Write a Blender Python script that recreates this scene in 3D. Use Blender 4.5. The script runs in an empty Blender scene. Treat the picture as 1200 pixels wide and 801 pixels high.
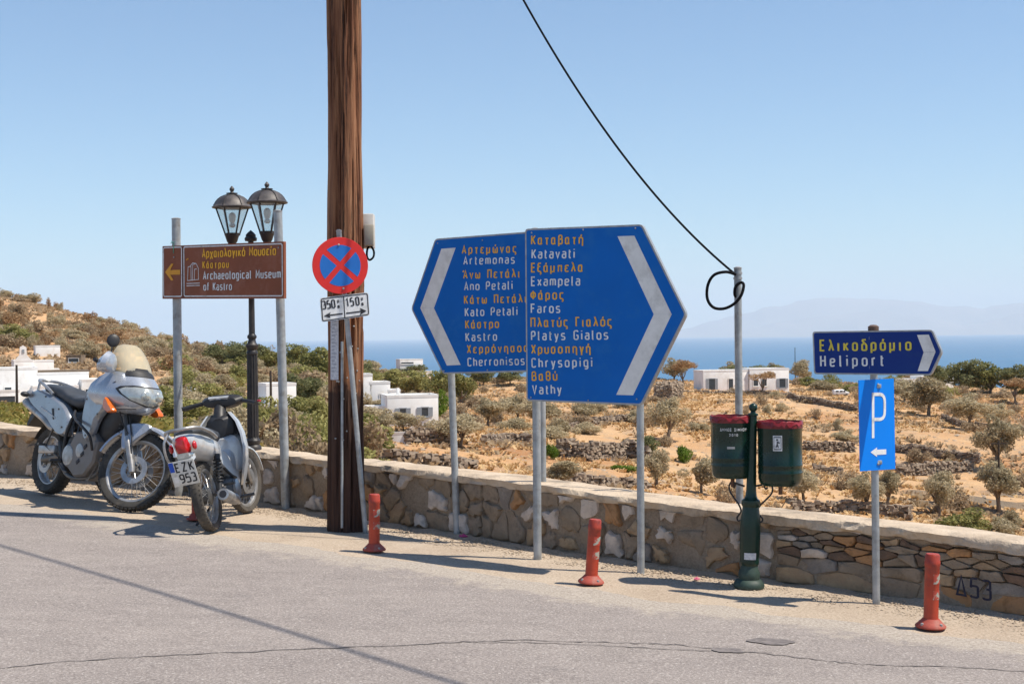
import bpy, bmesh, math, random
import numpy as np
from mathutils import Matrix, Vector, Quaternion

# ------------------------------------------------------------------ camera, sky, sun, exposure
SC = bpy.context.scene
COL = SC.collection
FPX, CX, CY = 1700.0, 600.0, 400.5          # focal length and centre of the photograph in its own pixels
EYE = Vector((0, 0, 1.6))
CAM_R = Matrix.Rotation(math.radians(90 - 0.253), 4, 'X') @ Matrix.Rotation(math.radians(-0.63), 4, 'Z')
cd = bpy.data.cameras.new('camera'); cam = bpy.data.objects.new('camera', cd); COL.objects.link(cam)
cam.matrix_world = Matrix.Translation(EYE) @ CAM_R
cd.sensor_width = 36; cd.lens = 36 * FPX / 1200; cd.clip_start = 0.1; cd.clip_end = 300000
SC.camera = cam

SUN_EL, SUN_AZ = math.radians(60.5), math.radians(101)      # azimuth clockwise from +Y
sun_dir = Vector((math.sin(SUN_AZ) * math.cos(SUN_EL), math.cos(SUN_AZ) * math.cos(SUN_EL), math.sin(SUN_EL)))
sl = bpy.data.lights.new('sun', 'SUN'); sl.energy = 4.9; sl.angle = math.radians(0.53); sl.color = (1, .92, .80)
so = bpy.data.objects.new('sun', sl); COL.objects.link(so)
so.rotation_euler = sun_dir.to_track_quat('Z', 'Y').to_euler(); so.location = (20, -4, 40)

W = bpy.data.worlds.new("World"); SC.world = W; W.use_nodes = True
wn = W.node_tree.nodes; wl = W.node_tree.links
bg = wn['Background']; bg.inputs['Strength'].default_value = 0.099
sky = wn.new('ShaderNodeTexSky'); sky.sky_type = 'NISHITA'; sky.sun_disc = False
sky.sun_elevation = SUN_EL; sky.sun_rotation = SUN_AZ; sky.altitude = 250
sky.air_density = 1.0; sky.dust_density = 0.15; sky.ozone_density = 4.0
tint = wn.new('ShaderNodeMix'); tint.data_type = 'RGBA'; tint.blend_type = 'MULTIPLY'; tint.inputs[0].default_value = 1; tint.inputs[7].default_value = (.92, 1.07, 1.13, 1)
wl.new(sky.outputs[0], tint.inputs[6]); wl.new(tint.outputs[2], bg.inputs[0])
SC.cycles.volume_bounces = 2
SC.view_settings.view_transform = 'Standard'; SC.view_settings.look = 'None'
SC.view_settings.exposure = 0.32; SC.view_settings.gamma = 1

# ------------------------------------------------------------------ projection helpers (pixel of the photograph -> point in the place)
def ray(px, row):
    d = CAM_R.to_3x3() @ Vector(((px - CX) / FPX, -(row - CY) / FPX, -1))
    return d / d.y
def gz(x, y=0): return -0.03 * (x + 1)       # the road falls gently
def G(px, row, dz=0.0):
    r = ray(px, row); t = (-0.03 - EYE.z - dz + 0.0) / (r.z + 0.03 * r.x)
    p = EYE + r * t; return Vector((p.x, p.y, gz(p.x) + dz))
def at(px, row, d): return EYE + ray(px, row) * d
def hit(px, row, p0, n):
    r = ray(px, row); t = (p0 - EYE).dot(n) / r.dot(n); return EYE + r * t

# ------------------------------------------------------------------ objects
ORG = {}
def tag(o, label=None, cat=None, group=None, kind=None):
    if label: o['label'] = label
    if cat: o['category'] = cat
    if group: o['group'] = group
    if kind: o['kind'] = kind
    return o
def thing(name, label, cat, loc=(0, 0, 0), group=None):
    o = bpy.data.objects.new(name, None); COL.objects.link(o); o.location = loc; o.empty_display_size = .1
    ORG[o.name] = Vector(loc); return tag(o, label, cat, group)
def link_mesh(name, me, m=None, parent=None):
    if m is not None and not me.materials: me.materials.append(m)
    o = bpy.data.objects.new(name, me); COL.objects.link(o)
    if parent is not None: o.parent = parent
    ORG[o.name] = ORG.get(parent.name, Vector((0, 0, 0))) if parent is not None else Vector((0, 0, 0))
    return o
def copy_tree(o, parent=None):
    c = o.copy(); COL.objects.link(c); c.parent = parent
    for ch in list(o.children): copy_tree(ch, c)
    return c

def catmull(p, n=6, closed=False):
    p = [Vector(q) for q in p]; out = []; L = len(p)
    rng = range(L if closed else L - 1)
    for i in rng:
        g = (lambda k: p[k % L]) if closed else (lambda k: p[max(0, min(L - 1, k))])
        a, b, c, d = g(i - 1), g(i), g(i + 1), g(i + 2)
        for k in range(n):
            t = k / n
            out.append(.5 * (2 * b + (c - a) * t + (2 * a - 5 * b + 4 * c - d) * t * t + (3 * b - a - 3 * c + d) * t ** 3))
    if not closed: out.append(p[-1])
    return out

class B:
    def __init__(s, M=None): s.v = []; s.f = []; s.M = M or Matrix.Identity(4)
    def add(s, vs, fs):
        n = len(s.v); s.v += [s.M @ Vector(v) for v in vs]; s.f += [tuple(i + n for i in f) for f in fs]; return s
    def box(s, c, size, R=None):
        c = Vector(c); R = R or Matrix.Identity(3); h = Vector(size) / 2
        vs = [c + R @ Vector((h.x * a, h.y * b, h.z * d)) for a in (-1, 1) for b in (-1, 1) for d in (-1, 1)]
        return s.add(vs, [(0, 1, 3, 2), (4, 6, 7, 5), (0, 4, 5, 1), (2, 3, 7, 6), (0, 2, 6, 4), (1, 5, 7, 3)])
    def bbox(s, c, size, R=None, b=.01):       # box with chamfered edges
        c = Vector(c); R = R or Matrix.Identity(3); h = Vector(size) / 2; b = min(b, h.x * .6, h.y * .6, h.z * .6)
        bm = bmesh.new(); bmesh.ops.create_cube(bm, size=1)
        for v in bm.verts: v.co = Vector((v.co.x * size[0], v.co.y * size[1], v.co.z * size[2]))
        bmesh.ops.bevel(bm, geom=list(bm.edges), offset=b, segments=2, affect='EDGES', profile=.5)
        bm.verts.index_update()
        s.add([c + R @ v.co for v in bm.verts], [[v.index for v in f.verts] for f in bm.faces]); bm.free(); return s
    def rings(s, rs, close=True, caps=True):
        n = len(rs[0]); vs = [q for r in rs for q in r]; fs = []
        for i in range(len(rs) - 1):
            for j in range(n if close else n - 1):
                k = (j + 1) % n; fs.append((i * n + j, i * n + k, (i + 1) * n + k, (i + 1) * n + j))
        if caps and close: fs.append(tuple(range(n))[::-1]); fs.append(tuple(range((len(rs) - 1) * n, len(rs) * n)))
        return s.add(vs, fs)
    def tube(s, pts, r, n=10, caps=True, smooth=0, flat=1.0):
        if smooth: pts = catmull(pts, smooth)
        pts = [Vector(p) for p in pts]; L = len(pts)
        rr = r if isinstance(r, (list, tuple)) else [r] * L
        if len(rr) != L: rr = [rr[min(len(rr) - 1, int(i * (len(rr) - 1) / max(1, L - 1) + .5))] for i in range(L)]
        T = [(pts[min(i + 1, L - 1)] - pts[max(i - 1, 0)]).normalized() for i in range(L)]
        u = T[0].orthogonal().normalized(); rs = []
        for i in range(L):
            u = (u - T[i] * u.dot(T[i])).normalized(); w = T[i].cross(u)
            rs.append([pts[i] + (u * math.cos(2 * math.pi * j / n) + w * math.sin(2 * math.pi * j / n) * flat) * rr[i] for j in range(n)])
        return s.rings(rs, True, caps)
    def lathe(s, prof, o=(0, 0, 0), ax=(0, 0, 1), n=24, caps=True, ph=0):
        o = Vector(o); ax = Vector(ax).normalized(); u = ax.orthogonal().normalized(); w = ax.cross(u)
        if abs(ax.z) > .99: u, w = Vector((1, 0, 0)), Vector((0, 1, 0))
        rs = [[o + ax * z + (u * math.cos(2 * math.pi * j / n + ph) + w * math.sin(2 * math.pi * j / n + ph)) * max(r, 1e-4) for j in range(n)] for r, z in prof]
        return s.rings(rs, True, caps)
    def ring(s, c, ax, prof, n=48, a0=0, a1=360, x=None):
        """sweep a closed profile (radius, offset along axis) about an axis; a0..a1 in degrees from direction x"""
        c = Vector(c); ax = Vector(ax).normalized(); u = (Vector(x) if x else ax.orthogonal()).normalized(); u = (u - ax * u.dot(ax)).normalized(); w = ax.cross(u)
        full = abs(a1 - a0) >= 359.9; m = n if full else n + 1; rs = []
        for i in range(m):
            a = math.radians(a0 + (a1 - a0) * i / n)
            rs.append([c + (u * math.cos(a) + w * math.sin(a)) * r + ax * h for r, h in prof])
        k = len(prof); vs = [q for r in rs for q in r]; fs = []
        for i in range(m if full else m - 1):
            ii = (i + 1) % m
            for j in range(k): jj = (j + 1) % k; fs.append((i * k + j, i * k + jj, ii * k + jj, ii * k + j))
        if not full: fs += [tuple(range(k)), tuple(range((m - 1) * k, m * k))[::-1]]
        return s.add(vs, fs)
    def sphere(s, c, r, n=14, m=8):
        c = Vector(c); r = Vector(r) if hasattr(r, '__len__') else Vector((r, r, r)); rs = []
        for i in range(m + 1):
            a = math.pi * i / m - math.pi / 2; q = max(math.cos(a), .02)
            rs.append([c + Vector((r.x * q * math.cos(2 * math.pi * j / n), r.y * q * math.sin(2 * math.pi * j / n), r.z * math.sin(a))) for j in range(n)])
        return s.rings(rs)
    def loft(s, secs, n=20, caps=True):
        """secs: (x, zc, half_y, up, down, exponent[, yc]) along local x"""
        rs = []
        for q in secs:
            x, zc, hy, up, dn, e = q[:6]; yc = q[6] if len(q) > 6 else 0; r = []
            for j in range(n):
                a = 2 * math.pi * j / n; ca, sa = math.cos(a), math.sin(a)
                yy = math.copysign(abs(ca) ** (2 / e), ca) * hy; zz = math.copysign(abs(sa) ** (2 / e), sa) * (up if sa > 0 else dn)
                r.append(Vector((x, yc + yy, zc + zz)))
            rs.append(r)
        return s.rings(rs, True, caps)
    def plate(s, outline, y0, y1, bev=.01, sm=0):
        """outline of (x, z); a slab from y0 to y1 with its y1 rim bevelled"""
        p = [(q[0], 0, q[1]) for q in outline]
        if sm: p = catmull(p, sm, True)
        p = [Vector(q) for q in p]; c = sum(p, Vector()) / len(p)
        def ring_(y, k):
            out = []
            for q in p:
                d = (q - c); l = d.length or 1; out.append(Vector((q.x - d.x / l * k, y, q.z - d.z / l * k)))
            return out
        sg = 1 if y1 > y0 else -1
        return s.rings([ring_(y0, 0), ring_(y1 - sg * bev, 0), ring_(y1, bev)], True, True)
    def poly(s, pts): return s.add(pts, [tuple(range(len(pts)))])
    def build(s, name, m, parent=None, smooth=True, ang=38, fix=True):
        o0 = ORG.get(parent.name, Vector((0, 0, 0))) if parent is not None else Vector((0, 0, 0))
        me = bpy.data.meshes.new(name); me.from_pydata([v - o0 for v in s.v], [], s.f)
        bm = bmesh.new(); bm.from_mesh(me)
        if fix: bmesh.ops.recalc_face_normals(bm, faces=bm.faces)
        if smooth:
            ca = math.radians(ang)
            for f in bm.faces: f.smooth = True
            for e in bm.edges:
                if len(e.link_faces) == 2 and e.calc_face_angle(0) > ca: e.smooth = False
        bm.to_mesh(me); bm.free()
        return link_mesh(name, me, m, parent)

# ------------------------------------------------------------------ materials
def nodes(name):
    m = bpy.data.materials.new(name); m.use_nodes = True; t = m.node_tree; return m, t, t.nodes, t.links, t.nodes['Principled BSDF']
def tex(t, kind, scale, detail=5, coord='Object', rough=.55, stretch=None):
    N, L = t.nodes, t.links; tc = N.new('ShaderNodeTexCoord'); src = tc.outputs[coord]
    if stretch:
        mp = N.new('ShaderNodeMapping'); mp.inputs['Scale'].default_value = stretch; L.new(src, mp.inputs[0]); src = mp.outputs[0]
    if kind == 'noise':
        n = N.new('ShaderNodeTexNoise'); n.inputs['Detail'].default_value = detail; n.inputs['Roughness'].default_value = rough
    else: n = N.new('ShaderNodeTexVoronoi')
    n.inputs['Scale'].default_value = scale; L.new(src, n.inputs['Vector']); return n
def ramp(t, src, stops, interp='LINEAR'):
    r = t.nodes.new('ShaderNodeValToRGB'); r.color_ramp.interpolation = interp; e = r.color_ramp.elements
    while len(e) < len(stops): e.new(.5)
    for k, (p, c) in enumerate(stops):
        e[k].position = p; e[k].color = (*c, 1) if len(c) == 3 else c
    t.links.new(src, r.inputs[0]); return r.outputs[0]
def mix(t, fac, a, b, mode='MIX'):
    x = t.nodes.new('ShaderNodeMix'); x.data_type = 'RGBA'; x.blend_type = mode
    for s_, v in ((0, fac), (6, a), (7, b)):
        if hasattr(v, 'links') or hasattr(v, 'is_linked'): t.links.new(v, x.inputs[s_])
        else: x.inputs[s_].default_value = v if s_ == 0 else ((*v, 1) if len(v) == 3 else v)
    return x.outputs[2]
def bump(t, src, bsdf, strength=.3, dist=.01):
    b = t.nodes.new('ShaderNodeBump'); b.inputs['Strength'].default_value = strength; b.inputs['Distance'].default_value = dist
    t.links.new(src, b.inputs['Height'])
    old = bsdf.inputs['Normal']
    if old.is_linked: t.links.new(old.links[0].from_socket, b.inputs['Normal'])
    t.links.new(b.outputs[0], old)
def mat(name, c, c2=None, scale=6, rough=.6, metal=0, bmp=0, bscale=60, lo=.35, hi=.65, stretch=None, coat=0, dirt=None, dscale=3, spec=.5, rvar=.1, bd=.005):
    m, t, N, L, b = nodes(name)
    b.inputs['Roughness'].default_value = rough; b.inputs['Metallic'].default_value = metal
    b.inputs['Coat Weight'].default_value = coat; b.inputs['Specular IOR Level'].default_value = spec
    c2 = c2 or tuple(v * .8 for v in c)
    n = tex(t, 'noise', scale, 6, stretch=stretch); col = ramp(t, n.outputs[0], [(lo, c), (hi, c2)])
    if dirt:
        d = tex(t, 'noise', dscale, 8, rough=.7); f = ramp(t, d.outputs[0], [(.5, (0, 0, 0)), (.68, (1, 1, 1))]); col = mix(t, f, col, dirt)
    L.new(col, b.inputs['Base Color'])
    if rvar:
        r = tex(t, 'noise', scale * 2.3, 4); mr = N.new('ShaderNodeMapRange'); mr.inputs[3].default_value = max(.03, rough - rvar); mr.inputs[4].default_value = min(1, rough + rvar)
        L.new(r.outputs[0], mr.inputs[0]); L.new(mr.outputs[0], b.inputs['Roughness'])
    if bmp:
        q = tex(t, 'noise', bscale, 5, stretch=stretch); bump(t, q.outputs[0], b, bmp, bd)
    return m

M = {}
M['galv'] = mat('galvanised_steel', (.42, .44, .45), (.30, .32, .33), 14, .5, .35, .1, 80, dirt=(.24, .23, .21), dscale=9)
M['blue'] = mat('blue_sign_face', (.0, .135, .52), (.0, .12, .46), 2.2, .5, 0, .03, 20, dirt=(.012, .15, .47), dscale=3.5, rvar=.12, spec=.18)
M['navy'] = mat('navy_sign_face', (.006, .03, .20), (.008, .04, .21), 4, .5, 0, dirt=(.012, .045, .19), dscale=5, spec=.2)
M['pblue'] = mat('parking_blue', (.0, .22, .84), (.0, .21, .80), 4, .5, 0, spec=.2)
M['white'] = mat('reflective_white', (.80, .81, .81), (.70, .71, .71), 30, .55, 0, dirt=(.45, .46, .45), dscale=14)
M['chev'] = mat('reflective_grey', (.80, .79, .76), (.70, .69, .66), 12, .5, 0, dirt=(.58, .57, .54), dscale=8)
M['yellow'] = mat('reflective_yellow', (.93, .47, .012), (.80, .38, .01), 20, .5, 0)
M['lemon'] = mat('yellow_lettering', (.78, .62, .06), (.6, .5, .05), 20, .5, 0)
M['rim'] = mat('sign_rim', (.42, .43, .43), (.3, .3, .3), 20, .5, .3)
M['back'] = mat('sign_back', (.4, .41, .42), (.33, .34, .35), 8, .45, .5)
M['brown'] = mat('brown_sign_face', (.27, .085, .042), (.22, .07, .036), 3, .5, 0, spec=.2, dirt=(.31, .12, .075), dscale=4)
M['orange'] = mat('orange_arrow', (.80, .34, .01), None, 10, .5)
M['iron'] = mat('black_iron', (.022, .021, .023), (.045, .04, .038), 12, .5, .15, .25, 90, dirt=(.045, .038, .036), dscale=7)
M['dome'] = mat('weathered_dome', (.045,.04,.042), (.085,.075,.072), 9, .55, .1, .2, 60, dirt=(.13,.11,.10), dscale=9)
M['green'] = mat('dark_green_paint', (.004, .024, .016), (.006, .034, .022), 8, .34, .0, .1, 60, dirt=(.016, .034, .026), dscale=10, coat=.15, spec=.35)
M['red'] = mat('faded_red_paint', (.50, .058, .022), (.34, .036, .016), 9, .5, 0, .3, 60, dirt=(.12, .03, .03), dscale=7)
M['binred'] = mat('dark_red_rim', (.20, .014, .014), (.15, .01, .012), 12, .45, .05, .2, 60)
M['black'] = mat('black_plastic', (.018, .018, .02), (.03, .03, .032), 14, .5, 0, .1, 120)
M['rubber'] = mat('tyre_rubber', (.028, .027, .026), (.06, .055, .048), 9, .85, 0, .2, 80, dirt=(.11, .095, .075), dscale=6)
M['dustrub'] = mat('dusty_rubber', (.09, .08, .068), (.05, .045, .04), 9, .9, 0, .2, 80, dirt=(.17, .14, .11), dscale=5)
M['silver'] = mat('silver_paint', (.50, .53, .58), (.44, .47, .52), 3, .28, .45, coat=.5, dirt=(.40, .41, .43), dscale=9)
M['silver_shaded'] = mat('shaded_silver_paint', (.36, .385, .42), (.30, .32, .355), 3, .3, .5, coat=.5, dirt=(.28, .28, .29), dscale=7)  # same silver, darkened: shade painted into the tank and side panels
M['scoot'] = mat('pale_silver_paint', (.62, .64, .66), (.54, .56, .58), 4, .32, .25, coat=.4, dirt=(.48, .46, .43), dscale=5)
M['seat'] = mat('grey_vinyl', (.055, .06, .07), (.04, .045, .052), 8, .55, 0, .3, 160)
M['alu'] = mat('aluminium', (.5, .5, .5), (.36, .35, .34), 12, .42, .7, .1, 60, dirt=(.28, .26, .23), dscale=8)
M['engine'] = mat('engine_casing', (.16, .155, .15), (.09, .09, .09), 12, .5, .5, .3, 60, dirt=(.15, .12, .09), dscale=8)
M['bash'] = mat('taupe_plastic', (.21, .19, .175), (.17, .155, .145), 6, .55, .2, .1, 60, dirt=(.2, .17, .14), dscale=6)
M['amber'] = mat('amber_lens', (.75, .16, .01), (.6, .12, .01), 20, .15, 0, coat=.6)
M['redlens'] = mat('red_lens', (.55, .012, .015), (.4, .008, .01), 20, .15, 0, coat=.6)
M['clear'] = mat('clear_lens', (.6, .62, .58), (.4, .42, .4), 14, .12, .4, coat=1)
M['plate_white'] = mat('dusty_plate', (.68,.68,.64), (.58,.57,.53), 12, .5, dirt=(.42,.38,.32), dscale=14)
M['paper'] = mat('printed_paper', (.66, .66, .68), (.45, .46, .5), 60, .8)
M['beige'] = mat('beige_box', (.42, .38, .30), None, 8, .6)
M['cream'] = mat('off_white_box', (.62, .60, .56), None, 8, .6)
M['cable'] = mat('black_cable', (.008, .008, .010), None, 10, .8, spec=.1)
M['ink'] = mat('black_print', (.02, .022, .03), None, 10, .6)
M['pred'] = mat('sign_red', (.74, .022, .018), (.66, .02, .015), 10, .5)
M['sblue'] = mat('sign_mid_blue', (.01, .16, .55), (.01, .14, .5), 10, .42)
M['plateblue'] = mat('plate_blue', (.01, .08, .5), None, 10, .5)

def glass_mat(name, col, alpha):
    m, t, N, L, b = nodes(name)
    b.inputs['Base Color'].default_value = (*col, 1); b.inputs['Roughness'].default_value = .08
    tr = N.new('ShaderNodeBsdfTransparent'); tr.inputs[0].default_value = (*[min(1, c * 1.3) for c in col], 1)
    mx = N.new('ShaderNodeMixShader'); mx.inputs[0].default_value = alpha
    L.new(tr.outputs[0], mx.inputs[1]); L.new(b.outputs[0], mx.inputs[2]); L.new(mx.outputs[0], N['Material Output'].inputs[0]); return m
M['screen'] = glass_mat('smoked_amber_screen', (.74, .69, .56), .42)
M['glass'] = glass_mat('lantern_glass', (.72, .78, .84), .28)
M['bulb'] = mat('frosted_bulb', (.75, .74, .68), None, 8, .4)

# ------------------------------------------------------------------ numpy noise
def _h(ix, iy, seed):
    v = np.sin(ix * 127.1 + iy * 311.7 + seed * 74.7) * 43758.5453; return v - np.floor(v)
def vnoise(x, y, seed=0):
    ix, iy = np.floor(x), np.floor(y); fx, fy = x - ix, y - iy; fx = fx * fx * (3 - 2 * fx); fy = fy * fy * (3 - 2 * fy)
    a = _h(ix, iy, seed); b = _h(ix + 1, iy, seed); c = _h(ix, iy + 1, seed); d = _h(ix + 1, iy + 1, seed)
    return (a * (1 - fx) + b * fx) * (1 - fy) + (c * (1 - fx) + d * fx) * fy
def fbm(x, y, oct=4, seed=0):
    s = 0; a = .5
    for i in range(oct): s = s + a * vnoise(x * 2 ** i, y * 2 ** i, seed + i); a *= .5
    return s

# ------------------------------------------------------------------ stroke lettering
def _g():
    g = {}; X = .70; r = .24
    def o(w=.5, h=X, y=0): return ([(0, y), (w, y), (w, y + h), (0, y + h)], True, min(w, h) * .48)
    g['o'] = g['ο'] = (.5, [o()]); g['O'] = g['Ο'] = (.58, [o(.58, 1)]); g['0'] = (.52, [o(.52, 1)])
    g['a'] = (.46, [([(.03, .66), (.12, .7), (.46, .7), (.46, 0)], False, .16), ([(.46, .42), (0, .42), (0, 0), (.46, 0)], False, .18)])
    g['α'] = (.52, [([(.44, .7), (0, .7), (0, 0), (.40, 0), (.42, .3), (.42, .7)], False, .19), ([(.42, .70), (.42, .04), (.54, 0)], False, .06)])
    g['c'] = (.44, [([(.44, .6), (.38, .7), (0, .7), (0, 0), (.38, 0), (.44, .1)], False, .2)])
    g['e'] = (.48, [([(.44, .08), (.38, 0), (0, 0), (0, .7), (.48, .7), (.48, .36), (0, .36)], False, .18)])
    g['f'] = (.34, [([(.12, 0), (.12, 1), (.34, 1)], False, .16), ([(0, .68), (.32, .68)], False, 0)])
    g['g'] = (.48, [([(.48, .7), (.48, -.26), (.06, -.26)], False, .18), ([(.48, .7), (0, .7), (0, 0), (.48, 0)], False, .2)])
    g['h'] = (.46, [([(0, 1), (0, 0)], False, 0), ([(0, .7), (.46, .7), (.46, 0)], False, .2)])
    g['i'] = (.06, [([(.03, .7), (.03, 0)], False, 0), ([(.03, 1), (.03, .9)], False, 0)])
    g['ι'] = (.14, [([(.03, .7), (.03, 0), (.14, 0)], False, .08)])
    g['l'] = (.16, [([(.03, 1), (.03, 0), (.16, 0)], False, .1)])
    g['m'] = (.7, [([(0, .7), (0, 0)], False, 0), ([(0, .7), (.35, .7), (.35, 0)], False, .16), ([(.35, .7), (.7, .7), (.7, 0)], False, .16)])
    g['n'] = (.46, [([(0, .7), (0, 0)], False, 0), ([(0, .7), (.46, .7), (.46, 0)], False, .2)])
    g['p'] = (.48, [([(0, .7), (0, -.26)], False, 0), ([(0, .7), (.48, .7), (.48, 0), (0, 0)], False, .2)])
    g['ρ'] = (.48, [([(0, -.26), (0, .7), (.48, .7), (.48, 0), (0, 0)], False, .2)])
    g['r'] = (.3, [([(0, .7), (0, 0)], False, 0), ([(0, .5), (.1, .7), (.3, .7)], False, .12)])
    g['s'] = (.44, [([(.42, .64), (.36, .7), (0, .7), (0, .37), (.44, .34), (.44, 0), (.06, 0), (0, .06)], False, .15)])
    g['t'] = (.3, [([(.1, .92), (.1, 0), (.3, 0)], False, .14), ([(0, .68), (.3, .68)], False, 0)])
    g['u'] = (.46, [([(0, .7), (0, 0), (.46, 0), (.46, .7)], False, .2), ([(.46, .2), (.46, 0)], False, 0)])
    g['υ'] = (.48, [([(0, .7), (0, 0), (.48, 0), (.48, .7)], False, .23)])
    g['v'] = g['ν'] = (.46, [([(0, .7), (.23, 0), (.46, .7)], False, 0)])
    g['x'] = (.44, [([(0, .7), (.44, 0)], False, 0), ([(.44, .7), (0, 0)], False, 0)])
    g['χ'] = (.48, [([(0, .7), (.48, -.24)], False, 0), ([(.48, .7), (0, -.24)], False, 0)])
    g['y'] = (.46, [([(0, .7), (.23, 0)], False, 0), ([(.46, .7), (.18, -.2), (.04, -.26)], False, .05)])
    g['γ'] = (.48, [([(0, .7), (.1, .66), (.24, 0), (.24, -.26)], False, .05), ([(.48, .7), (.24, 0)], False, 0)])
    g['β'] = (.48, [([(0, -.26), (0, 1), (.42, 1), (.42, .56), (.14, .56)], False, .16), ([(.14, .56), (.48, .56), (.48, 0), (0, 0)], False, .18)])
    g['δ'] = (.5, [([(.44, 1), (.06, 1), (.06, .86), (.5, .5), (.5, 0), (0, 0), (0, .6), (.36, .6)], False, .13)])
    g['ε'] = (.42, [([(.42, .62), (.36, .7), (.02, .7), (.02, .38), (.28, .38)], False, .13), ([(.02, .38), (0, .34), (0, 0), (.36, 0), (.42, .08)], False, .13)])
    g['η'] = (.46, [([(0, .7), (0, 0)], False, 0), ([(0, .7), (.46, .7), (.46, -.26)], False, .2)])
    g['θ'] = (.48, [([(0, 0), (.48, 0), (.48, 1), (0, 1)], True, .23), ([(.04, .5), (.44, .5)], False, 0)])
    g['κ'] = (.44, [([(0, .7), (0, 0)], False, 0), ([(.42, .7), (.02, .32)], False, 0), ([(.14, .42), (.44, 0)], False, 0)])
    g['λ'] = (.5, [([(.02, 1), (.14, 1), (.5, 0)], False, .08), ([(.27, .62), (0, 0)], False, 0)])
    g['μ'] = (.5, [([(0, .7), (0, -.26)], False, 0), ([(0, .2), (0, 0), (.44, 0), (.44, .7)], False, .18), ([(.44, .2), (.44, 0), (.52, 0)], False, .04)])
    g['ξ'] = (.42, [([(.04, 1), (.42, 1)], False, 0), ([(.2, 1), (.02, .92), (.02, .62), (.34, .62)], False, .12), ([(.1, .62), (0, .5), (0, .06), (.42, .02), (.42, -.26), (.28, -.26)], False, .12)])
    g['π'] = (.62, [([(0, .68), (.62, .68)], False, 0), ([(.10, .68), (.10, 0)], False, 0), ([(.52, .68), (.52, 0)], False, 0)])
    g['σ'] = (.54, [([(.54, .7), (0, .7), (0, 0), (.46, 0), (.46, .62), (.34, .7)], False, .2)])
    g['ς'] = (.42, [([(.42, .64), (.36, .7), (0, .7), (0, .04), (.4, .02), (.4, -.26), (.24, -.26)], False, .16)])
    g['τ'] = (.44, [([(0, .68), (.44, .68)], False, 0), ([(.22, .68), (.22, 0), (.34, 0)], False, .08)])
    g['ω'] = (.64, [([(.08, .7), (0, .6), (0, 0), (.32, 0), (.32, .5)], False, .14), ([(.32, .3), (.32, 0), (.64, 0), (.64, .6), (.56, .7)], False, .14)])
    g['A'] = g['Α'] = (.56, [([(0, 0), (.28, 1), (.56, 0)], False, 0), ([(.1, .3), (.46, .3)], False, 0)])
    g['B'] = g['Β'] = (.52, [([(0, 0), (0, 1), (.48, 1), (.48, .53), (0, .53)], False, .2), ([(.1, .53), (.52, .53), (.52, 0), (0, 0)], False, .22)])
    g['C'] = (.5, [([(.5, .86), (.44, 1), (0, 1), (0, 0), (.44, 0), (.5, .14)], False, .22)])
    g['E'] = g['Ε'] = (.46, [([(.46, 1), (0, 1), (0, 0), (.46, 0)], False, 0), ([(0, .52), (.4, .52)], False, 0)])
    g['F'] = (.46, [([(.46, 1), (0, 1), (0, 0)], False, 0), ([(0, .52), (.4, .52)], False, 0)])
    g['G'] = (.54, [([(.52, .86), (.46, 1), (0, 1), (0, 0), (.54, 0), (.54, .48), (.3, .48)], False, .2)])
    g['H'] = g['Η'] = (.52, [([(0, 1), (0, 0)], False, 0), ([(.52, 1), (.52, 0)], False, 0), ([(0, .52), (.52, .52)], False, 0)])
    g['I'] = g['Ι'] = (.06, [([(.03, 1), (.03, 0)], False, 0)])
    g['K'] = g['Κ'] = (.5, [([(0, 1), (0, 0)], False, 0), ([(.48, 1), (.02, .4)], False, 0), ([(.16, .56), (.5, 0)], False, 0)])
    g['M'] = g['Μ'] = (.64, [([(0, 0), (0, 1), (.32, .35), (.64, 1), (.64, 0)], False, 0)])
    g['N'] = g['Ν'] = (.54, [([(0, 0), (0, 1), (.54, 0), (.54, 1)], False, 0)])
    g['P'] = g['Ρ'] = (.5, [([(0, 0), (0, 1), (.5, 1), (.5, .45), (0, .45)], False, .24)])
    g['V'] = (.54, [([(0, 1), (.27, 0), (.54, 1)], False, 0)])
    g['X'] = g['Χ'] = (.5, [([(0, 1), (.5, 0)], False, 0), ([(.5, 1), (0, 0)], False, 0)])
    g['Z'] = g['Ζ'] = (.5, [([(0, 1), (.5, 1), (0, 0), (.5, 0)], False, 0)])
    g['Γ'] = (.44, [([(.44, 1), (0, 1), (0, 0)], False, 0)])
    g['Δ'] = (.6, [([(0, 0), (.3, 1), (.6, 0)], True, 0)])
    g['Π'] = (.54, [([(0, 0), (0, 1), (.54, 1), (.54, 0)], False, 0)])
    g['Σ'] = (.5, [([(.5, 1), (0, 1), (.3, .5), (0, 0), (.5, 0)], False, 0)])
    g['Υ'] = (.54, [([(0, 1), (.27, .5), (.54, 1)], False, 0), ([(.27, .5), (.27, 0)], False, 0)])
    g['Φ'] = (.6, [([(.3, 1), (.3, 0)], False, 0), ([(0, .22), (.6, .22), (.6, .8), (0, .8)], True, .27)])
    g['1'] = (.24, [([(0, .8), (.2, 1), (.2, 0)], False, 0)])
    g['2'] = (.5, [([(0, .82), (.06, 1), (.5, 1), (.5, .6), (0, 0), (.5, 0)], False, .18)])
    g['3'] = (.5, [([(0, .94), (.06, 1), (.48, 1), (.48, .54), (.2, .54)], False, .19), ([(.2, .54), (.5, .54), (.5, 0), (.04, 0), (0, .08)], False, .2)])
    g['5'] = (.5, [([(.46, 1), (.04, 1), (0, .52), (.1, .6), (.5, .6), (.5, 0), (.04, 0), (0, .08)], False, .15)])
    g['9'] = (.5, [([(.06, 0), (.5, .12), (.5, 1), (0, 1), (0, .44), (.5, .44)], False, .2)])
    ton = {'ά': 'α', 'ή': 'η', 'ί': 'ι', 'ό': 'ο', 'ύ': 'υ', 'ώ': 'ω'}
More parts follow.
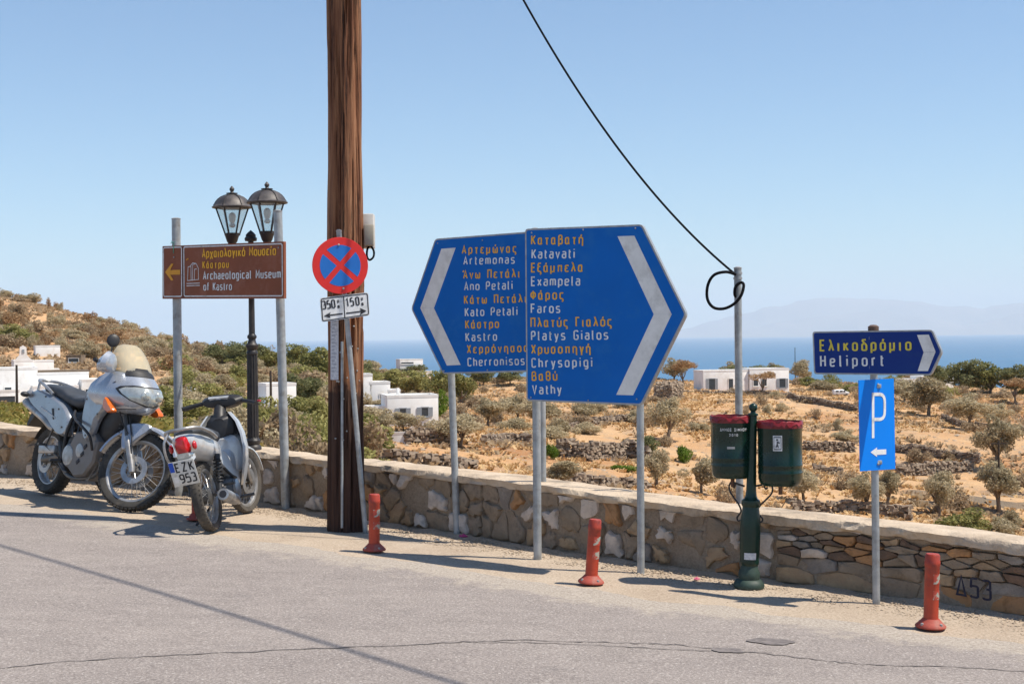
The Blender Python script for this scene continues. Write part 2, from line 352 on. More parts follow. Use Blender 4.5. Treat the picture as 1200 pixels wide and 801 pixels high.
    for k, b in ton.items():
        w, s = g[b]; g[k] = (w, s + [([(w * .5 - .02, .84), (w * .5 + .08, 1.04)], False, 0)])
    w, s = g['A']; g['Ά'] = (w + .1, [([(x + .1, y) for x, y in p], c, r_) for p, c, r_ in s] + [([(0, .8), (.1, 1.04)], False, 0)])
    g[' '] = (.34, [])
    return g
GLY = _g()
def _round(p, closed, r):
    n = len(p); out = []
    if r <= 0: return [Vector(q) for q in p]
    for i in range(n):
        b = Vector(p[i])
        if not closed and i in (0, n - 1): out.append(b); continue
        a, c = Vector(p[i - 1]), Vector(p[(i + 1) % n]); la, lc = (a - b).length, (c - b).length
        k = min(r, la * .5, lc * .5); p0 = b + (a - b) / la * k; p1 = b + (c - b) / lc * k
        for t in (0, .2, .4, .6, .8, 1):
            q = p0 * (1 - t) ** 2 + b * 2 * t * (1 - t) + p1 * t * t
            if not out or (out[-1] - q).length > 1e-4: out.append(q)
    if closed and (out[0] - out[-1]).length < 1e-4: out.pop()
    return out
def ribbon(p, closed, w):
    """quads of width w along 2-D polyline p"""
    n = len(p); A = []; C = []
    for i in range(n):
        a = p[i - 1] if (closed or i) else None; c = p[(i + 1) % n] if (closed or i < n - 1) else None
        d1 = (p[i] - a).normalized() if a is not None else None; d2 = (c - p[i]).normalized() if c is not None else None
        if d1 is None: d1 = d2
        if d2 is None: d2 = d1
        n1 = Vector((-d1.y, d1.x)); n2 = Vector((-d2.y, d2.x)); m = n1 + n2
        m = n1 if m.length < .2 else m.normalized(); k = w / 2 / max(.45, m.dot(n1))
        A.append(p[i] + m * k); C.append(p[i] - m * k)
    fs = []
    for i in range(n if closed else n - 1): j = (i + 1) % n; fs.append((i, j, n + j, n + i))
    return A + C, fs
def write(txt, o, u, v, nrm, width, h, m, parent, wt=.13, kx=1.0, name='lettering', lift=.002, xs=1.28):
    """one line of lettering: o = left end of its baseline, u/v unit vectors along and up, fitted to width"""
    gl = [GLY[c] for c in txt]; nat = sum(g[0] for g in gl) * h * kx
    wx = wt * h * xs; gap = (width - wx - nat) / max(1, len(txt) - 1); b = B(); x = wx / 2; k = 0
    for g in gl:
        for p, c, r in g[1]:
            q = _round([(a * kx * h / xs, y * h) for a, y in p], c, r * h * min(1, kx)); vs, fs = ribbon(q, c, wt * h)
            b.add([o + u * (a.x * xs + x) + v * a.y + nrm * (lift + (k % 9) * .00012) for a in vs], fs); k += 1
        x += g[0] * h * kx + gap
    return b.build(name, m, parent, smooth=False, fix=False)

# ================================================================== THE SETTING
random.seed(7); RNG = np.random.default_rng(11)
base_px = [(0, 556), (100, 565), (200, 576), (342, 595), (430, 611), (537, 626), (637, 643), (820, 670), (1026, 697), (1200, 722)]
WB = [G(*q) for q in base_px]
d0 = (WB[0] - WB[3]).normalized(); d1 = (WB[-1] - WB[-3]).normalized()
def ext(p, d, L): q = p + d * L; return Vector((q.x, q.y, gz(q.x)))
dl = Vector((-.60, .80, 0))
WB = [ext(WB[0], dl, 60), ext(WB[0], dl, 25), ext(WB[0], dl, 8), ext(WB[0], dl, 3)] + WB + [ext(WB[-1], d1, 1.5), ext(WB[-1], d1, 5), ext(WB[-1], d1, 9)]
sm = catmull(WB[2:-1], 6); WP = WB[:2] + [Vector((p.x, p.y, gz(p.x))) for p in sm] + WB[-1:]
SL = [0.0]
for a, b_ in zip(WP, WP[1:]): SL.append(SL[-1] + (Vector((b_.x, b_.y)) - Vector((a.x, a.y))).length)
WX = np.array([p.x for p in WP]); WY = np.array([p.y for p in WP]); SL = np.array(SL)
def wall_pt(s):
    x, y = float(np.interp(s, SL, WX)), float(np.interp(s, SL, WY)); e = .05
    tx, ty = float(np.interp(s + e, SL, WX) - np.interp(s - e, SL, WX)), float(np.interp(s + e, SL, WY) - np.interp(s - e, SL, WY))
    l = math.hypot(tx, ty) or 1; tx /= l; ty /= l
    return Vector((x, y, gz(x))), Vector((tx, ty, 0)), Vector((ty, -tx, 0))      # point, along (to the right), outward to the road: set below
def wall_fr(s):
    p, t, n = wall_pt(s)
    if n.y > 0: n = -n
    return p, t, n
def s_at_px(px):
    best = min(range(len(WP)), key=lambda i: abs(600 + 1700 * WP[i].x / WP[i].y - px) if WP[i].y > 1 else 1e9)
    ss = np.linspace(SL[max(0, best - 1)], SL[min(len(SL) - 1, best + 1)], 200)
    q = 600 + 1700 * np.interp(ss, SL, WX) / np.interp(ss, SL, WY); return float(ss[np.argmin(abs(q - px))])
S0, S1 = s_at_px(-5), s_at_px(1205)
top_rows = [(0, 501), (100, 507), (200, 516), (342, 535), (430, 543), (537, 555), (637, 568), (820, 594), (1026, 615), (1200, 637)]
hs, hh = [], []
for px, row in top_rows:
    s = s_at_px(px); p = wall_pt(s)[0]; r = ray(px, row); hs.append(s); hh.append(EYE.z + r.z * p.y - p.z)
def wall_h(s): return float(np.interp(s, hs, hh))
TH = .36

# ---- materials of the setting
def ground_mats():
    # asphalt
    m, t, N, L, b = nodes('worn_asphalt'); b.inputs['Roughness'].default_value = .9; b.inputs['Specular IOR Level'].default_value = .25
    big = tex(t, 'noise', .8, 8, rough=.65, stretch=(.45, 1.5, 1)); c = ramp(t, big.outputs[0], [(.3, (.22, .187, .172)), (.5, (.29, .25, .226)), (.72, (.355, .306, .272))])
    mid = tex(t, 'noise', 3.2, 8, rough=.7, stretch=(1, 1.8, 1)); c = mix(t, .35, c, ramp(t, mid.outputs[0], [(.35, (.14, .125, .118)), (.62, (.35, .31, .285))]))
    fine = tex(t, 'noise', 70, 4, rough=.85); c = mix(t, .48, c, ramp(t, fine.outputs[0], [(.36, (.07, .06, .055)), (.5, (.26, .225, .205)), (.64, (.56, .50, .45))]))
    vo = tex(t, 'voronoi', 120); sp = ramp(t, vo.outputs['Color'], [(.86, (0, 0, 0)), (.92, (1, 1, 1))]); c = mix(t, sp, c, (.48, .44, .40))
    st = tex(t, 'noise', 1.1, 9, rough=.75); f = ramp(t, st.outputs[0], [(.60, (0, 0, 0)), (.70, (.5, .5, .5))]); c = mix(t, f, c, (.17, .155, .15))
    da = N.new('ShaderNodeAttribute'); da.attribute_name = 'dust'; dn_ = tex(t, 'noise', 4.5, 9, rough=.75); ma = N.new('ShaderNodeMath'); ma.operation = 'ADD'; L.new(da.outputs['Fac'], ma.inputs[0]); L.new(dn_.outputs[0], ma.inputs[1])
    dd_ = tex(t, 'noise', 60, 5, rough=.8); dc = ramp(t, dd_.outputs[0], [(.36, (.24, .20, .165)), (.5, (.40, .345, .285)), (.64, (.56, .50, .42))])
    c = mix(t, ramp(t, ma.outputs[0], [(.85, (0, 0, 0)), (1.45, (.85, .85, .85))]), c, dc)
    L.new(c, b.inputs['Base Color']); bump(t, fine.outputs[0], b, .55, .006); bump(t, vo.outputs['Distance'], b, .3, .004)
    M['asphalt'] = m
    # gravelly verge
    m, t, N, L, b = nodes('dusty_gravel'); b.inputs['Roughness'].default_value = .95; b.inputs['Specular IOR Level'].default_value = .2
    big = tex(t, 'noise', 1.6, 7, rough=.65); c = ramp(t, big.outputs[0], [(.33, (.37, .285, .21)), (.5, (.47, .375, .28)), (.68, (.54, .45, .35))])
    fine = tex(t, 'noise', 60, 5, rough=.8); c = mix(t, .5, c, ramp(t, fine.outputs[0], [(.36, (.22, .165, .12)), (.5, (.44, .355, .27)), (.64, (.66, .56, .44))]))
    L.new(c, b.inputs['Base Color']); bump(t, fine.outputs[0], b, .7, .012); M['verge'] = m
    # mortar, coping, stone
    m, t, N, L, b = nodes('old_mortar'); b.inputs['Roughness'].default_value = .95; b.inputs['Specular IOR Level'].default_value = .2
    big = tex(t, 'noise', 2.4, 8, rough=.7); c = ramp(t, big.outputs[0], [(.32, (.21, .155, .108)), (.5, (.30, .235, .17)), (.66, (.39, .315, .235))])
    ru = tex(t, 'noise', 5, 6); c = mix(t, ramp(t, ru.outputs[0], [(.58, (0, 0, 0)), (.72, (.55, .55, .55))]), c, (.40, .22, .10))
    fine = tex(t, 'noise', 50, 6, rough=.75); c = mix(t, .35, c, ramp(t, fine.outputs[0], [(.35, (.11, .08, .058)), (.65, (.46, .38, .30))]))
    L.new(c, b.inputs['Base Color']); bump(t, fine.outputs[0], b, .8, .012); M['mortar'] = m
    M['coping'] = mat('cement_coping', (.60, .49, .37), (.48, .38, .28), 5, .95, 0, .8, 45, dirt=(.28, .23, .18), dscale=4, spec=.2, bd=.015)
    for k, (a, b2) in dict(stone_pale=((.62, .54, .47), (.46, .39, .33)), stone_grey=((.31, .27, .23), (.22, .19, .165)), stone_buff=((.42, .30, .185), (.32, .22, .14)),
                           stone_orange=((.44, .24, .11), (.34, .19, .10)), stone_brown=((.20, .13, .09), (.14, .10, .075)), stone_mud=((.31, .24, .175), (.25, .195, .14))).items():
        M[k] = mat(k, a, b2, 9, .9, 0, .7, 38, dirt=tuple(v * .6 for v in a), dscale=14, spec=.2, bd=.012)
    M['paint_mark'] = mat('dark_spray_paint', (.012, .014, .035), (.05, .045, .06), 30, .8, lo=.5, hi=.75)
ground_mats()

# ---- road, verge, ground beneath
def road_edge(s): return .52 + .16 * math.sin(s * .7 + 1) + .05 * math.sin(s * 3.1)
EPX = [(-200, 585), (0, 590), (120, 603), (240, 626), (440, 652), (560, 668), (690, 692), (860, 712), (1000, 728), (1090, 740), (1200, 752)]
EP = [G(*q) for q in EPX]; EP = [ext(EP[0], Vector((-.55, .83, 0)), 60)] + EP + [ext(EP[-1], (EP[-1] - EP[-2]).normalized(), 9)]
EP2 = []
for a, b_ in zip(EP, EP[1:]):
    n = max(2, int((b_ - a).length / (.03 if a.y < 22 else .5)))
    for i in range(n): EP2.append(a.lerp(b_, i / n))
vs = []
for i, p in enumerate(EP2):
    k = (float(fbm(np.array([p.x * 2.2]), np.array([p.y * 2.2]), 5, 3)[0]) - .47) * .42
    vs.append(Vector((p.x + k * .7, p.y + k * .7, 0)))
far = [Vector((-75, 30, 0)), Vector((-75, -45, 0)), Vector((40, -45, 0)), Vector((40, -25, 0))]
def planar(name, loops, dz, m, kind='structure', parent=None):
    b = B(); n = len(loops[0])
    for r in loops: b.v += [Vector((p.x, p.y, gz(p.x) + dz)) for p in r]
    for k in range(len(loops) - 1):
        for i in range(n - 1): b.f.append((k * n + i, k * n + i + 1, (k + 1) * n + i + 1, (k + 1) * n + i))
    return tag(b.build(name, m, parent, smooth=False), kind=kind)
n = len(vs); backs = [Vector((-75 + 115 * i / (n - 1), -45, 0)) for i in range(n)]
def inward(r, k):
    out = []
    for i, p in enumerate(r):
        a, c = EP2[max(0, i - 20)], EP2[min(len(EP2) - 1, i + 20)]; d_ = (c - a).normalized(); q = Vector((d_.y, -d_.x, 0)); out.append(p + q * k)
    return out
road = planar('road', [vs, inward(EP2, .35), inward(EP2, .9), inward(EP2, 1.9), backs], 0, M['asphalt'])
at_ = road.data.attributes.new('dust', 'FLOAT', 'POINT'); nv = len(vs); at_.data.foreach_set('value', [.8] * nv + [.42] * nv + [.12] * nv + [.0] * nv + [0.0] * nv)
# verge strip from the wall foot to a little under the road, with real unevenness
ss = np.concatenate([np.linspace(0, S0 - 8, 60), np.arange(S0 - 8 + .05, S1 + 3, .05), np.linspace(S1 + 3.1, SL[-1], 20)]); vsn = []; off = np.linspace(-.2, 2.6, 42)
for s in ss:
    p, t, nn = wall_fr(s); vsn.append([p + nn * o for o in off])
A = np.array([[list(q) for q in r] for r in vsn]); nz = fbm(A[..., 0] * 7, A[..., 1] * 7, 4, 5); big = fbm(A[..., 0] * 1.1, A[..., 1] * 1.1, 3, 9)
foot = np.exp(-np.maximum(off, 0) / .10)[None, :] * .03
A[..., 2] = -0.03 * (A[..., 0] + 1) - .003 - .011 * np.clip(.95 - nz, 0, 1) - .0 * big + foot * np.clip(nz * 1.3, .2, 1) * (off < .6)
edge = np.array([[1 if o > .75 else 0 for o in off]]); A[..., 2] -= edge * .006
bb = B(); bb.v = [Vector(q) for q in A.reshape(-1, 3)]; nr, nc = A.shape[:2]
bb.f = [(i * nc + j, i * nc + j + 1, (i + 1) * nc + j + 1, (i + 1) * nc + j) for i in range(nr - 1) for j in range(nc - 1)]
verge = tag(bb.build('verge', M['verge'], ang=60), kind='structure')
fl = [Vector((p.x, p.y, 0)) for p in WP]; nb = [Vector((-80 + 130 * i / (len(fl) - 1), -60, 0)) for i in range(len(fl))]
planar('ground', [fl, nb], -.03, M['verge'])

# cracks and oil stains lying on the asphalt
M['crack'] = mat('crack_tar', (.12, .105, .098), (.22, .19, .175), 14, .9)
def crack(pts, w, name='crack'):
    P = [G(px, r) for px, r in pts]; q = []
    P = catmull(P, 14); b = B()
    A_, C_ = [], []
    for i, p in enumerate(P):
        d = (P[min(i + 1, len(P) - 1)] - P[max(i - 1, 0)]).normalized(); nn = Vector((-d.y, d.x, 0))
        j = (random.random() - .5) * w * 1.6; ww = w * random.uniform(.25, 1.0)
        A_.append(p + nn * (j + ww / 2)); C_.append(p + nn * (j - ww / 2))
    for q_ in (A_, C_): b.v += [Vector((p.x, p.y, gz(p.x) + .0035)) for p in q_]
    n_ = len(A_); b.f = [(i, i + 1, n_ + i + 1, n_ + i) for i in range(n_ - 1)]
    return b.build(name, M['crack'], road, smooth=False)
crack([(-40, 786), (120, 772), (300, 763), (480, 755), (600, 750), (700, 752), (790, 755)], .020)
crack([(790, 755), (900, 766), (1010, 778), (1120, 781), (1240, 790)], .017)
crack([(540, 752), (660, 754), (820, 762), (905, 764)], .014)
def stain(px, row, rx, ry, seed):
    c = G(px, row); b = B(); pts = []
    for i in range(26):
        a = 2 * math.pi * i / 26; k = .55 + .8 * float(fbm(np.array([math.cos(a) * 1.3 + seed]), np.array([math.sin(a) * 1.3]), 4, seed)[0])
        pts.append(Vector((c.x + rx * k * math.cos(a), c.y + ry * k * math.sin(a), 0)))
    b.v = [Vector((p.x, p.y, gz(p.x) + .0052)) for p in pts]; b.f = [tuple(range(26))]
    return b.build('stain', M['stain'], road, smooth=False)
M['stain'] = mat('oil_stain', (.13, .112, .105), (.21, .182, .17), 22, .8, lo=.40, hi=.60)
for q in [(905, 752, .15, .10, 1), (852, 762, .10, .07, 6)]: stain(*q)

# loose pebbles on the verge
def pebbles():
    bs = [bmesh.new() for _ in range(3)]; V, F = [], []
    icos = []
    for k in range(3):
        bm = bmesh.new(); bmesh.ops.create_icosphere(bm, subdivisions=1, radius=1); bm.verts.index_update()
        icos.append((np.array([list(v.co) for v in bm.verts]) * RNG.uniform(.7, 1.15, (len(bm.verts), 3)), np.array([[v.index for v in f.verts] for f in bm.faces]))); bm.free()
    n = 0
    for i in range(9000):
        s = RNG.uniform(S0 - 1, S1 + .5); u = abs(RNG.normal(0, .42)); p, t, nn = wall_fr(s)
        lim = road_edge(s) + .1
        if u > lim and RNG.random() > .12: u = RNG.uniform(0, lim)
        q = p + nn * (u + .01); r = RNG.uniform(.003, .008) * (1.6 if RNG.random() < .06 else 1)
        v, f = icos[i % 3]; a = RNG.uniform(0, 6.28); c, s_ = math.cos(a), math.sin(a)
        w = v * np.array([1.3, 1, .7]) * r; V.append(np.stack([w[:, 0] * c - w[:, 1] * s_ + q.x, w[:, 0] * s_ + w[:, 1] * c + q.y, w[:, 2] + q.z + r * .2], 1)); F.append(f + n); n += len(v)
    me = bpy.data.meshes.new('gravel'); me.from_pydata(np.concatenate(V).tolist(), [], np.concatenate(F).tolist())
    o = link_mesh('gravel', me, M['pebble']); return tag(o, 'loose pale grit scattered along the dusty verge at the wall foot', 'gravel', kind='stuff')
M['pebble'] = mat('pebble', (.50, .41, .31), (.34, .27, .20), 6, .95, spec=.2)
pebbles()

# ---- the roadside wall
wall = thing('stone_wall', 'low mortared rubble wall with a pale cement coping running along the whole road edge', 'wall', (0, 0, 0))
SX0, SX1 = s_at_px(905), s_at_px(1198)             # stretch where the mortar has fallen out
def recess(s, z, h):
    """how far the mortar lies back, 0..1"""
    a = min(1, max(0, (s - SX0) / .25)); k = z / h
    lo = .42 + .12 * math.sin(s * 2.3) - (.18 if s > s_at_recess2 else 0)
    b_ = min(1, max(0, (k - lo) / .12)); c_ = min(1, max(0, (.93 - k) / .05))
    nz_ = float(fbm(np.array([s * 6]), np.array([z * 6]), 3, 2)[0]); return max(0, min(1, a * b_ * c_ * (.6 + .9 * nz_)))
s_at_recess2 = s_at_px(1100)
b = B(); NZ = 22; sg = np.arange(S0 - 1.0, S1 + 1.0, .025); rows_ = []
for s in sg:
    p, t, nn = wall_fr(s); h = wall_h(s) - .055; col = []
    for j in range(NZ):
        z = -.05 + (h + .05) * j / (NZ - 1)
        nz_ = float(fbm(np.array([s * 3.2]), np.array([z * 3.2 + 7]), 5, 1)[0]) - .47
        o = -.035 + nz_ * .055 - .034 * recess(s, z, h); col.append(p + nn * o + Vector((0, 0, z)))
    rows_.append(col)
b.v = [q for c in rows_ for q in c]; b.f = [(i * NZ + j, i * NZ + j + 1, (i + 1) * NZ + j + 1, (i + 1) * NZ + j) for i in range(len(sg) - 1) for j in range(NZ - 1)]
b.build('mortar_face', M['mortar'], wall, ang=70)
b = B(); sc = np.concatenate([np.linspace(0, S0 - 8, 20), np.arange(S0 - 7.8, S1 + 1, .2), np.linspace(S1 + 1, SL[-1], 8)]); rs = []
for s in sc:
    p, t, nn = wall_fr(s); h = wall_h(s) - .03
    fo = -.14 if S0 - .9 < s < S1 + .9 else -.03
    rs.append([p + nn * fo + Vector((0, 0, -.3)), p + nn * fo + Vector((0, 0, h)), p - nn * (TH - .02) + Vector((0, 0, h)), p - nn * (TH - .02) + Vector((0, 0, -1.4))])
b.rings(rs).build('core', M['mortar'], wall)
b = B(); rs = []; sc = np.concatenate([np.linspace(0, S0 - 8, 20), np.arange(S0 - 7.8, S1 + 1, .03), np.linspace(S1 + 1.1, SL[-1], 8)])
for s in sc:
    p, t, nn = wall_fr(s); h = wall_h(s); j = [(float(fbm(np.array([s * 6 + q * 9]), np.array([q * 3.3]), 5, 4)[0]) - .47) * 1.5 for q in range(7)]
    prof = [(.0, -.065), (.010, -.04), (.012, -.008), (-.012, 0), (-.12, .004), (-.24, .002), (-TH, -.006), (-TH - .01, -.06)]
    rs.append([p + nn * (o + j[k % 7] * .05) + Vector((0, 0, h + z + j[(k + 3) % 7] * (.022 if k < 3 else .012))) for k, (o, z) in enumerate(prof)])
b.rings(rs).build('coping', M['coping'], wall, ang=50)

# stones of the face: Voronoi cells in (s, z), each an object of its own
def voronoi(pts, x0, x1, z0, z1, sx):
    out = []
    P = [(x, z * sx) for x, z in pts]; Z0, Z1 = z0 * sx, z1 * sx
    for i, (x, z) in enumerate(P):
        poly = [(max(x0, x - .7), Z0), (min(x1, x + .7), Z0), (min(x1, x + .7), Z1), (max(x0, x - .7), Z1)]
        for j, (u, w) in enumerate(P):
            if j == i or abs(u - x) > 1.3: continue
            mx, mz, nx, nz_ = (x + u) / 2, (z + w) / 2, u - x, w - z; q = []
            for k in range(len(poly)):
                a, c = poly[k], poly[(k + 1) % len(poly)]; da = (a[0] - mx) * nx + (a[1] - mz) * nz_; dc = (c[0] - mx) * nx + (c[1] - mz) * nz_
                if da <= 0: q.append(a)
                if da * dc < 0: tt = da / (da - dc); q.append((a[0] + (c[0] - a[0]) * tt, a[1] + (c[1] - a[1]) * tt))
            poly = q
            if len(poly) < 3: break
        if len(poly) >= 3: out.append([(a, c / sx) for a, c in poly])
    return out
def stone(poly, out_, back, shrink, m, sharp=False):
    cx = sum(p[0] for p in poly) / len(poly); cz = sum(p[1] for p in poly) / len(poly)
    # resample the outline and cut its corners
    q = []
    n_ = len(poly)
    for i in range(n_):
        a, c = Vector(poly[i]), Vector(poly[(i + 1) % n_])
        if (a - c).length < .012: continue
        L0 = (c - a).length
        for t_ in ((.08, .5, .92) if sharp else (.14, .38, .62, .86)):
            v_ = a.lerp(c, t_); k_ = (.004 if sharp else .016) * min(1, L0 / .1); q.append(v_ + Vector((random.uniform(-k_, k_), random.uniform(-k_, k_))))
    if len(q) < 4: return
    cc = Vector((cx, cz)); q = [cc + (p - cc) * (1 - shrink / max(.02, (p - cc).length)) * random.uniform(.97, 1.02) for p in q]
    def P3(p, o):
        s, z = p; w, t, nn = wall_fr(s); hlim = wall_h(s) - .062; z = min(max(z, .005), hlim)
        return w + nn * o + Vector((0, 0, z))
    tilt = Vector((random.uniform(-.08, .08), random.uniform(-.12, .12)))
    r0 = [P3(p, back) for p in q]; r1 = [P3(p, out_ - .012) for p in q]
    r2 = [P3(cc + (p - cc) * (.93 if sharp else .84), out_ + (p - cc).dot(tilt) + random.uniform(-.003, .003)) for p in q]; ctr = P3(cc, out_ + .004)
    b = B(); k = len(q); b.rings([r0, r1, r2], True, False); b.v.append(ctr); b.f += [(2 * k + i, 2 * k + (i + 1) % k, 3 * k) for i in range(k)]
    b.build('stone', m, wall, ang=50)
pts = []; s = S0 - .3; random.seed(21)
while s < SX0 - .05:
    st = random.uniform(.13, .23); nrow = random.choice([2, 3, 3]); h = wall_h(s)
    for r in range(nrow): pts.append((s + random.uniform(-.06, .06), h * (r + .5) / nrow + random.uniform(-.05, .05)))
    s += st
nl = 0
for poly in voronoi(pts, S0 - .5, SX0, 0, .60, 1.0):
    cx = sum(p[0] for p in poly) / len(poly); q = random.random()
    if q < .15: continue                                    # a place wholly plastered over
    if q < .60: m = M[random.choice(['stone_mud', 'stone_mud', 'stone_mud', 'stone_mud', 'stone_buff', 'stone_grey', 'stone_mud'])]; o = -.007; sh = .009
    else: m = M[random.choice(['stone_pale', 'stone_pale', 'stone_pale', 'stone_orange', 'stone_buff', 'stone_buff'])]; o = .007; sh = random.uniform(.018, .05)
    stone(poly, o, -.10, sh, m, None); nl += 1
pts = []; z = .0; random.seed(5)
rws = [(.0, .12, .34), (.12, .20, .28), (.20, .245, .20), (.245, .28, .15), (.28, .325, .24), (.325, .355, .14), (.355, .39, .22), (.39, .43, .2)]
for z0, z1, wd in rws:
    s = SX0 + random.uniform(0, .1)
    while s < S1 + .4:
        pts.append((s, (z0 + z1) / 2 + random.uniform(-.012, .012))); s += wd * random.uniform(.6, 1.45)
for poly in voronoi(pts, SX0, S1 + .5, 0, .44, 2.9):
    cx = sum(p[0] for p in poly) / len(poly); cz = sum(p[1] for p in poly) / len(poly); rr = recess(cx, cz, wall_h(cx) - .055)
    if random.random() < .07 and rr < .4: continue
    m = M[random.choice(['stone_grey', 'stone_buff', 'stone_mud', 'stone_brown', 'stone_brown', 'stone_mud', 'stone_buff', 'stone_mud'] if cz > .2 else ['stone_mud', 'stone_mud', 'stone_buff', 'stone_grey'])]
    if random.random() < .10: m = M[random.choice(['stone_orange', 'stone_pale', 'stone_orange'])]
    stone(poly, -.020 + random.uniform(-.018, .018), -.13, .002 + .005 * random.random(), m, True); nl += 1
print('stones', nl)
# the graffito, on the stones of the wall
p, t, nn = wall_fr(s_at_px(1146)); sA, sB = s_at_px(1119), s_at_px(1161)
pa, pb = wall_fr(sA)[0] + nn * .018 + Vector((0, 0, .085)), wall_fr(sB)[0] + nn * .018 + Vector((0, 0, .075))
write('Δ53', pa, (pb - pa).normalized(), Vector((0, 0, 1)), nn, (pb - pa).length, .115, M['paint_mark'], wall, wt=.12, kx=.8, name='graffiti', xs=1.15)

# ---- terrain beyond the wall
def hrow(px): return 393 - (px - 600) * .011
ctl = {0: [(60, -2.6), (100, -3.2), (130, -4.4), (200, -6.5), (240, -4.6), (270, -2.2), (300, -.8), (340, 2.5), (450, 16.8), (520, 18.5), (700, -5), (2500, -230)],
 100: [(60, -3.4), (100, -3.8), (130, -5), (200, -6.0), (250, -3.8), (300, -1.8), (370, 2.3), (450, 9.9), (520, 10.5), (700, -20), (2500, -230)],
 200: [(60, -4), (100, -4.8), (160, -5.5), (220, -4.6), (300, -3.0), (400, -.1), (450, 1.3), (600, -14), (2500, -230)],
 300: [(60, -4.5), (100, -5), (160, -6.3), (220, -6), (300, -4.7), (400, -3.2), (600, -26), (2500, -230)],
 400: [(60, -5), (100, -5.8), (160, -7.4), (220, -7.6), (300, -7.3), (400, -6.0), (600, -28), (2500, -230)],
 500: [(60, -6), (100, -6.6), (160, -8.4), (220, -9), (300, -9.2), (400, -9.2), (600, -30), (2500, -230)],
 600: [(60, -7), (100, -7.6), (130, -8.5), (160, -8.7), (220, -9), (300, -9.3), (400, -9.8), (600, -32), (2500, -230)],
 700: [(60, -8), (100, -8.9), (130, -9.7), (160, -10), (210, -9.2), (270, -8.5), (350, -8.9), (400, -10.5), (600, -34), (2500, -230)],
 800: [(60, -9), (100, -10.2), (130, -10.9), (165, -10.4), (210, -9.4), (270, -9.0), (350, -9.9), (400, -11.5), (600, -34), (2500, -230)],
 900: [(60, -10), (100, -11.4), (130, -12.2), (165, -11), (210, -9.8), (270, -9.4), (350, -10.4), (400, -12), (600, -34), (2500, -230)],
 1000: [(60, -11), (100, -12.3), (130, -13), (165, -12.1), (210, -10.6), (270, -10.2), (350, -11.1), (400, -12.5), (600, -34), (2500, -230)],
 1100: [(60, -11.5), (100, -13), (130, -13.9), (165, -12.7), (210, -11), (270, -11.1), (350, -11.7), (400, -13), (600, -34), (2500, -230)],
 1200: [(60, -12), (100, -13.6), (130, -14.7), (165, -13.3), (210, -11.8), (270, -11.5), (350, -12.2), (400, -13.5), (600, -34), (2500, -230)]}
ctl[-700] = [(d, z * 1.0 + (8 if 300 < d < 600 else 0)) for d, z in ctl[0]]; ctl[3000] = ctl[1200]
PXG = np.arange(-700, 3001, 10.0); DG = np.exp(np.linspace(math.log(5), math.log(2600), 260)); keys = sorted(ctl)
T0 = np.array([np.interp(np.log(DG), [math.log(5), math.log(20)] + [math.log(d) for d, z in ctl[k]], [-.5, -1.6] + [z for d, z in ctl[k]]) for k in keys])
TT = np.array([[np.interp(px, keys, T0[:, j]) for j in range(len(DG))] for px in PXG])
def boxs(a, n, ax):
    k = np.ones(n) / n; return np.apply_along_axis(lambda v: np.convolve(np.pad(v, n // 2, mode='edge'), k, mode='valid'), ax, a)
for _ in range(2): TT = boxs(boxs(TT, 7, 0), 7, 1)
def terr(X, Y):
    X = np.asarray(X, float); Y = np.maximum(np.asarray(Y, float), 1); px = np.clip(600 + 1700 * X / Y, -700, 2999); ld = (np.log(np.clip(Y, 5.01, 2590)) - math.log(5)) / (math.log(2600) - math.log(5)) * 259
    u = (px + 700) / 10; i = np.floor(u).astype(int); j = np.floor(ld).astype(int); i = np.minimum(i, len(PXG) - 2); j = np.minimum(j, 258); fu, fv = u - i, ld - j
    z = (TT[i, j] * (1 - fu) + TT[i + 1, j] * fu) * (1 - fv) + (TT[i, j + 1] * (1 - fu) + TT[i + 1, j + 1] * fu) * fv
    vis = np.clip((Y - 40) / 60, 0, 1) * np.clip((700 - Y) / 200, 0, 1)
    z = z + vis * ((fbm(X / 26, Y / 26, 4, 21) - .47) * 2.2 + (fbm(X / 4.5, Y / 4.5, 3, 31) - .44) * .55)
    # terraces: contour steps of the old fields
    w = Y / 15.5 + (fbm(X / 38, Y / 38, 3, 41) - .45) * 5.0 + X / 90; fr = w - np.floor(w)
    step = np.where(fr < .88, fr / .88 - .5, .5 - (fr - .88) / .12); amp = vis * np.where(px > 430, .62, .35) * np.clip((fbm(X / 22 + 9, Y / 22, 2, 51) - .28) * 5, 0, 1)
    return z + -step * amp
def Tz(x, y): return float(terr(np.array([x]), np.array([y]))[0])
def T(px, row, dmin=45, dmax=560):
    r = ray(px, row); ds = np.exp(np.linspace(math.log(dmin), math.log(dmax), 1500)); X = r.x * ds; zz = EYE.z + r.z * ds; tz = terr(X, ds)
    k = np.nonzero(tz > zz)[0]
    if len(k) == 0:
        j = int(np.argmin(zz - tz)); return Vector((X[j], ds[j], tz[j]))
    j = k[0]; return Vector((X[j], ds[j], tz[j]))
pxc = np.concatenate([np.arange(-700, -40, 12), np.arange(-40, 1240, 2.6), np.arange(1240, 3000, 14)])
dw = []
for px in pxc:
    k = (px - 600) / 1700; q = WX - k * WY; sg_ = np.nonzero(np.sign(q[:-1]) != np.sign(q[1:]))[0]
    dw.append(WY[sg_[0]] + (WY[sg_[0] + 1] - WY[sg_[0]]) * abs(q[sg_[0]]) / (abs(q[sg_[0]]) + abs(q[sg_[0] + 1])) if len(sg_) else (60 if px < 0 else 4))
dw = np.array(dw) + .12; NR = 430; tt_ = np.linspace(0, 1, NR)
D = np.empty((len(pxc), NR))
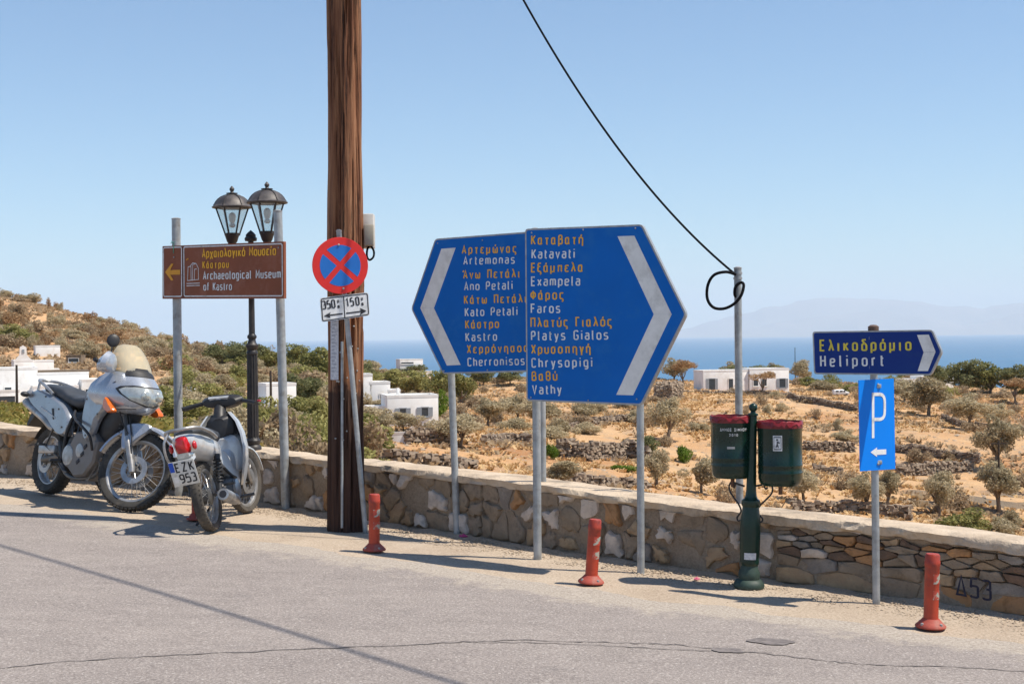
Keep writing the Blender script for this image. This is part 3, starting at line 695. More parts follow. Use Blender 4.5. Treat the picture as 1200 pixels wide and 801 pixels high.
for i in range(len(pxc)):
    a = np.exp(np.linspace(math.log(dw[i]), math.log(60), 22)); c = np.exp(np.linspace(math.log(60), math.log(600), 380))[1:]; e = np.exp(np.linspace(math.log(600), math.log(2500), NR - 400))[0:]; e = np.exp(np.linspace(math.log(610), math.log(2500), NR - 22 - 379))
    if dw[i] >= 60: a = np.linspace(59, 59.9, 22)
    D[i] = np.concatenate([a, c, e])
XX = (pxc[:, None] - 600) / 1700 * D; ZZ = terr(XX, D)
me = bpy.data.meshes.new('terrain'); nr, nc = D.shape
co = np.stack([XX, D, ZZ], -1).reshape(-1, 3); idx = np.arange(nr * nc).reshape(nr, nc)
fc = np.stack([idx[:-1, :-1], idx[1:, :-1], idx[1:, 1:], idx[:-1, 1:]], -1).reshape(-1, 4)
me.vertices.add(len(co)); me.vertices.foreach_set('co', co.ravel()); me.loops.add(fc.size); me.loops.foreach_set('vertex_index', fc.ravel())
me.polygons.add(len(fc)); me.polygons.foreach_set('loop_start', np.arange(0, fc.size, 4)); me.polygons.foreach_set('loop_total', np.full(len(fc), 4)); me.update(calc_edges=True); me.validate()
def terrain_mat():
    m, t, N, L, b = nodes('dry_hillside'); b.inputs['Roughness'].default_value = 1; b.inputs['Specular IOR Level'].default_value = .1
    n1 = tex(t, 'noise', .045, 8, rough=.6); c = ramp(t, n1.outputs[0], [(.34, (.42, .215, .10)), (.45, (.55, .325, .165)), (.55, (.61, .40, .22)), (.68, (.52, .29, .145))])
    n2 = tex(t, 'noise', .32, 8, rough=.7, stretch=(1, .6, 1)); c = mix(t, ramp(t, n2.outputs[0], [(.50, (0, 0, 0)), (.62, (.75, .75, .75))]), c, (.44, .31, .20))
    n3 = tex(t, 'noise', 1.3, 6, rough=.75); c = mix(t, ramp(t, n3.outputs[0], [(.55, (0, 0, 0)), (.66, (.7, .7, .7))]), c, (.33, .27, .20))
    n4 = tex(t, 'noise', 1.0, 6, rough=.8, stretch=(1.3, .7, 1)); c = mix(t, ramp(t, n4.outputs[0], [(.62, (0, 0, 0)), (.70, (.7, .7, .7))]), c, (.58, .42, .26))
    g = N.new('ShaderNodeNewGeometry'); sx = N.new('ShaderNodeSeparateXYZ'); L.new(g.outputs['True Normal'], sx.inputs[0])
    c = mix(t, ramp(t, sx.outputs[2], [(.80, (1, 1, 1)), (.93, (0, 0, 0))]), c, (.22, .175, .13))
    L.new(c, b.inputs['Base Color']); bump(t, n3.outputs[0], b, .8, .35); bump(t, n2.outputs[0], b, .4, .5); return m
M['terrain'] = terrain_mat()
me.polygons.foreach_set('use_smooth', np.ones(len(fc), bool))
tag(link_mesh('terrain', me, M['terrain']), kind='structure')

# ---- sea, far islands
m, t, N, L, b = nodes('deep_sea'); b.inputs['Base Color'].default_value = (.012, .085, .17, 1); b.inputs['Roughness'].default_value = .35; b.inputs['Specular IOR Level'].default_value = .3
sw = tex(t, 'noise', .004, 8, rough=.7); sw.inputs['Scale'].default_value = .0012; L.new(ramp(t, sw.outputs[0], [(.3, (.0, .10, .22)), (.7, (.0, .13, .28))]), b.inputs['Base Color'])
n = tex(t, 'noise', .06, 6); bump(t, n.outputs[0], b, .5, 3); M['sea'] = m
b = B(); vs_ = [(-90000, 300, -200), (90000, 300, -200), (90000, 98000, -200), (-90000, 98000, -200)]; b.poly(vs_); tag(b.build('sea', M['sea'], smooth=False), kind='structure')
M['island'] = mat('bare_island_rock', (.30, .27, .23), (.22, .21, .19), .0005, 1)
def island(px0, px1, d, peaks, name='island'):
    xs = np.linspace(px0, px1, 90); ys = np.linspace(-1, 1, 15); v = []
    for px in xs:
        top = np.interp(px, [q[0] for q in peaks], [q[1] for q in peaks]) + (fbm(np.array([px / 18]), np.array([d / 1e3]), 4, 8)[0] - .45) * 7
        H = max(0, (hrow(px) - top)) / 1700 * d + 200 + 6
        for y in ys: dd = d + y * 3000; v.append(((px - 600) / 1700 * dd, dd, -206 + H * (1 - abs(y) ** 1.6)))
    b = B(); b.v = [Vector(q) for q in v]; n_ = len(ys); b.f = [(i * n_ + j, i * n_ + j + 1, (i + 1) * n_ + j + 1, (i + 1) * n_ + j) for i in range(len(xs) - 1) for j in range(n_ - 1)]
    tag(b.build(name, M['island'], ang=180), kind='structure')
island(860, 1420, 66000, [(860, 392), (905, 378), (950, 372), (1000, 366), (1040, 364), (1090, 374), (1130, 382), (1180, 370), (1260, 362), (1420, 390)], 'mountains')
island(780, 1700, 74000, [(780, 392), (860, 368), (940, 352), (1000, 348), (1080, 354), (1150, 360), (1250, 352), (1400, 358), (1700, 392)], 'mountains')

# ================================================================== VEGETATION
def leaf_mat(name, cols, tr=.42):
    m, t, N, L, b = nodes(name); b.inputs['Roughness'].default_value = .7; b.inputs['Specular IOR Level'].default_value = .25
    oi = N.new('ShaderNodeObjectInfo'); n = tex(t, 'noise', 1.6, 4); g = N.new('ShaderNodeNewGeometry')
    a = N.new('ShaderNodeMath'); a.operation = 'MULTIPLY_ADD'; a.inputs[1].default_value = .45; L.new(g.outputs['Random Per Island'], a.inputs[0]); L.new(n.outputs[0], a.inputs[2])
    a2 = N.new('ShaderNodeMath'); a2.operation = 'MULTIPLY_ADD'; a2.inputs[1].default_value = .3; L.new(oi.outputs['Random'], a2.inputs[0]); L.new(a.outputs[0], a2.inputs[2])
    c = ramp(t, a2.outputs[0], [(.45, cols[0]), (.8, cols[1]), (1.15 if len(cols) < 3 else 1.0, cols[-1])]); L.new(c, b.inputs['Base Color'])
    tl = N.new('ShaderNodeBsdfTranslucent'); L.new(c, tl.inputs[0]); mx = N.new('ShaderNodeMixShader'); mx.inputs[0].default_value = tr
    L.new(b.outputs[0], mx.inputs[1]); L.new(tl.outputs[0], mx.inputs[2]); L.new(mx.outputs[0], N['Material Output'].inputs[0]); return m
LM = dict(olive=leaf_mat('olive_leaves', [(.26, .21, .12), (.42, .35, .215), (.56, .475, .31)]),
          scrub=leaf_mat('dry_scrub_leaves', [(.24, .17, .10), (.37, .27, .165), (.48, .37, .235)]),
          green=leaf_mat('green_leaves', [(.14, .15, .045), (.26, .25, .08), (.40, .37, .14)]),
          dark=leaf_mat('dark_green_leaves', [(.085, .10, .04), (.16, .17, .07), (.26, .26, .12)]),
          lime=leaf_mat('bright_green_leaves', [(.06, .12, .012), (.13, .21, .02), (.2, .28, .04)]),
          rust=leaf_mat('rusty_dry_leaves', [(.27, .16, .08), (.38, .24, .12), (.46, .31, .17)]))
M['bark'] = mat('olive_bark', (.16, .12, .085), (.24, .19, .14), 4, .95, 0, .6, 20)
def crown_mesh(seed, n=2600, flat=.8, leaf=.075, clumps=15, low=False):
    r = np.random.default_rng(seed); C = []; R = []
    while len(C) < clumps:
        p = r.normal(0, .5, 3) * np.array([1, 1, flat])
        if np.linalg.norm(p / np.array([1, 1, flat])) > .85: continue
        if low and p[2] < -.15: p[2] = abs(p[2]) * .4
        C.append(p); R.append(r.uniform(.22, .46))
    C = np.array(C); R = np.array(R); w = R ** 2; k = r.choice(len(C), n, p=w / w.sum())
    d = r.normal(0, 1, (n, 3)); d /= np.linalg.norm(d, axis=1)[:, None]; rad = R[k] * (r.uniform(.35, 1.08, n) ** .6)
    P = C[k] + d * rad[:, None] * np.array([1, 1, .85]); P[:, 2] -= P[:, 2].min() * (1 if low else 0)
    sz = leaf * r.uniform(.5, 1.5, n)
    a = r.normal(0, 1, (n, 3)); a /= np.linalg.norm(a, axis=1)[:, None]; bb_ = np.cross(a, d + r.normal(0, .5, (n, 3))); bb_ /= np.linalg.norm(bb_, axis=1)[:, None] + 1e-9
    V = np.stack([P - a * sz[:, None], P - bb_ * sz[:, None] * .5, P + a * sz[:, None], P + bb_ * sz[:, None] * .5], 1).reshape(-1, 3)
    me = bpy.data.meshes.new('crown'); me.from_pydata(V.tolist(), [], np.arange(n * 4).reshape(-1, 4).tolist()); return me
CR = {}
def crown(kind, v):
    key = (kind, v)
    if key not in CR:
        par = dict(olive=(4600, .78, .06, 20), scrub=(1300, .6, .075, 9), green=(3400, .95, .066, 18), dark=(3600, .9, .07, 20), lime=(1800, .75, .07, 8), rust=(1300, .6, .075, 9), bush=(1900, .68, .07, 11))[kind if kind in ('olive', 'scrub', 'green', 'dark', 'lime', 'rust') else 'bush']
        me = crown_mesh(hash_(kind) * 10 + v, par[0], par[1], par[2], par[3], low=kind in ('scrub', 'lime', 'rust'))
        me.materials.append(LM[kind]); CR[key] = me
    return CR[key]
def hash_(s): return sum(ord(c) * (i + 3) for i, c in enumerate(s)) % 97
TRK = {}
def trunk_mesh(v):
    if v not in TRK:
        r = random.Random(v); b = B(); lean = r.uniform(-.15, .15)
        b.tube([(0, 0, -.3), (lean * .3, 0, .25), (lean, .05, .5)], [.14, .10, .085], 8)
        for k in range(5):
            a = k * 1.26 + r.uniform(-.3, .3); e = r.uniform(.35, .6)
            b.tube([(lean, .05, .44), (lean + math.cos(a) * e * .5, math.sin(a) * e * .5, .75), (lean + math.cos(a) * e, math.sin(a) * e, 1.15)], [.07, .045, .02], 6)
        TRK[v] = b
        me = bpy.data.meshes.new('trunk'); me.from_pydata(b.v, [], b.f); me.materials.append(M['bark']); me.polygons.foreach_set('use_smooth', [True] * len(me.polygons)); TRK[v] = me
    return TRK[v]
TREES = []
def tree(px, row, wpx, hpx, kind='olive', label='', cat='tree', name='olive_tree', group=None, trunk=.28):
    """foot of the tree at (px,row) on the terrain; size from its apparent size there"""
    p = T(px, row); d = p.y; w = wpx / 1700 * d; h = hpx / 1700 * d; v = random.randrange(5)
    p.z = Tz(p.x, p.y)
    o = thing(name, label, cat, p, group); th = h * trunk
    t = link_mesh('trunk', trunk_mesh(v), None, o); t.scale = (h * .42, h * .42, max(.25, th * 1.7 + .12 * h)); t.rotation_euler = (0, 0, random.uniform(0, 6.28))
    c = link_mesh('crown', crown(kind, v), None, o); ch = h - th
    c.scale = (w / 2 / .92, w / 2 / .92, ch / 2 / (.78 if kind == 'olive' else .9)); c.location = (0, 0, th + ch / 2); c.rotation_euler = (0, 0, random.uniform(0, 6.28))
    TREES.append((p.x, p.y, w / 2)); return o
def shrub(px, row, wpx, hpx, kind, label, group=None, p=None, name='shrub'):
    p = p or T(px, row); d = p.y; w = wpx / 1700 * d; h = hpx / 1700 * d; v = random.randrange(6)
    o = bpy.data.objects.new(name, crown(kind, v)); COL.objects.link(o); o.location = (p.x, p.y, Tz(p.x, p.y) - .05 * h)
    low = kind in ('scrub', 'lime', 'rust'); sz = h / (1.0 if low else 1.5)
    if not low: o.location.z += h * .42
    o.scale = (w / 2 / .88, w / 2 / .88, sz); o.rotation_euler = (0, 0, random.uniform(0, 6.28)); tag(o, label, 'shrub', group); TREES.append((p.x, p.y, w / 2)); return o

# olive and other trees that can be told apart: px, row of the foot, width, height, kind, label
random.seed(3)
for q in [
    (783, 517, 48, 52, 'olive', 'grey olive tree with forked trunk alone on the straw slope past the arrow sign'),
    (1088, 487, 62, 46, 'olive', 'broad grey olive tree with a dark trunk on the terrace just past the parking sign'),
    (1101, 606, 42, 54, 'olive', 'small round single-trunk olive tree above the coping near the painted letters'),
    (1171, 598, 56, 58, 'olive', 'twin-limbed olive tree behind the thin dark utility post on the lower terrace'),
    (1014, 602, 40, 50, 'olive', 'olive tree with low splayed limbs seen just beside the parking sign post'),
    (1040, 596, 36, 48, 'olive', 'pale olive tree half hidden by the parking sign post'),
    (942, 590, 44, 42, 'olive', 'grey olive tree behind the litter bins, low against the coping'),
    (822, 578, 46, 40, 'olive', 'grey olive tree low against the coping before the litter bins'),
    (770, 570, 36, 44, 'olive', 'thin olive tree just beside the arrow sign post above the coping'),
    (660, 572, 52, 34, 'olive', 'low spreading olive tree above the coping under the large arrow sign'),
    (1137, 528, 0, 0, None, ''),
    (1168, 552, 54, 66, 'olive', 'tall dense olive tree behind the head of the thin dark post'),
    (1136, 503, 58, 42, 'olive', 'broad olive tree on the stone-edged terrace beneath the dark pine clump'),
    (1168, 500, 36, 28, 'olive', 'small olive tree at the end of the ruined terrace wall'),
    (540, 525, 62, 40, 'olive', 'wide grey olive tree behind the thin post of the smaller arrow sign'),
    (572, 500, 46, 34, 'olive', 'grey olive tree on the bank between the white cottage and the big arrow sign'),
    (606, 497, 42, 36, 'olive', 'round olive tree behind the thick post of the big arrow sign'),
    (634, 502, 42, 34, 'olive', 'bushy olive tree below the lower edge of the big arrow sign'),
    (473, 508, 44, 26, 'olive', 'low olive in front of the windows of the white cottage'),
    (447, 516, 34, 30, 'olive', 'olive tree beside the white steps below the cottage'),
    (1060, 470, 44, 26, 'olive', 'dusty olive just behind the top of the parking sign'),
    (1190, 474, 40, 28, 'rust', 'rust-brown dried tree at the frame edge below the dark pines'),
    (893, 462, 32, 26, 'rust', 'rust-brown leafless shrub tree beside the long white house'),
    (801, 452, 32, 28, 'rust', 'brown dried tree beside the end wall of the long white house'),
    (858, 446, 30, 24, 'olive', 'pale olive tree in front of the long white house, nearest its doorway'),
    (906, 447, 26, 22, 'olive', 'pale olive tree in front of the far end of the long white house')]:
    if q[4]: tree(q[0], q[1], q[2], q[3], q[4], q[5], 'tree', 'olive_tree' if q[4] == 'olive' else 'dry_tree')
# taller dark trees on the brow
for px, row, w, h, k, lab in [
    (790, 440, 36, 26, 'olive', 'grey-green tree on the brow just past the point of the big arrow sign'), (852, 434, 30, 24, 'dark', 'dark evergreen behind the roof of the long white house, close to the steel pole'),
    (880, 434, 34, 22, 'dark', 'round evergreen behind the middle of the long white house'), (906, 434, 30, 18, 'green', 'lighter evergreen behind the far end of the long white house'),
    (940, 440, 34, 26, 'olive', 'grey tree at the near end of the heliport sign'),
    (1100, 458, 34, 34, 'dark', 'dark pine beneath the point of the heliport sign'), (1130, 460, 46, 44, 'dark', 'tall dark pine, highest of the pine clump near the frame edge'),
    (1160, 462, 44, 40, 'green', 'yellow-green pine in the middle of the pine clump near the frame edge'), (1188, 462, 40, 36, 'dark', 'dark pine at the end of the pine clump by the frame edge'),
    (1118, 450, 30, 22, 'green', 'small light green tree beyond the point of the heliport sign'), (1060, 440, 26, 14, 'green', 'tree top showing under the heliport sign'),
    (262, 430, 44, 30, 'dark', 'rounded dark evergreen on the brow beside the street lamp'), (290, 434, 48, 34, 'dark', 'dark evergreen directly behind the street lamp column'), (318, 436, 44, 30, 'green', 'olive-green tree on the brow between the lamp and the sign post'),
    (345, 440, 44, 34, 'green', 'green tree just past the thicker museum sign post'), (372, 450, 52, 46, 'green', 'large yellow-green tree beside the notice on the wooden pole'), (352, 480, 50, 44, 'dark', 'dark leafy tree beside the low white house'),
    (372, 505, 50, 40, 'green', 'green tree beside the foot of the wooden pole above the wall'), (345, 508, 40, 30, 'olive', 'grey-green bushy tree just behind the wall between post and wooden pole'),
    (436, 462, 40, 30, 'green', 'green tree behind the stepped white building'), (458, 460, 44, 30, 'green', 'green tree left standing over the white cottage chimney'.replace('left standing', 'standing')), (490, 466, 46, 34, 'green', 'yellow-green pine behind the flat roof of the white cottage'),
    (518, 470, 46, 40, 'green', 'tall yellow-green pine at the point of the smaller arrow sign'), (540, 474, 36, 44, 'green', 'yellow-green pine behind the thin post of the smaller arrow sign'), (566, 452, 34, 22, 'dark', 'dark tree on the brow under the smaller arrow sign'), (598, 450, 34, 20, 'dark', 'dark tree on the brow between both arrow signs'),
    (420, 448, 36, 26, 'dark', 'dark tree on the brow beside the wooden pole'), (480, 440, 40, 14, 'dark', 'low dark treetop before the distant flat white block'),
    (14, 402, 46, 22, 'green', 'bright green tree above the chapel'), (36, 406, 34, 18, 'green', 'green tree just behind the small white barn')]:
    tree(px, row, w, h, k, lab, 'tree', 'pine_tree' if 'pine' in lab else 'evergreen_tree', trunk=.12)
# bright bushes
for px, row, w, h, k, lab in [(515, 488, 24, 26, 'lime', 'bright green round bush at the corner of the white cottage'), (645, 538, 20, 20, 'lime', 'lime green bush beneath the big arrow sign, in front of the dark terrace wall'),
    (800, 541, 26, 20, 'lime', 'bright green bush on the terrace below the lone olive tree'), (757, 532, 34, 24, 'dark', 'dark green bush at the end of the black terrace wall'), (740, 528, 20, 16, 'dark', 'small dark bush touching the black terrace wall'),
    (1128, 624, 56, 30, 'green', 'low grey-green bush rising over the coping past the single-trunk olive'), (1190, 622, 30, 26, 'olive', 'grey bush over the coping at the frame edge'),
    (730, 552, 34, 8, 'lime', 'low patch of fresh green growth on the terrace')]:
    shrub(px, row, w, h, 'bush' if k == 'x' else k, lab)
# agave / palm at the cottage
def palm(px, row, h_):
    p = T(px, row); s = h_ / 1700 * p.y; o = thing('palm_tree', 'spiky little palm beside the end wall of the white cottage', 'palm', p)
    B(Matrix.Translation(p)).tube([(0, 0, -.2), (0.05, 0, s * .5)], [.2, .15], 8).build('trunk', M['bark'], o)
    for k in range(22):
        a = k * 2.4; e = random.uniform(.2, 1.1); L_ = s * .85; b = B(Matrix.Translation(p) @ Matrix.Translation((0, 0, s * .5)) @ Matrix.Rotation(a, 4, 'Z')); A_, C_ = [], []
        for i in range(7):
            t_ = i / 6; x = L_ * t_ * math.cos(e * .6); z = L_ * (math.sin(e) * t_ - .75 * t_ * t_); w = .16 * s * .35 * (1 - t_) + .015; A_.append((x, w, z)); C_.append((x, -w, z - .02))
        b.rings([A_, C_], False, False); b.build('frond', LM['dark'], o, fix=False)
palm(509, 486, 34)

# shrubs on the hillside: many alike, individually placed
random.seed(12); cnt = 0; SPECS = []
def free(p, r):
    return all((p.x - a) ** 2 + (p.y - b_) ** 2 > (r + c) ** 2 * .3 for a, b_, c in TREES)
zones = [  # px0, px1, d0, d1, number, width m, height m, kinds
    (-40, 235, 250, 470, 150, (2.0, 7.6), (1.3, 3.8), ['olive', 'scrub', 'olive', 'scrub', 'rust']),
    (200, 440, 215, 400, 110, (4, 8), (2.4, 4), ['scrub', 'olive', 'green', 'olive']),
    (200, 440, 60, 210, 70, (2.5, 5), (1.6, 3), ['scrub', 'green', 'olive', 'olive']),
    (440, 760, 90, 330, 70, (2, 4.5), (1.2, 2.4), ['scrub', 'olive', 'scrub']),
    (930, 1230, 270, 345, 26, (3, 6), (2, 3.2), ['olive', 'scrub', 'green']), (760, 1230, 85, 260, 46, (1.6, 3.6), (1.0, 2.0), ['olive', 'scrub', 'scrub'])]
labs = {'olive': 'grey-green rounded shrub, one of many dotting the dry slopes', 'scrub': 'dusty tan shrub, one of many dotting the dry slopes', 'green': 'green leafy shrub, one of many dotting the dry slopes', 'rust': 'rust-brown dead shrub, one of many dotting the dry slopes'}
for px0, px1, a, b_, n_, ww, hh_, kinds in zones:
    k = tries = 0
    while k < n_ and tries < n_ * 30:
        tries += 1; px = random.uniform(px0, px1); d = math.sqrt(random.uniform(a * a, b_ * b_)); x = (px - 600) / 1700 * d; p = Vector((x, d, 0)); w = random.uniform(*ww)
        if not free(p, w / 2): continue
        if float(fbm(np.array([x / 16.]), np.array([d / 22.]), 3, 77)[0]) + random.uniform(-.08, .08) < (.43 if d > 200 and px < 250 else .36): continue
        if px < 108 and d < 262 or (200 < px < 340 and 130 < d < 215 and 285 < px): continue
        kd = random.choice(kinds); SPECS.append((w / d * 1700, kd, p, random.uniform(*hh_) / d * 1700)); TREES.append((p.x, p.y, w / 2)); k += 1; continue
        shrub(0, 0, w / d * 1700, random.uniform(*hh_) / d * 1700, kd, labs[kd], 'shrubs dotting the dry ' + {'olive': 'slopes, grey-green', 'scrub': 'slopes, tan', 'green': 'slopes, green', 'rust': 'slopes, rust-brown'}[kd], p); k += 1; cnt += 1
EXTRA = []
for px0, px1, a, b_, n_ in ((-640, -45, 70, 470, 230), (1245, 1900, 80, 340, 90)):
    for _ in range(n_):
        px = random.uniform(px0, px1); d = math.sqrt(random.uniform(a * a, b_ * b_)); p = Vector(((px - 600) / 1700 * d, d, 0)); EXTRA.append((random.uniform(2.2, 6.5) / d * 1700, random.choice(['olive', 'scrub', 'green', 'rust', 'scrub']), p, random.uniform(1.4, 3.4) / d * 1700))
SPECS.sort(key=lambda q: -q[0])
for wp_, kd, p, hp_ in SPECS[:285]:
    TREES.append((0, 0, 0)); shrub(0, 0, wp_, hp_, kd, labs[kd], 'shrubs dotting the dry ' + {'olive': 'slopes, grey-green', 'scrub': 'slopes, tan', 'green': 'slopes, green', 'rust': 'slopes, rust-brown'}[kd], p)
rest = {}
for wp_, kd, p, hp_ in SPECS[285:] + EXTRA:
    me_ = crown(kd, random.randrange(6)); nv_ = len(me_.vertices); v = np.empty(nv_ * 3); me_.vertices.foreach_get('co', v); v = v.reshape(-1, 4, 3)[::2].reshape(-1, 3)
    d = p.y; w = wp_ / 1700 * d; h = hp_ / 1700 * d; low = kd in ('scrub', 'lime', 'rust'); sz = h / (1.0 if low else 1.5)
    v = v * np.array([w / 2 / .88, w / 2 / .88, sz]) + np.array([p.x, p.y, Tz(p.x, p.y) + (0 if low else h * .42)]); rest.setdefault(kd, []).append(v)
for kd, L_ in rest.items():
    V = np.concatenate(L_); me_ = bpy.data.meshes.new('brush'); me_.from_pydata(V.tolist(), [], np.arange(len(V)).reshape(-1, 4).tolist()); tag(link_mesh('brush', me_, LM[kd]), 'small distant brush of the ' + {'olive': 'grey-green', 'scrub': 'tan', 'green': 'green', 'rust': 'rust-brown'}[kd] + ' kind filling the slopes', 'brush', kind='stuff')

# low scrub, dry tufts and loose rocks nobody could count
def scatter(name, m, n, px0, px1, dlo, dhi, size, shape, label, dens=None, sd=0):
    r = np.random.default_rng(sd); px = r.uniform(px0, px1, n * 3); d = np.sqrt(r.uniform(dlo ** 2, dhi ** 2, n * 3)); X = (px - 600) / 1700 * d
    f = fbm(X / 9 + sd, d / 14, 3, 60 + sd); keep = (f + r.uniform(-.10, .10, n * 3)) > (dens or .47); X, d = X[keep][:n], d[keep][:n]; n = len(X); Z = terr(X, d); s = r.uniform(size[0], size[1], n) ** 1.0
    if shape == 'tuft':
        k = 7; a = r.uniform(0, 6.28, (n, k)); e = r.uniform(.2, 1.0, (n, k)); base = np.stack([X, d, Z - .02], 1)[:, None, :] + np.stack([np.cos(a + 1), np.sin(a + 1), a * 0], -1) * (s * .35)[:, None, None]
        tip = base + np.stack([np.cos(a) * e, np.sin(a) * e, .55 + 0 * e], -1) * (s)[:, None, None]; w = np.stack([-np.sin(a), np.cos(a), a * 0], -1) * (s * .22)[:, None, None]
        V = np.stack([base - w, base + w, tip + w * .5, tip - w * .5], 2).reshape(-1, 3); F = np.arange(len(V)).reshape(-1, 4)
    else:
        tv = np.array([[-1, -1, -.4], [1, -1, -.4], [1, 1, -.4], [-1, 1, -.4], [-.7, -.6, .5], [.6, -.7, .62], [.7, .6, .45], [-.6, .7, .55]]) * .5; tf = np.array([[0, 1, 5, 4], [1, 2, 6, 5], [2, 3, 7, 6], [3, 0, 4, 7], [4, 5, 6, 7]])
        a = r.uniform(0, 6.28, n); v = tv[None] * r.uniform(.6, 1.3, (n, 8, 3)) * s[:, None, None] * np.array([1.2, .9, .8]); ca, sa = np.cos(a)[:, None], np.sin(a)[:, None]
        V = np.stack([v[..., 0] * ca - v[..., 1] * sa + X[:, None], v[..., 0] * sa + v[..., 1] * ca + d[:, None], v[..., 2] + Z[:, None]], -1).reshape(-1, 3); F = (tf[None] + (np.arange(n) * 8)[:, None, None]).reshape(-1, 4)
    me = bpy.data.meshes.new(name); me.vertices.add(len(V)); me.vertices.foreach_set('co', V.ravel()); me.loops.add(F.size); me.loops.foreach_set('vertex_index', F.ravel()); me.polygons.add(len(F)); me.polygons.foreach_set('loop_start', np.arange(0, F.size, 4)); me.polygons.foreach_set('loop_total', np.full(len(F), 4)); me.update(calc_edges=True)
    return tag(link_mesh(name, me, m), label, name.split('_')[-1], kind='stuff')
M['rock'] = mat('field_stone', (.42, .33, .24), (.26, .20, .145), .8, .95, lo=.3, hi=.7)
M['straw'] = leaf_mat('straw', [(.44, .27, .115), (.56, .37, .17), (.64, .45, .24)], .2)
scatter('dry_grass', M['straw'], 34000, 380, 1800, 62, 330, (.25, .6), 'tuft', 'straw-coloured dry grass covering the terraced slope', .36, 1)
scatter('low_scrub', LM['scrub'], 16000, -640, 1900, 62, 400, (.35, 1.0), 'tuft', 'low dusty brushwood among the dry grass', .50, 2)
scatter('field_rocks', M['rock'], 2600, 380, 1260, 62, 300, (.12, .5), 'rock', 'loose pale field stones scattered over the terraces', .49, 3)
scatter('hill_scrub', LM['scrub'], 12000, -640, 480, 230, 500, (.5, 1.5), 'tuft', 'low grey-brown brushwood on the rising hillside', .42, 4)
scatter('weeds', leaf_mat('yellowing_weeds', [(.13, .14, .03), (.22, .21, .05), (.34, .28, .09)]), 7000, -400, 440, 40, 130, (.25, .8), 'tuft', 'yellow-green weeds beyond the wall below the white houses', .40, 5)

# dry stone walls of the terraces
M['dry'] = mat('dry_stone', (.33, .25, .175), (.18, .13, .095), 1.6, .95, lo=.35, hi=.65, dirt=(.30, .25, .19), dscale=2.5)
def dry_wall(pts, h, label, name='dry_stone_wall', m=None):
    P = [T(*q) for q in pts]; o = thing(name, label, 'stone wall', P[0]); L_ = 0; r = np.random.default_rng(int(pts[0][0])); V, F = [], []; n_ = 0
    tv = np.array([[-1, -1, -1], [1, -1, -1], [1, 1, -1], [-1, 1, -1], [-.8, -.8, 1], [.8, -.8, 1], [.8, .8, 1], [-.8, .8, 1]]) * .5; tf = np.array([[0, 1, 5, 4], [1, 2, 6, 5], [2, 3, 7, 6], [3, 0, 4, 7], [4, 5, 6, 7]])
    for a, c in zip(P, P[1:]):
        dd = Vector((c.x - a.x, c.y - a.y, 0)); L_ = dd.length; ang = math.atan2(dd.y, dd.x); s = 0
        while s < L_:
            x, y = a.x + dd.x * s / L_, a.y + dd.y * s / L_; z = Tz(x, y) - .25; hh2 = h * (.75 + .5 * float(fbm(np.array([x * .5]), np.array([y * .5]), 2, 5)[0])); top = z + hh2 + .25; zz = z
            while zz < top:
                sz = r.uniform(.10, .30); v = tv * np.array([r.uniform(.25, .7), .5, sz]) * r.uniform(.6, 1.3, (8, 3)); ra_ = r.uniform(-.6, .6); ca, sa = math.cos(ang + ra_), math.sin(ang + ra_); ox = r.uniform(-.22, .22)
                V.append(np.stack([v[:, 0] * ca - v[:, 1] * sa + x - sa * ox - P[0].x, v[:, 0] * sa + v[:, 1] * ca + y + ca * ox - P[0].y, v[:, 2] + zz - P[0].z], 1)); F.append(tf + n_); n_ += 8; zz += sz * .8
            s += r.uniform(.25, .5)
    me = bpy.data.meshes.new('stones'); me.from_pydata(np.concatenate(V).tolist(), [], np.concatenate(F).tolist()); q = link_mesh('stones', me, m or M['dry'], o); q['kind'] = 'stuff'
for pts, h, lab in [
    ([(655, 536), (690, 539), (735, 538), (760, 542)], 1.7, 'blackish terrace wall below the big arrow sign, behind the lime bush'),
    ([(648, 503), (662, 506), (676, 500), (735, 493)], .9, 'broken dark field wall directly under the lettering of the big arrow sign'),
    ([(800, 460), (850, 462), (925, 464)], .5, 'thin dark field wall in front of the long white house'),
    ([(925, 467), (962, 474), (1006, 483)], 1.1, 'rubble wall between the white house and the parking sign'),
    ([(943, 528), (970, 529), (1003, 529)], 1.1, 'dark field wall beside the middle of the parking sign'),
    ([(1050, 530), (1090, 534), (1148, 543)], 1.1, 'dark sloping wall past the parking sign, above the pale retaining wall'),
    ([(1053, 557), (1100, 556), (1140, 551)], 1.3, 'pale retaining wall above the small single-trunk olive'),
    ([(955, 553), (990, 556)], .8, 'short pale wall fragment between bins and parking sign'),
    ([(478, 520), (511, 519), (530, 522)], 1.3, 'black-shadowed wall below the white cottage garden'),
    ([(568, 520), (600, 517), (622, 520)], .9, 'dark field wall behind the thick post of the big arrow sign'),
    ([(1105, 492), (1145, 503), (1205, 506)], .9, 'tumbled terrace wall beneath the pine clump'),
    ([(930, 598), (1000, 600), (1068, 610)], 1.0, 'brown tumbled wall low over the coping beside the parking post'),
    ([(440, 538), (500, 545), (560, 552)], .8, 'rubble bank just over the coping behind the smaller arrow sign'),
    ([(0, 398), (60, 400), (110, 408)], .8, 'field wall on the hill above the chapel'),
    ([(640, 560), (700, 568), (760, 572)], .7, 'tumbled wall low over the coping beneath the big arrow sign')]: dry_wall(pts, h, lab)

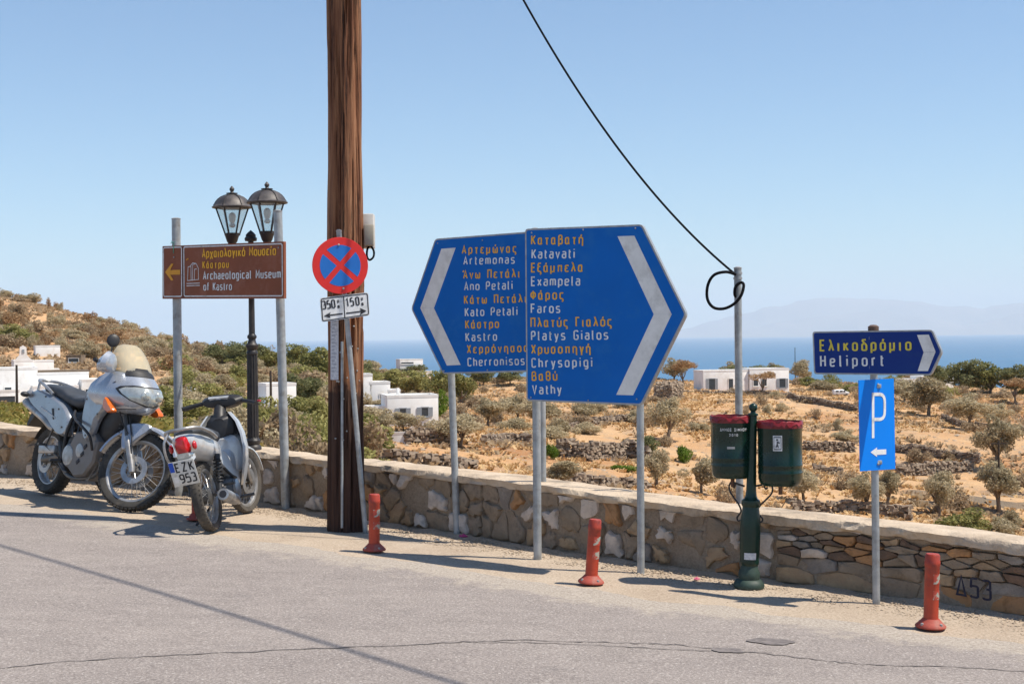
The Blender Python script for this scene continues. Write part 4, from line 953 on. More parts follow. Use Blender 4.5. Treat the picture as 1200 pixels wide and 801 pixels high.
# ================================================================== HOUSES
M['wash'] = mat('whitewash', (.86, .85, .83), (.80, .79, .76), .7, .9, 0, .1, 3, dirt=(.70, .67, .62), dscale=.5, spec=.2)
M['shade_pane'] = mat('dark_window_pane', (.05, .065, .08), None, 4, .15)
M['shutter'] = mat('blue_shutter', (.02, .09, .20), None, 4, .6)
M['gshutter'] = mat('grey_shutter', (.30, .33, .36), None, 4, .6)
M['woodbrown'] = mat('brown_shed_boards', (.20, .15, .10), (.14, .10, .07), 2, .9)
def Rz(a): return Matrix.Rotation(a, 3, 'Z')
def house(name, label, px, row, blocks, rot=0, cat='house', d=None, m=None, ppm=8):
    """blocks: (x, y, w, depth, h, openings) in metres from the anchor; openings on the front (-y) face or the 'e' east end: (side, u, z, w, h, kind)"""
    p = T(px, row) if d is None else at(px, row, d); o = thing(name, label, cat, p); MM = Matrix.Translation(p) @ Matrix.Rotation(rot, 4, 'Z') @ Matrix.Scale(ppm * p.y / 1700, 4)
    for (x, y, w, dp, h, ops) in blocks:
        b = B(MM); b.bbox((x, y, h / 2 - 1.0), (w, dp, h + 2.0), b=.06); b.build('wall', m or M['wash'], o)
        b = B(MM); t_ = .18
        for cx, cy, sx, sy in ((x, y - dp / 2 + t_ / 2 - .02, w + .04, t_), (x, y + dp / 2 - t_ / 2 + .02, w + .04, t_), (x - w / 2 + t_ / 2 - .02, y, t_, dp - .3), (x + w / 2 - t_ / 2 + .02, y, t_, dp - .3)): b.box((cx, cy, h + .12), (sx, sy, .3))
        b.build('parapet', m or M['wash'], o)
        for side, u, z, ww, wh, kd in ops:
            if side == 'f': c = Vector((x + u, y - dp / 2, z)); R_ = Rz(0)
            else: c = Vector((x + w / 2, y + u, z)); R_ = Rz(math.pi / 2)
            out = R_ @ Vector((0, -1, 0)); nm = 'door' if kd == 'd' else 'window'
            f = B(MM); fw = .10
            for dx, dz, sx, sz in ((-ww / 2, 0, fw, wh + fw), (ww / 2, 0, fw, wh + fw), (0, wh / 2, ww - fw, fw), (0, -wh / 2, ww - fw, fw)): f.box(c + R_ @ Vector((dx, -.02, dz)), (sx, .10, sz), R_)
            f.box(c + R_ @ Vector((0, -.06, -wh / 2 - .08)), (ww + .3, .2, .06), R_)
            fo = f.build(nm, M['wash'] if kd != 's' else M['gshutter'], o)
            B(MM).box(c + R_ @ Vector((0, -.01, 0)), (ww - fw, .03, wh - fw), R_).build('pane' if kd != 'd' else 'leaf', M['shade_pane'] if kd == 'w' else (M['shutter'] if kd == 'd' else M['shade_pane']), fo)
            if kd == 's':
                for sg_ in (-1, 1): B(MM).box(c + R_ @ Vector((sg_ * (ww / 2 + .25), -.05, 0)), (.45, .05, wh), R_).build('shutter', M['gshutter'], fo)
    return o, MM
# white complex by the chapel (200 m off, ~8.4 px per metre)
ho, MM = house('white_house', 'large stepped white house complex with flat roofs below the chapel', 50, 475,
    [(-3.3, 4, 5.6, 6, 4.6, [('f', -.8, 1.9, .9, 1.0, 'w')]), (2.6, 3.5, 6.4, 5, 3.9, [('f', -1.3, 1.6, .5, 1.1, 'w')]), (1.5, 0, 5.5, 4, 2.3, [('f', .2, 1.0, .5, .9, 'w')]), (-4.4, -.5, 3.0, 4, 1.9, [('f', 0, .9, 2.0, 1.0, 'w')]), (6.3, 1.5, 3.2, 5, 3.0, [('f', .2, 1.7, .35, .7, 'w'), ('f', -.9, 1.6, .5, .8, 'w')])], rot=.38, ppm=9.2)
B(MM).box((2.8, 3.4, 4.28), (6.4, 4.6, .22)).build('reed_roof', M['woodbrown'], ho)
co_, MM = house('chapel', 'small white chapel with a bell gable and a narrow blue window', 26, 447,
    [(0, 0, 2.9, 5.5, 3.3, [('f', 0, 1.7, .65, 1.6, 'd')]), (3.1, .4, 3.4, 4.6, 3.2, []), (5.2, .4, 1.0, 3.6, 1.8, [])], rot=.40, cat='church', ppm=7.2)
b = B(MM); b.plate([(-1.45, 3.3), (1.45, 3.3), (.55, 4.4), (.5, 5.6), (0, 5.9), (-.5, 5.6), (-.55, 4.4)], -2.72, -2.3, .04); b.build('bell_gable', M['wash'], co_)
B(MM).box((0, -2.75, 4.95), (.38, .1, .6)).build('bell_opening', M['gshutter'], co_)
house('white_barn', 'plain white windowless block on the terrace above the chapel', 55, 417, [(0, 0, 4.6, 4, 1.8, [])], rot=.4, cat='barn', ppm=6)
house('stone_hut', 'small brown hut with a dark opening beyond the chapel', 89, 427, [(0, 0, 2.9, 3, 1.6, [('f', 0, .85, 2.0, .8, 'w')])], cat='hut', m=M['woodbrown'], ppm=6)
house('hilltop_house', 'tiny white house on the crest beside the museum sign post', 195, 405, [(0, 0, 4.6, 3, 1.3, [])], cat='house', ppm=3.2)
house('hilltop_house', 'white speck of a house just left of the post on the skyline'.replace('left of', 'beside'), 588 if False else 186, 408, [(0, 0, 2.0, 3, 1.0, [])], cat='house', ppm=3.2)
# low white house behind the lamp
house('white_house', 'low white house with a pale end wall between lamp column and sign post', 315, 494, [(1.0, 0, 3.6, 4, 4.3, [('f', -1.2, 1.3, .5, 1.4, 's')]), (-2.6, -.5, 3.4, 4, 2.0, [('f', .6, 1.0, .6, .9, 'd')])], rot=.42, ppm=10)
house('white_chimney', 'white chimney stack poking above the scrub over the scooter handlebar', 224, 482, [(0, 0, .8, .8, 2.6, [])], cat='chimney', ppm=10)
# cottage in the middle
co_, MM = house('white_cottage', 'white cottage with two small windows between wooden pole and arrow sign', 480, 502,
    [(0, 0, 5.6, 4.5, 3.5, [('f', -1.1, 1.8, .75, 1.1, 's'), ('f', 1.3, 1.9, .8, 1.0, 's')]), (-3.6, 1, 2.0, 3, 2.3, [])], rot=.24, ppm=10.7)
B(MM).bbox((-1.2, .3, 4.1), (.3, .3, .7), b=.04).build('chimney', M['wash'], co_)
house('white_house', 'stepped white building with a tall end block half behind the wooden pole', 437, 484, [(-1.2, 2, 2.4, 4, 4.6, []), (.9, 2, 2.6, 4, 3.6, [('f', .2, 2.0, .5, .7, 'w')]), (2.7, 1.6, 1.6, 3, 2.6, []), (2.0, -.8, .45, .45, 2.6, [])], rot=.25, ppm=9.5)
house('garden_wall', 'low white garden wall and pergola base below the cottage', 445, 513, [(0, 0, 2.6, .5, .9, []), (2.6, -1.0, 2.2, .4, .5, [])], cat='wall', ppm=10)
house('white_block', 'flat white block on the brow beyond the green trees', 480, 440, [(0, 0, 6.6, 5, 4.4, [('f', -1.2, 3.6, 3.6, .5, 'w')])], rot=.3, cat='house', ppm=4.2)
house('white_block', 'tiny white house at the foot of the smaller arrow sign', 502, 441, [(0, 0, 1.8, 3, 1.6, [])], cat='house', ppm=4.2)
# long white house to the right of the big sign
house('long_white_house', 'long low white house with small windows across the straw slope', 866, 457,
    [(-3.4, 0, 8.4, 5, 3.4, [('f', .9, 1.2, .9, 1.9, 'w'), ('f', -2.6, 1.2, 1.2, 2.0, 's')]), (4.6, -.4, 7.4, 5, 3.6, [('f', -2.6, 1.4, .95, 1.3, 'w'), ('f', -1.0, 1.4, .95, 1.3, 'w'), ('f', 2.4, 1.2, 1.2, 1.6, 's')])], rot=.22, ppm=6.6)
dry_wall([(768, 468), (786, 468), (800, 466)], 2.6, 'roofless rubble ruin on the brow past the point of the big arrow sign', 'stone_ruin', M['rock']); dry_wall([(770, 461), (798, 459)], 2.2, 'rear wall of the rubble ruin on the brow', 'stone_ruin', M['rock'])
house('white_villa', 'white villa half hidden by the heliport sign and trees', 1092, 456, [(0, 0, 8.0, 5, 2.8, [('f', -1.5, 1.4, 1.0, 1.2, 'w'), ('f', 1.5, 1.4, 1.0, 1.2, 'w')]), (-5.5, 1, 4, 4, 2.2, [])], rot=.25, ppm=5.2)
house('white_villa', 'white flat-roofed house at the frame edge beyond the pines', 1198, 447, [(0, 0, 6, 5, 2.9, [('f', -1.5, 1.6, 1.4, .8, 'w')])], rot=.25, ppm=5.2)
# thin utility posts in the valley
M['post'] = mat('dark_post', (.06, .045, .035), None, 4, .9)
def vpost(px, row, top, arm, lab):
    p = T(px, row); h = (row - top) / 1700 * p.y; o = thing('utility_post', lab, 'post', p); b = B(Matrix.Translation(p)); b.tube([(0, 0, -.4), (0, 0, h)], [.11, .08], 8).build('post', M['post'], o)
    if arm: B(Matrix.Translation(p)).box((0, 0, h - .25), (arm, .1, .1)).build('crossarm', M['post'], o)
vpost(1171, 598, 516, 1.4, 'thin dark utility post with a short crossarm in front of an olive tree')
vpost(318, 512, 434, 0, 'slim pole standing before the low white house')
vpost(20, 478, 428, 0, 'slim pole standing before the white house complex')
vpost(932, 448, 408, 0, 'slim mast on the skyline at the near end of the heliport sign')
vpost(608, 446, 436, 0, 'slim mast on the brow between both arrow signs')
# parked van far off
def van(px, row):
    p = T(px, row); o = thing('parked_van', 'small white van parked by the rubble wall past the long white house', 'van', p); MM = Matrix.Translation(p) @ Matrix.Rotation(.15, 4, 'Z')
    MM = MM @ Matrix.Scale(.7, 4); B(MM).loft([(-2.1, .85, .75, .45, .5, 5), (-1.9, .9, .82, .8, .55, 5), (.6, .9, .82, .85, .55, 5), (1.2, .85, .8, .45, .5, 5), (2.1, .75, .75, .25, .4, 5)], 20).build('body', M['wash'], o)
    for x in (-1.2, -.1, .75): B(MM).box((x, -.83, 1.3), (.8 if x < .5 else .5, .03, .4)).build('window', M['shade_pane'], o)
    for x in (-1.35, 1.35):
        for y in (-.75, .75): B(MM).lathe([(.05, -.1), (.3, -.1), (.32, 0), (.3, .1), (.05, .1)], (x, y, .32), (0, 1, 0)).build('wheel', M['rubber'], o)
van(985, 464)

# ================================================================== STREET FURNITURE
Z = Vector((0, 0, 1))
def up_at(px0, r0, px1, r1, d):      # direction of a pole seen from foot (px0,r0) to head (px1,r1), both at depth d
    return (at(px1, r1, d) - at(px0, r0, d))
def pole_between(foot, px1, r1, dd=0.0):
    """top point on the ray (px1,r1) at the foot's distance"""
    return at(px1, r1, foot.y + dd)
def steel_pole(name, parent, a, b_, r, m='galv', capped=True):
    q = B(); q.tube([a - Z * .06, a.lerp(b_, .5), b_], r, 16); o = q.build(name, M[m], parent)
    if capped: B().lathe([(r + .001, -.012), (r + .003, 0), (r * .5, .008), (0, .01)], b_, (b_ - a), 16).build('cap', M['rim'], o)
    return o
def bolts(pts, n, parent, r=.008):
    for p in pts: B().lathe([(r, 0), (r, .004), (r * .5, .007)], p, n, 8).build('bolt', M['rim'], parent)

# ---- wooden utility pole
pb = G(405, 620); up = thing('utility_pole', 'brown wooden utility pole with cracked grain, tarred foot and a nailed paper notice', 'utility pole', pb)
H_ = 8.0; b = B(); rs = []; n_ = 110; top = pole_between(pb, 403, -60); ax_ = (top - pb) / (top.z - pb.z)
for i in range(130):
    z = -.3 + (H_ + .3) * i / 129; c = pb + ax_ * z + Vector((.012 * math.sin(z * .8), 0, 0)); r0 = .152 - .0045 * z + .004 * math.sin(z * 2.9 + 1); ring_ = []
    for j in range(n_):
        a = 2 * math.pi * j / n_; k = (float(fbm(np.array([a * 3.2 + 5]), np.array([z * .5]), 4, 13)[0]) - .47) * 1.5; f1 = float(fbm(np.array([a * 6.0 + 3]), np.array([z * .35]), 3, 17)[0]); groove = -.030 * max(0, 1 - abs(f1 - .45) / .035) - .004 * float(vnoise(np.array([a * 22]), np.array([z * 1.2]), 3)[0])
        ring_.append(c + Vector((math.cos(a), math.sin(a), 0)) * (r0 + k * .035 + groove))
    rs.append(ring_)
b.rings(rs)
m, t, N, L, bs = nodes('weathered_pole_wood'); bs.inputs['Roughness'].default_value = .85; bs.inputs['Specular IOR Level'].default_value = .25
g1 = tex(t, 'noise', 9, 8, rough=.7, stretch=(1.6, 1.6, .10)); c = ramp(t, g1.outputs[0], [(.33, (.05, .02, .013)), (.43, (.19, .078, .04)), (.55, (.29, .135, .068)), (.70, (.45, .26, .155))])
g2 = tex(t, 'noise', 26, 6, rough=.8, stretch=(1.5, 1.5, .05)); c = mix(t, ramp(t, g2.outputs[0], [(.38, (.9, .9, .9)), (.47, (0, 0, 0))]), c, (.03, .016, .012))
tc = N.new('ShaderNodeTexCoord'); sx = N.new('ShaderNodeSeparateXYZ'); L.new(tc.outputs['Object'], sx.inputs[0])
nz_ = tex(t, 'noise', 5, 5); ad = N.new('ShaderNodeMath'); ad.operation = 'MULTIPLY_ADD'; ad.inputs[1].default_value = .5; L.new(nz_.outputs[0], ad.inputs[0]); L.new(sx.outputs[2], ad.inputs[2])
mr = N.new('ShaderNodeMapRange'); mr.inputs[1].default_value = 1.42; mr.inputs[2].default_value = 1.50; mr.inputs[3].default_value = .85; mr.inputs[4].default_value = 0; L.new(ad.outputs[0], mr.inputs[0])
c = mix(t, mr.outputs[0], c, (.035, .022, .02)); L.new(c, bs.inputs['Base Color']); bump(t, g1.outputs[0], bs, .8, .02); bump(t, g2.outputs[0], bs, .6, .01); M['pole'] = m
b.build('post', M['pole'], up, ang=80)
def on_pole(px, row, proud=.0):          # point on the pole's near surface
    d = pb.y - .16; p = at(px, row, d); c = pb + ax_ * (p.z - pb.z); v = Vector((p.x - c.x, 0, 0)); r0 = .152 - .0045 * (p.z - pb.z) + proud
    x = max(-r0 * .98, min(r0 * .98, v.x)); return Vector((c.x + x, c.y - math.sqrt(max(0, r0 * r0 - x * x)), p.z)), Vector((x, -math.sqrt(max(1e-4, r0 * r0 - x * x)), 0)).normalized()
cd_ = [on_pole(401, r, .02)[0] for r in (618, 540, 470, 400)]; B().tube(cd_, .011, 10).build('conduit', M['galv'], up)
B().tube([on_pole(402, r, .012)[0] for r in (398, 300, 200, 100, 0, -200)], .0035, 6).build('earth_wire', M['cable'], up)
pp = [[on_pole(px, r, .01)[0] for px in (386.5, 388, 390, 392, 394, 396.5)] for r in (373, 390, 410, 430, 445)]
b = B(); b.rings(pp, False, False); M['faint'] = mat('faint_print', (.42, .43, .48), None, 30, .8); nt = b.build('paper_notice', M['paper'], up, fix=False)
for k in range(15):
    r_ = 377 + k * 4.2; a_, _ = on_pole(388, r_, .0125); c_, _ = on_pole(394 - (k % 3) * 1.2, r_, .0125); q = B(); q.add([a_, c_, c_ + Z * .011, a_ + Z * .011], [(0, 1, 2, 3)]); q.build('print_line', M['faint'], nt, fix=False)
random.seed(2)
for k in range(34):
    p, n = on_pole(random.uniform(392, 421), random.choice([random.uniform(378, 450), random.uniform(400, 520), random.uniform(280, 300)]), .002); B().lathe([(.006, -.01), (.007, .004), (.002, .007)], p, n, 6).build('nail', M['rim'], up)
# boxes on its side
def side_box(px0, px1, r0, r1, d, dep, nm, m):
    a = at(px0, r1, d); c = at(px1, r0, d); b = B(); b.bbox(((a.x + c.x) / 2, d, (a.z + c.z) / 2), (abs(c.x - a.x), dep, abs(c.z - a.z)), b=.008); return b.build(nm, M[m], up)
bx = side_box(424, 438.5, 251, 291, 12.12, .14, 'cable_box', 'cream'); side_box(427, 438, 263, 288, 12.0, .07, 'junction_box', 'beige')
lp = [at(434, 287, 12.02), at(438, 294, 12.02), at(437.5, 301, 12.0), at(433, 304.5, 12.0), at(430, 300, 12.02), at(430.5, 292, 12.03), at(433, 288, 12.05)]; B().tube(lp, .009, 8, smooth=5).build('cable_loop', M['cable'], up)

# ---- overhead cables
def cable(name, a, b_, sag, r, label, n=60):
    P = [a.lerp(b_, i / n) - Z * sag * 4 * (i / n) * (1 - i / n) for i in range(n + 1)]; return tag(B().tube(P, r, 8).build(name, M['cable']), label, 'cable')
ptop = pb + ax_ * 7.75
def ground_back(px, d): p = at(px, 500, d); return Vector((p.x, p.y, gz(p.x)))
sp = Vector((at(865, 450, 10.75).x, 10.75, -.9)); st_ = at(864.5, 313.5, 10.75)
cb = thing('steel_pole', 'plain galvanised steel pole behind the wall with black cable wound on its head', 'pole', sp)
steel_pole('post', cb, sp, st_, .028)
e_ = at(862, 321.5, 10.72)
cable('overhead_cable', ptop, e_, .76, .0085, 'black overhead cable sagging down from the sky to the plain steel pole')
lp = [at(px, r, d) for px, r, d in [(862, 321.5, 10.72), (851, 318.5, 10.70), (837, 322, 10.70), (829.5, 334, 10.70), (829, 350, 10.69), (836, 360, 10.68), (848, 361.5, 10.67), (860, 356, 10.66), (868.5, 346, 10.66), (871.5, 334, 10.68), (868, 331, 10.70), (862, 336, 10.70), (861, 345, 10.72), (864, 350, 10.76)]]
B().tube(lp, .011, 8, smooth=6).build('cable_coil', M['cable'], cb)
for r_ in (320, 326): B().lathe([(.0285, -.008), (.033, -.008), (.033, .008), (.0285, .008)], at(864.6, r_, 10.75), Z, 16).build('clamp', M['rim'], cb)
# the second line, whose shadow crosses the road
cable('overhead_line', ptop + Vector((0, -.1, .12)), Vector((9.5, -1.1, 6.9)), .55, .019, 'thick overhead line leaving the wooden pole across the road')

# ---- sign plates
def frame_of(pL, pR):
    """horizontal axis through two points, facing the road"""
    u = Vector((pR.x - pL.x, pR.y - pL.y, 0)).normalized(); n = Vector((u.y, -u.x, 0)); 
    if n.y > 0: n = -n
    return u, n
class Sign:
    def __init__(s, parent, p0, u, n): s.p = parent; s.p0 = p0; s.u = u; s.n = n
    def w(s, px, row, lift=0): return hit(px, row, s.p0, s.n) + s.n * lift
    def plate(s, pts, th, m, name, rnd=0, lift=0, back='back'):
        P = [s.w(*q) for q in pts]
        if rnd:
            c2 = [((q - s.p0).dot(s.u), (q - s.p0).z) for q in P]; rr = _round(c2, True, rnd); P = [s.p0 + s.u * q.x + Z * q.y for q in rr]
        b = B(); f = [q + s.n * (lift) for q in P]; k = [q + s.n * (lift - th) for q in P]; b.rings([k, f], True, True); return b.build(name, M[m], s.p, smooth=False)
    def inset(s, pts, k, lift, m, name, rnd=0):
        P = [s.w(*q) for q in pts]; c2 = [Vector(((q - s.p0).dot(s.u), (q - s.p0).z)) for q in P]; n = len(c2); out = []
        A_ = sum(c2[i].x * c2[(i + 1) % n].y - c2[(i + 1) % n].x * c2[i].y for i in range(n)); sg_ = 1 if A_ > 0 else -1
        for i in range(n):
            a, b_, c = c2[i - 1], c2[i], c2[(i + 1) % n]; d1 = (b_ - a).normalized(); d2 = (c - b_).normalized(); n1 = Vector((-d1.y, d1.x)) * sg_; n2 = Vector((-d2.y, d2.x)) * sg_; m_ = (n1 + n2).normalized(); out.append(b_ + m_ * (k / max(.3, m_.dot(n1))))
        if rnd: out = _round([(q.x, q.y) for q in out], True, rnd)
        q = B(); q.poly([s.p0 + s.u * v.x + Z * v.y + s.n * lift for v in out]); return q.build(name, M[m], s.p, smooth=False, fix=False)
    def flat(s, pts, lift, m, name):
        q = B(); q.poly([s.w(px, r, lift) for px, r in pts]); return q.build(name, M[m], s.p, smooth=False, fix=False)
    def line(s, pts, w, lift, m, name, closed=False, rnd=0):
        P = [s.w(*q) for q in pts]; c2 = [((q - s.p0).dot(s.u), (q - s.p0).z) for q in P]; c2 = _round(c2, closed, rnd) if rnd else [Vector(q) for q in c2]
        vs, fs = ribbon(c2, closed, w); q = B(); q.add([s.p0 + s.u * v.x + Z * v.y + s.n * lift for v in vs], fs); return q.build(name, M[m], s.p, smooth=False, fix=False)
    def text(s, txt, a, b_, cap, m, wt=.125, kx=1.0, name='lettering'):
        pa, pb_ = s.w(*a), s.w(*b_); u = (pb_ - pa).normalized(); v = s.n.cross(u).normalized(); v = v if v.z > 0 else -v; h = cap / FPX * pa.y
        return write(txt, pa, u, v, s.n, (pb_ - pa).length, h, M[m], s.p, wt, kx, name)

def c4(x, y): return (470 + x / 3.4286, 250 + y / 3.43)
# big arrow sign pointing to the right
fA, fB_ = G(630, 654), G(751, 670)
R_s = thing('direction_sign', 'large blue arrow sign pointing at the litter bins, listing Katavati, Exampela, Faros and Vathy', 'road sign', fA)
u, n = frame_of(fA, fB_); tA, tB = hit(627, 268, fA, n), hit(749.5, 268, fB_, n)
steel_pole('post', R_s, fA, tA, .03); steel_pole('post', R_s, fB_, tB, .026)
S = Sign(R_s, (fA + fB_) / 2 + n * .055, u, n)
out = [c4(500, 62), c4(970, 44), c4(1149, 405), c4(968, 771), c4(506, 753)]
S.plate(out, .018, 'back', 'panel', rnd=.03); S.plate(out, .006, 'rim', 'edge_frame', rnd=.03, lift=.0065); S.inset(out, .013, .0075, 'blue', 'face', rnd=.02)
S.flat([c4(872, 92), c4(940, 90), c4(1090, 405), c4(1018, 405)], .0088, 'chev', 'chevron'); S.flat([c4(1018, 405.2), c4(1090, 405.2), c4(935, 730), c4(867, 728)], .0088, 'chev', 'chevron')
rows = [('Καταβατή', 525, 735, 124, 1), ('Katavati', 527, 702, 180, 0), ('Εξάμπελα', 525, 734, 235, 1), ('Exampela', 525, 723, 290, 0), ('Φάρος', 523, 657, 345, 1), ('Faros', 524, 643, 399, 0), ('Πλατύς Γιαλός', 523, 850, 455, 1), ('Platys Gialos', 525, 836, 508, 0),
        ('Χρυσοπηγή', 526, 765, 562, 1), ('Chrysopigi', 527, 773, 617, 0), ('Βαθύ', 528, 632, 670, 1), ('Vathy', 530, 649, 724, 0)]
S.n_lift = 0
def shift(o, k): o.location += k; return o
for tx, xa, xb, y, yel in rows: shift(S.text(tx, c4(xa, y), c4(xb, y - (xb - xa) * .012), 9.9, 'yellow' if yel else 'white', .15 if yel else .15, 1.0), n * .0075)
bolts([S.w(*c4(x, y), .0085) for x, y in [(528, 78), (735, 66), (945, 60), (525, 738), (755, 750), (950, 745)]], n, R_s, .006)
for r_ in (300, 430):
    for f_, t_ in ((fA, tA), (fB_, tB)):
        q = hit(600, r_, f_, n); p = f_.lerp(t_, (EYE.z + ray(630, r_).z * f_.y - f_.z) / (t_.z - f_.z)); B().bbox(p + n * .012, (.10, .07, .035), Matrix((u, n, Z)).transposed(), b=.004).build('clamp', M['rim'], R_s)

# smaller arrow sign pointing to the left, partly behind it
uR, fA = u.copy(), G(536, 626); fB_ = hit(636.5, 600, fA, n); fB_ = Vector((fB_.x, fB_.y, gz(fB_.x)))
L_s = thing('direction_sign', 'blue arrow sign pointing at the wooden pole, listing Artemonas, Ano Petali and Kastro', 'road sign', fA)
tA, tB = hit(523, 286, fA, n), hit(634, 276, fB_, n)
steel_pole('post', L_s, fA, tA, .029); steel_pole('post', L_s, fB_, tB, .026)
S = Sign(L_s, (fA + fB_) / 2 + n * .055, u, n)
# the plate leans a little, so does its post: keep the plane upright but follow the slanted outline
out = [c4(43, 383), c4(139, 102), (632, 270.5), (636, 435), c4(170, 645)]
S.plate(out, .018, 'back', 'panel', rnd=.03); S.plate(out, .006, 'rim', 'edge_frame', rnd=.03, lift=.0065); S.inset(out, .013, .0075, 'blue', 'face', rnd=.02)
S.flat([c4(80, 380), c4(165, 142), c4(222, 138), c4(135, 380)], .0088, 'chev', 'chevron'); S.flat([c4(80, 380.3), c4(135, 380.3), c4(242, 608), c4(187, 611)], .0088, 'chev', 'chevron')
rows = [('Αρτεμώνας', 247, 467, 161, 1), ('Artemonas', 253, 460, 205, 0), ('Άνω Πετάλι', 250, 481, 261, 1), ('Ano Petali', 256, 452, 308, 0), ('Κάτω Πετάλι', 256, 508, 362, 1), ('Kato Petali', 259, 472, 412, 0), ('Κάστρο', 261, 397, 461, 1), ('Kastro', 262, 389, 512, 0), ('Χερρόνησος', 268, 512, 560, 1), ('Cherronisos', 270, 500, 612, 0)]
for tx, xa, xb, y, yel in rows: shift(S.text(tx, c4(xa, y), c4(xb, y - (xb - xa) * .024), 8.9, 'yellow' if yel else 'white', .15 if yel else .15, 1.0), n * .0075)
bolts([S.w(*c4(x, y), .0085) for x, y in [(150, 120), (330, 108), (175, 632), (350, 628)]], n, L_s, .006)
for r_ in (305, 415):
    for f_, t_ in ((fA, tA), (fB_, tB)):
        p = f_.lerp(t_, (EYE.z + ray(560, r_).z * f_.y - f_.z) / (t_.z - f_.z)); B().bbox(p + n * .012, (.10, .07, .035), Matrix((u, n, Z)).transposed(), b=.004).build('clamp', M['rim'], L_s)

# ---- museum sign
def c6(x, y): return (180 + x / 7.5, 270 + y / 7.5)
fA, fB_ = G(210, 580), G(335, 595)
Ms = thing('museum_sign', 'brown museum sign with a yellow arrow, in front of the street lamp', 'road sign', fA)
u, n = frame_of(fA, fB_); tA, tB = hit(206.3, 256, fA, n), hit(325.5, 247, fB_, n)
steel_pole('post', Ms, fA, tA, .043); steel_pole('post', Ms, fB_, tB, .041)
S = Sign(Ms, (fA + fB_) / 2 + n * .085, u, n)
out = [c6(78, 138), c6(1143, 96), c6(1146, 597), c6(78, 600)]
S.plate(out, .03, 'brown', 'panel', rnd=.006); 
S.line([c6(88, 152), c6(247, 146), c6(248, 578), c6(90, 580)], .011, .0025, 'white', 'border', True, .02); S.line([c6(267, 146), c6(1131, 116), c6(1134, 574), c6(270, 577)], .011, .0025, 'white', 'border', True, .02)
S.line([c6(257, 131), c6(259, 598)], .007, .0018, 'ink', 'panel_joint')
S.flat([c6(104, 366), c6(158, 292), c6(178, 292), c6(150, 348), c6(236, 345), c6(236, 388), c6(150, 388), c6(178, 436), c6(158, 440)], .0045, 'orange', 'arrow')
for tx, xa, ya, xb, yb, cap, mm, wt in [('Αρχαιολογικό Μουσείο', 428, 236, 1080, 212, 9.2, 'yellow', .16), ('Κάστρου', 432, 330, 665, 324, 7.6, 'yellow', .16), ('Archaeological Museum', 437, 428, 1122, 413, 8.6, 'white', .15), ('of Kastro', 440, 524, 692, 520, 8.2, 'white', .15)]:
    shift(S.text(tx, c6(xa, ya), c6(xb, yb), cap, mm, wt, .86), n * .0022)
# building pictogram: thin white lines
for pts in ([(300, 440), (305, 320), (330, 315), (332, 440)], [(345, 440), (345, 300), (375, 290), (395, 330), (397, 430)], [(320, 318), (345, 285), (375, 290)], [(360, 430), (362, 340), (380, 338)], [(300, 440), (398, 430)]): S.line([c6(*q) for q in pts], .006, .003, 'white', 'pictogram')
S.line([c6(292, 466), c6(408, 462)], .007, .003, 'white', 'pictogram'); S.line([c6(292, 486), c6(408, 482)], .007, .003, 'white', 'pictogram')
S.line([c6(288, 260), c6(308, 246)], .012, .003, 'orange', 'pictogram')
q = B(); p = S.w(*c6(180, 120), .01); q.tube([p + Z * .03 - u * .03, p + u * .01, p - Z * .04 + u * .0, p - Z * .09], .0035, 6); q.tube([p - u * .04 + Z * .01, p + u * .03 + Z * .02], .003, 6); q.build('green_string', mat('green_string', (.05, .3, .2), None, 9), Ms)
bolts([S.w(*c6(182, 235), .003), S.w(*c6(1100, 150), .003)], n, Ms, .008)

# ---- no stopping sign with its distance plate, on a leaning post
f_ = G(429, 623); Ns = thing('no_stopping_sign', 'round red and blue no stopping sign above a white distance plate on a leaning post', 'road sign', f_)
t_ = pole_between(f_, 397, 270, -.12); steel_pole('post', Ns, f_, t_, .021)
n = Vector((.30, -.95, 0)).normalized(); u = Vector((-n.y, n.x, 0)); c = hit(398.8, 311, at(398.8, 311, 11.68), n); ctr = at(398.8, 311, 11.68)
q = B(); q.lathe([(0, -.012), (.226, -.012), (.228, -.004), (.226, 0), (0, 0)], ctr, n, 64, caps=True); q.build('disc', M['pred'], Ns)
def sector(a0, a1, r, inner, nm, m, lift):
    pts = []; P = []
    for i in range(17):
        a = math.radians(a0 + (a1 - a0) * i / 16); P.append((r * math.cos(a), r * math.sin(a)))
    am = math.radians((a0 + a1) / 2); P.append((inner * math.cos(am), inner * math.sin(am))); b = B(); b.poly([ctr + u * x + Z * y + n * lift for x, y in P]); return b.build(nm, M[m], Ns, smooth=False, fix=False)
tlt = 4
for k in range(4): sector(k * 90 - 45 + 8 + tlt, k * 90 + 45 - 8 + tlt, .166, .030, 'blue_field', 'sblue', .0012)
bolts([ctr + Z * .165 - u * .012 + n * .002, ctr - Z * .185 + u * .022 + n * .002], n, Ns, .009)
S = Sign(Ns, at(404, 360, 11.70), u, n)
out = [(374.8, 349), (431.5, 342.3), (433.5, 369.5), (377, 377.3)]
S.plate(out, .008, 'white', 'distance_plate', rnd=.02); S.line([(376.3, 350.2), (430.3, 343.8), (432, 368.3), (378.2, 375.9)], .008, .0015, 'ink', 'border', True, .015)
S.line([(402.6, 346.5), (404.2, 373)], .008, .0018, 'ink', 'divider')
S.text('350', (377.8, 362.0), (393.6, 360.0), 9.0, 'ink', .15, .72); S.text('150', (405.8, 358.8), (421.8, 356.8), 9.0, 'ink', .15, .72)
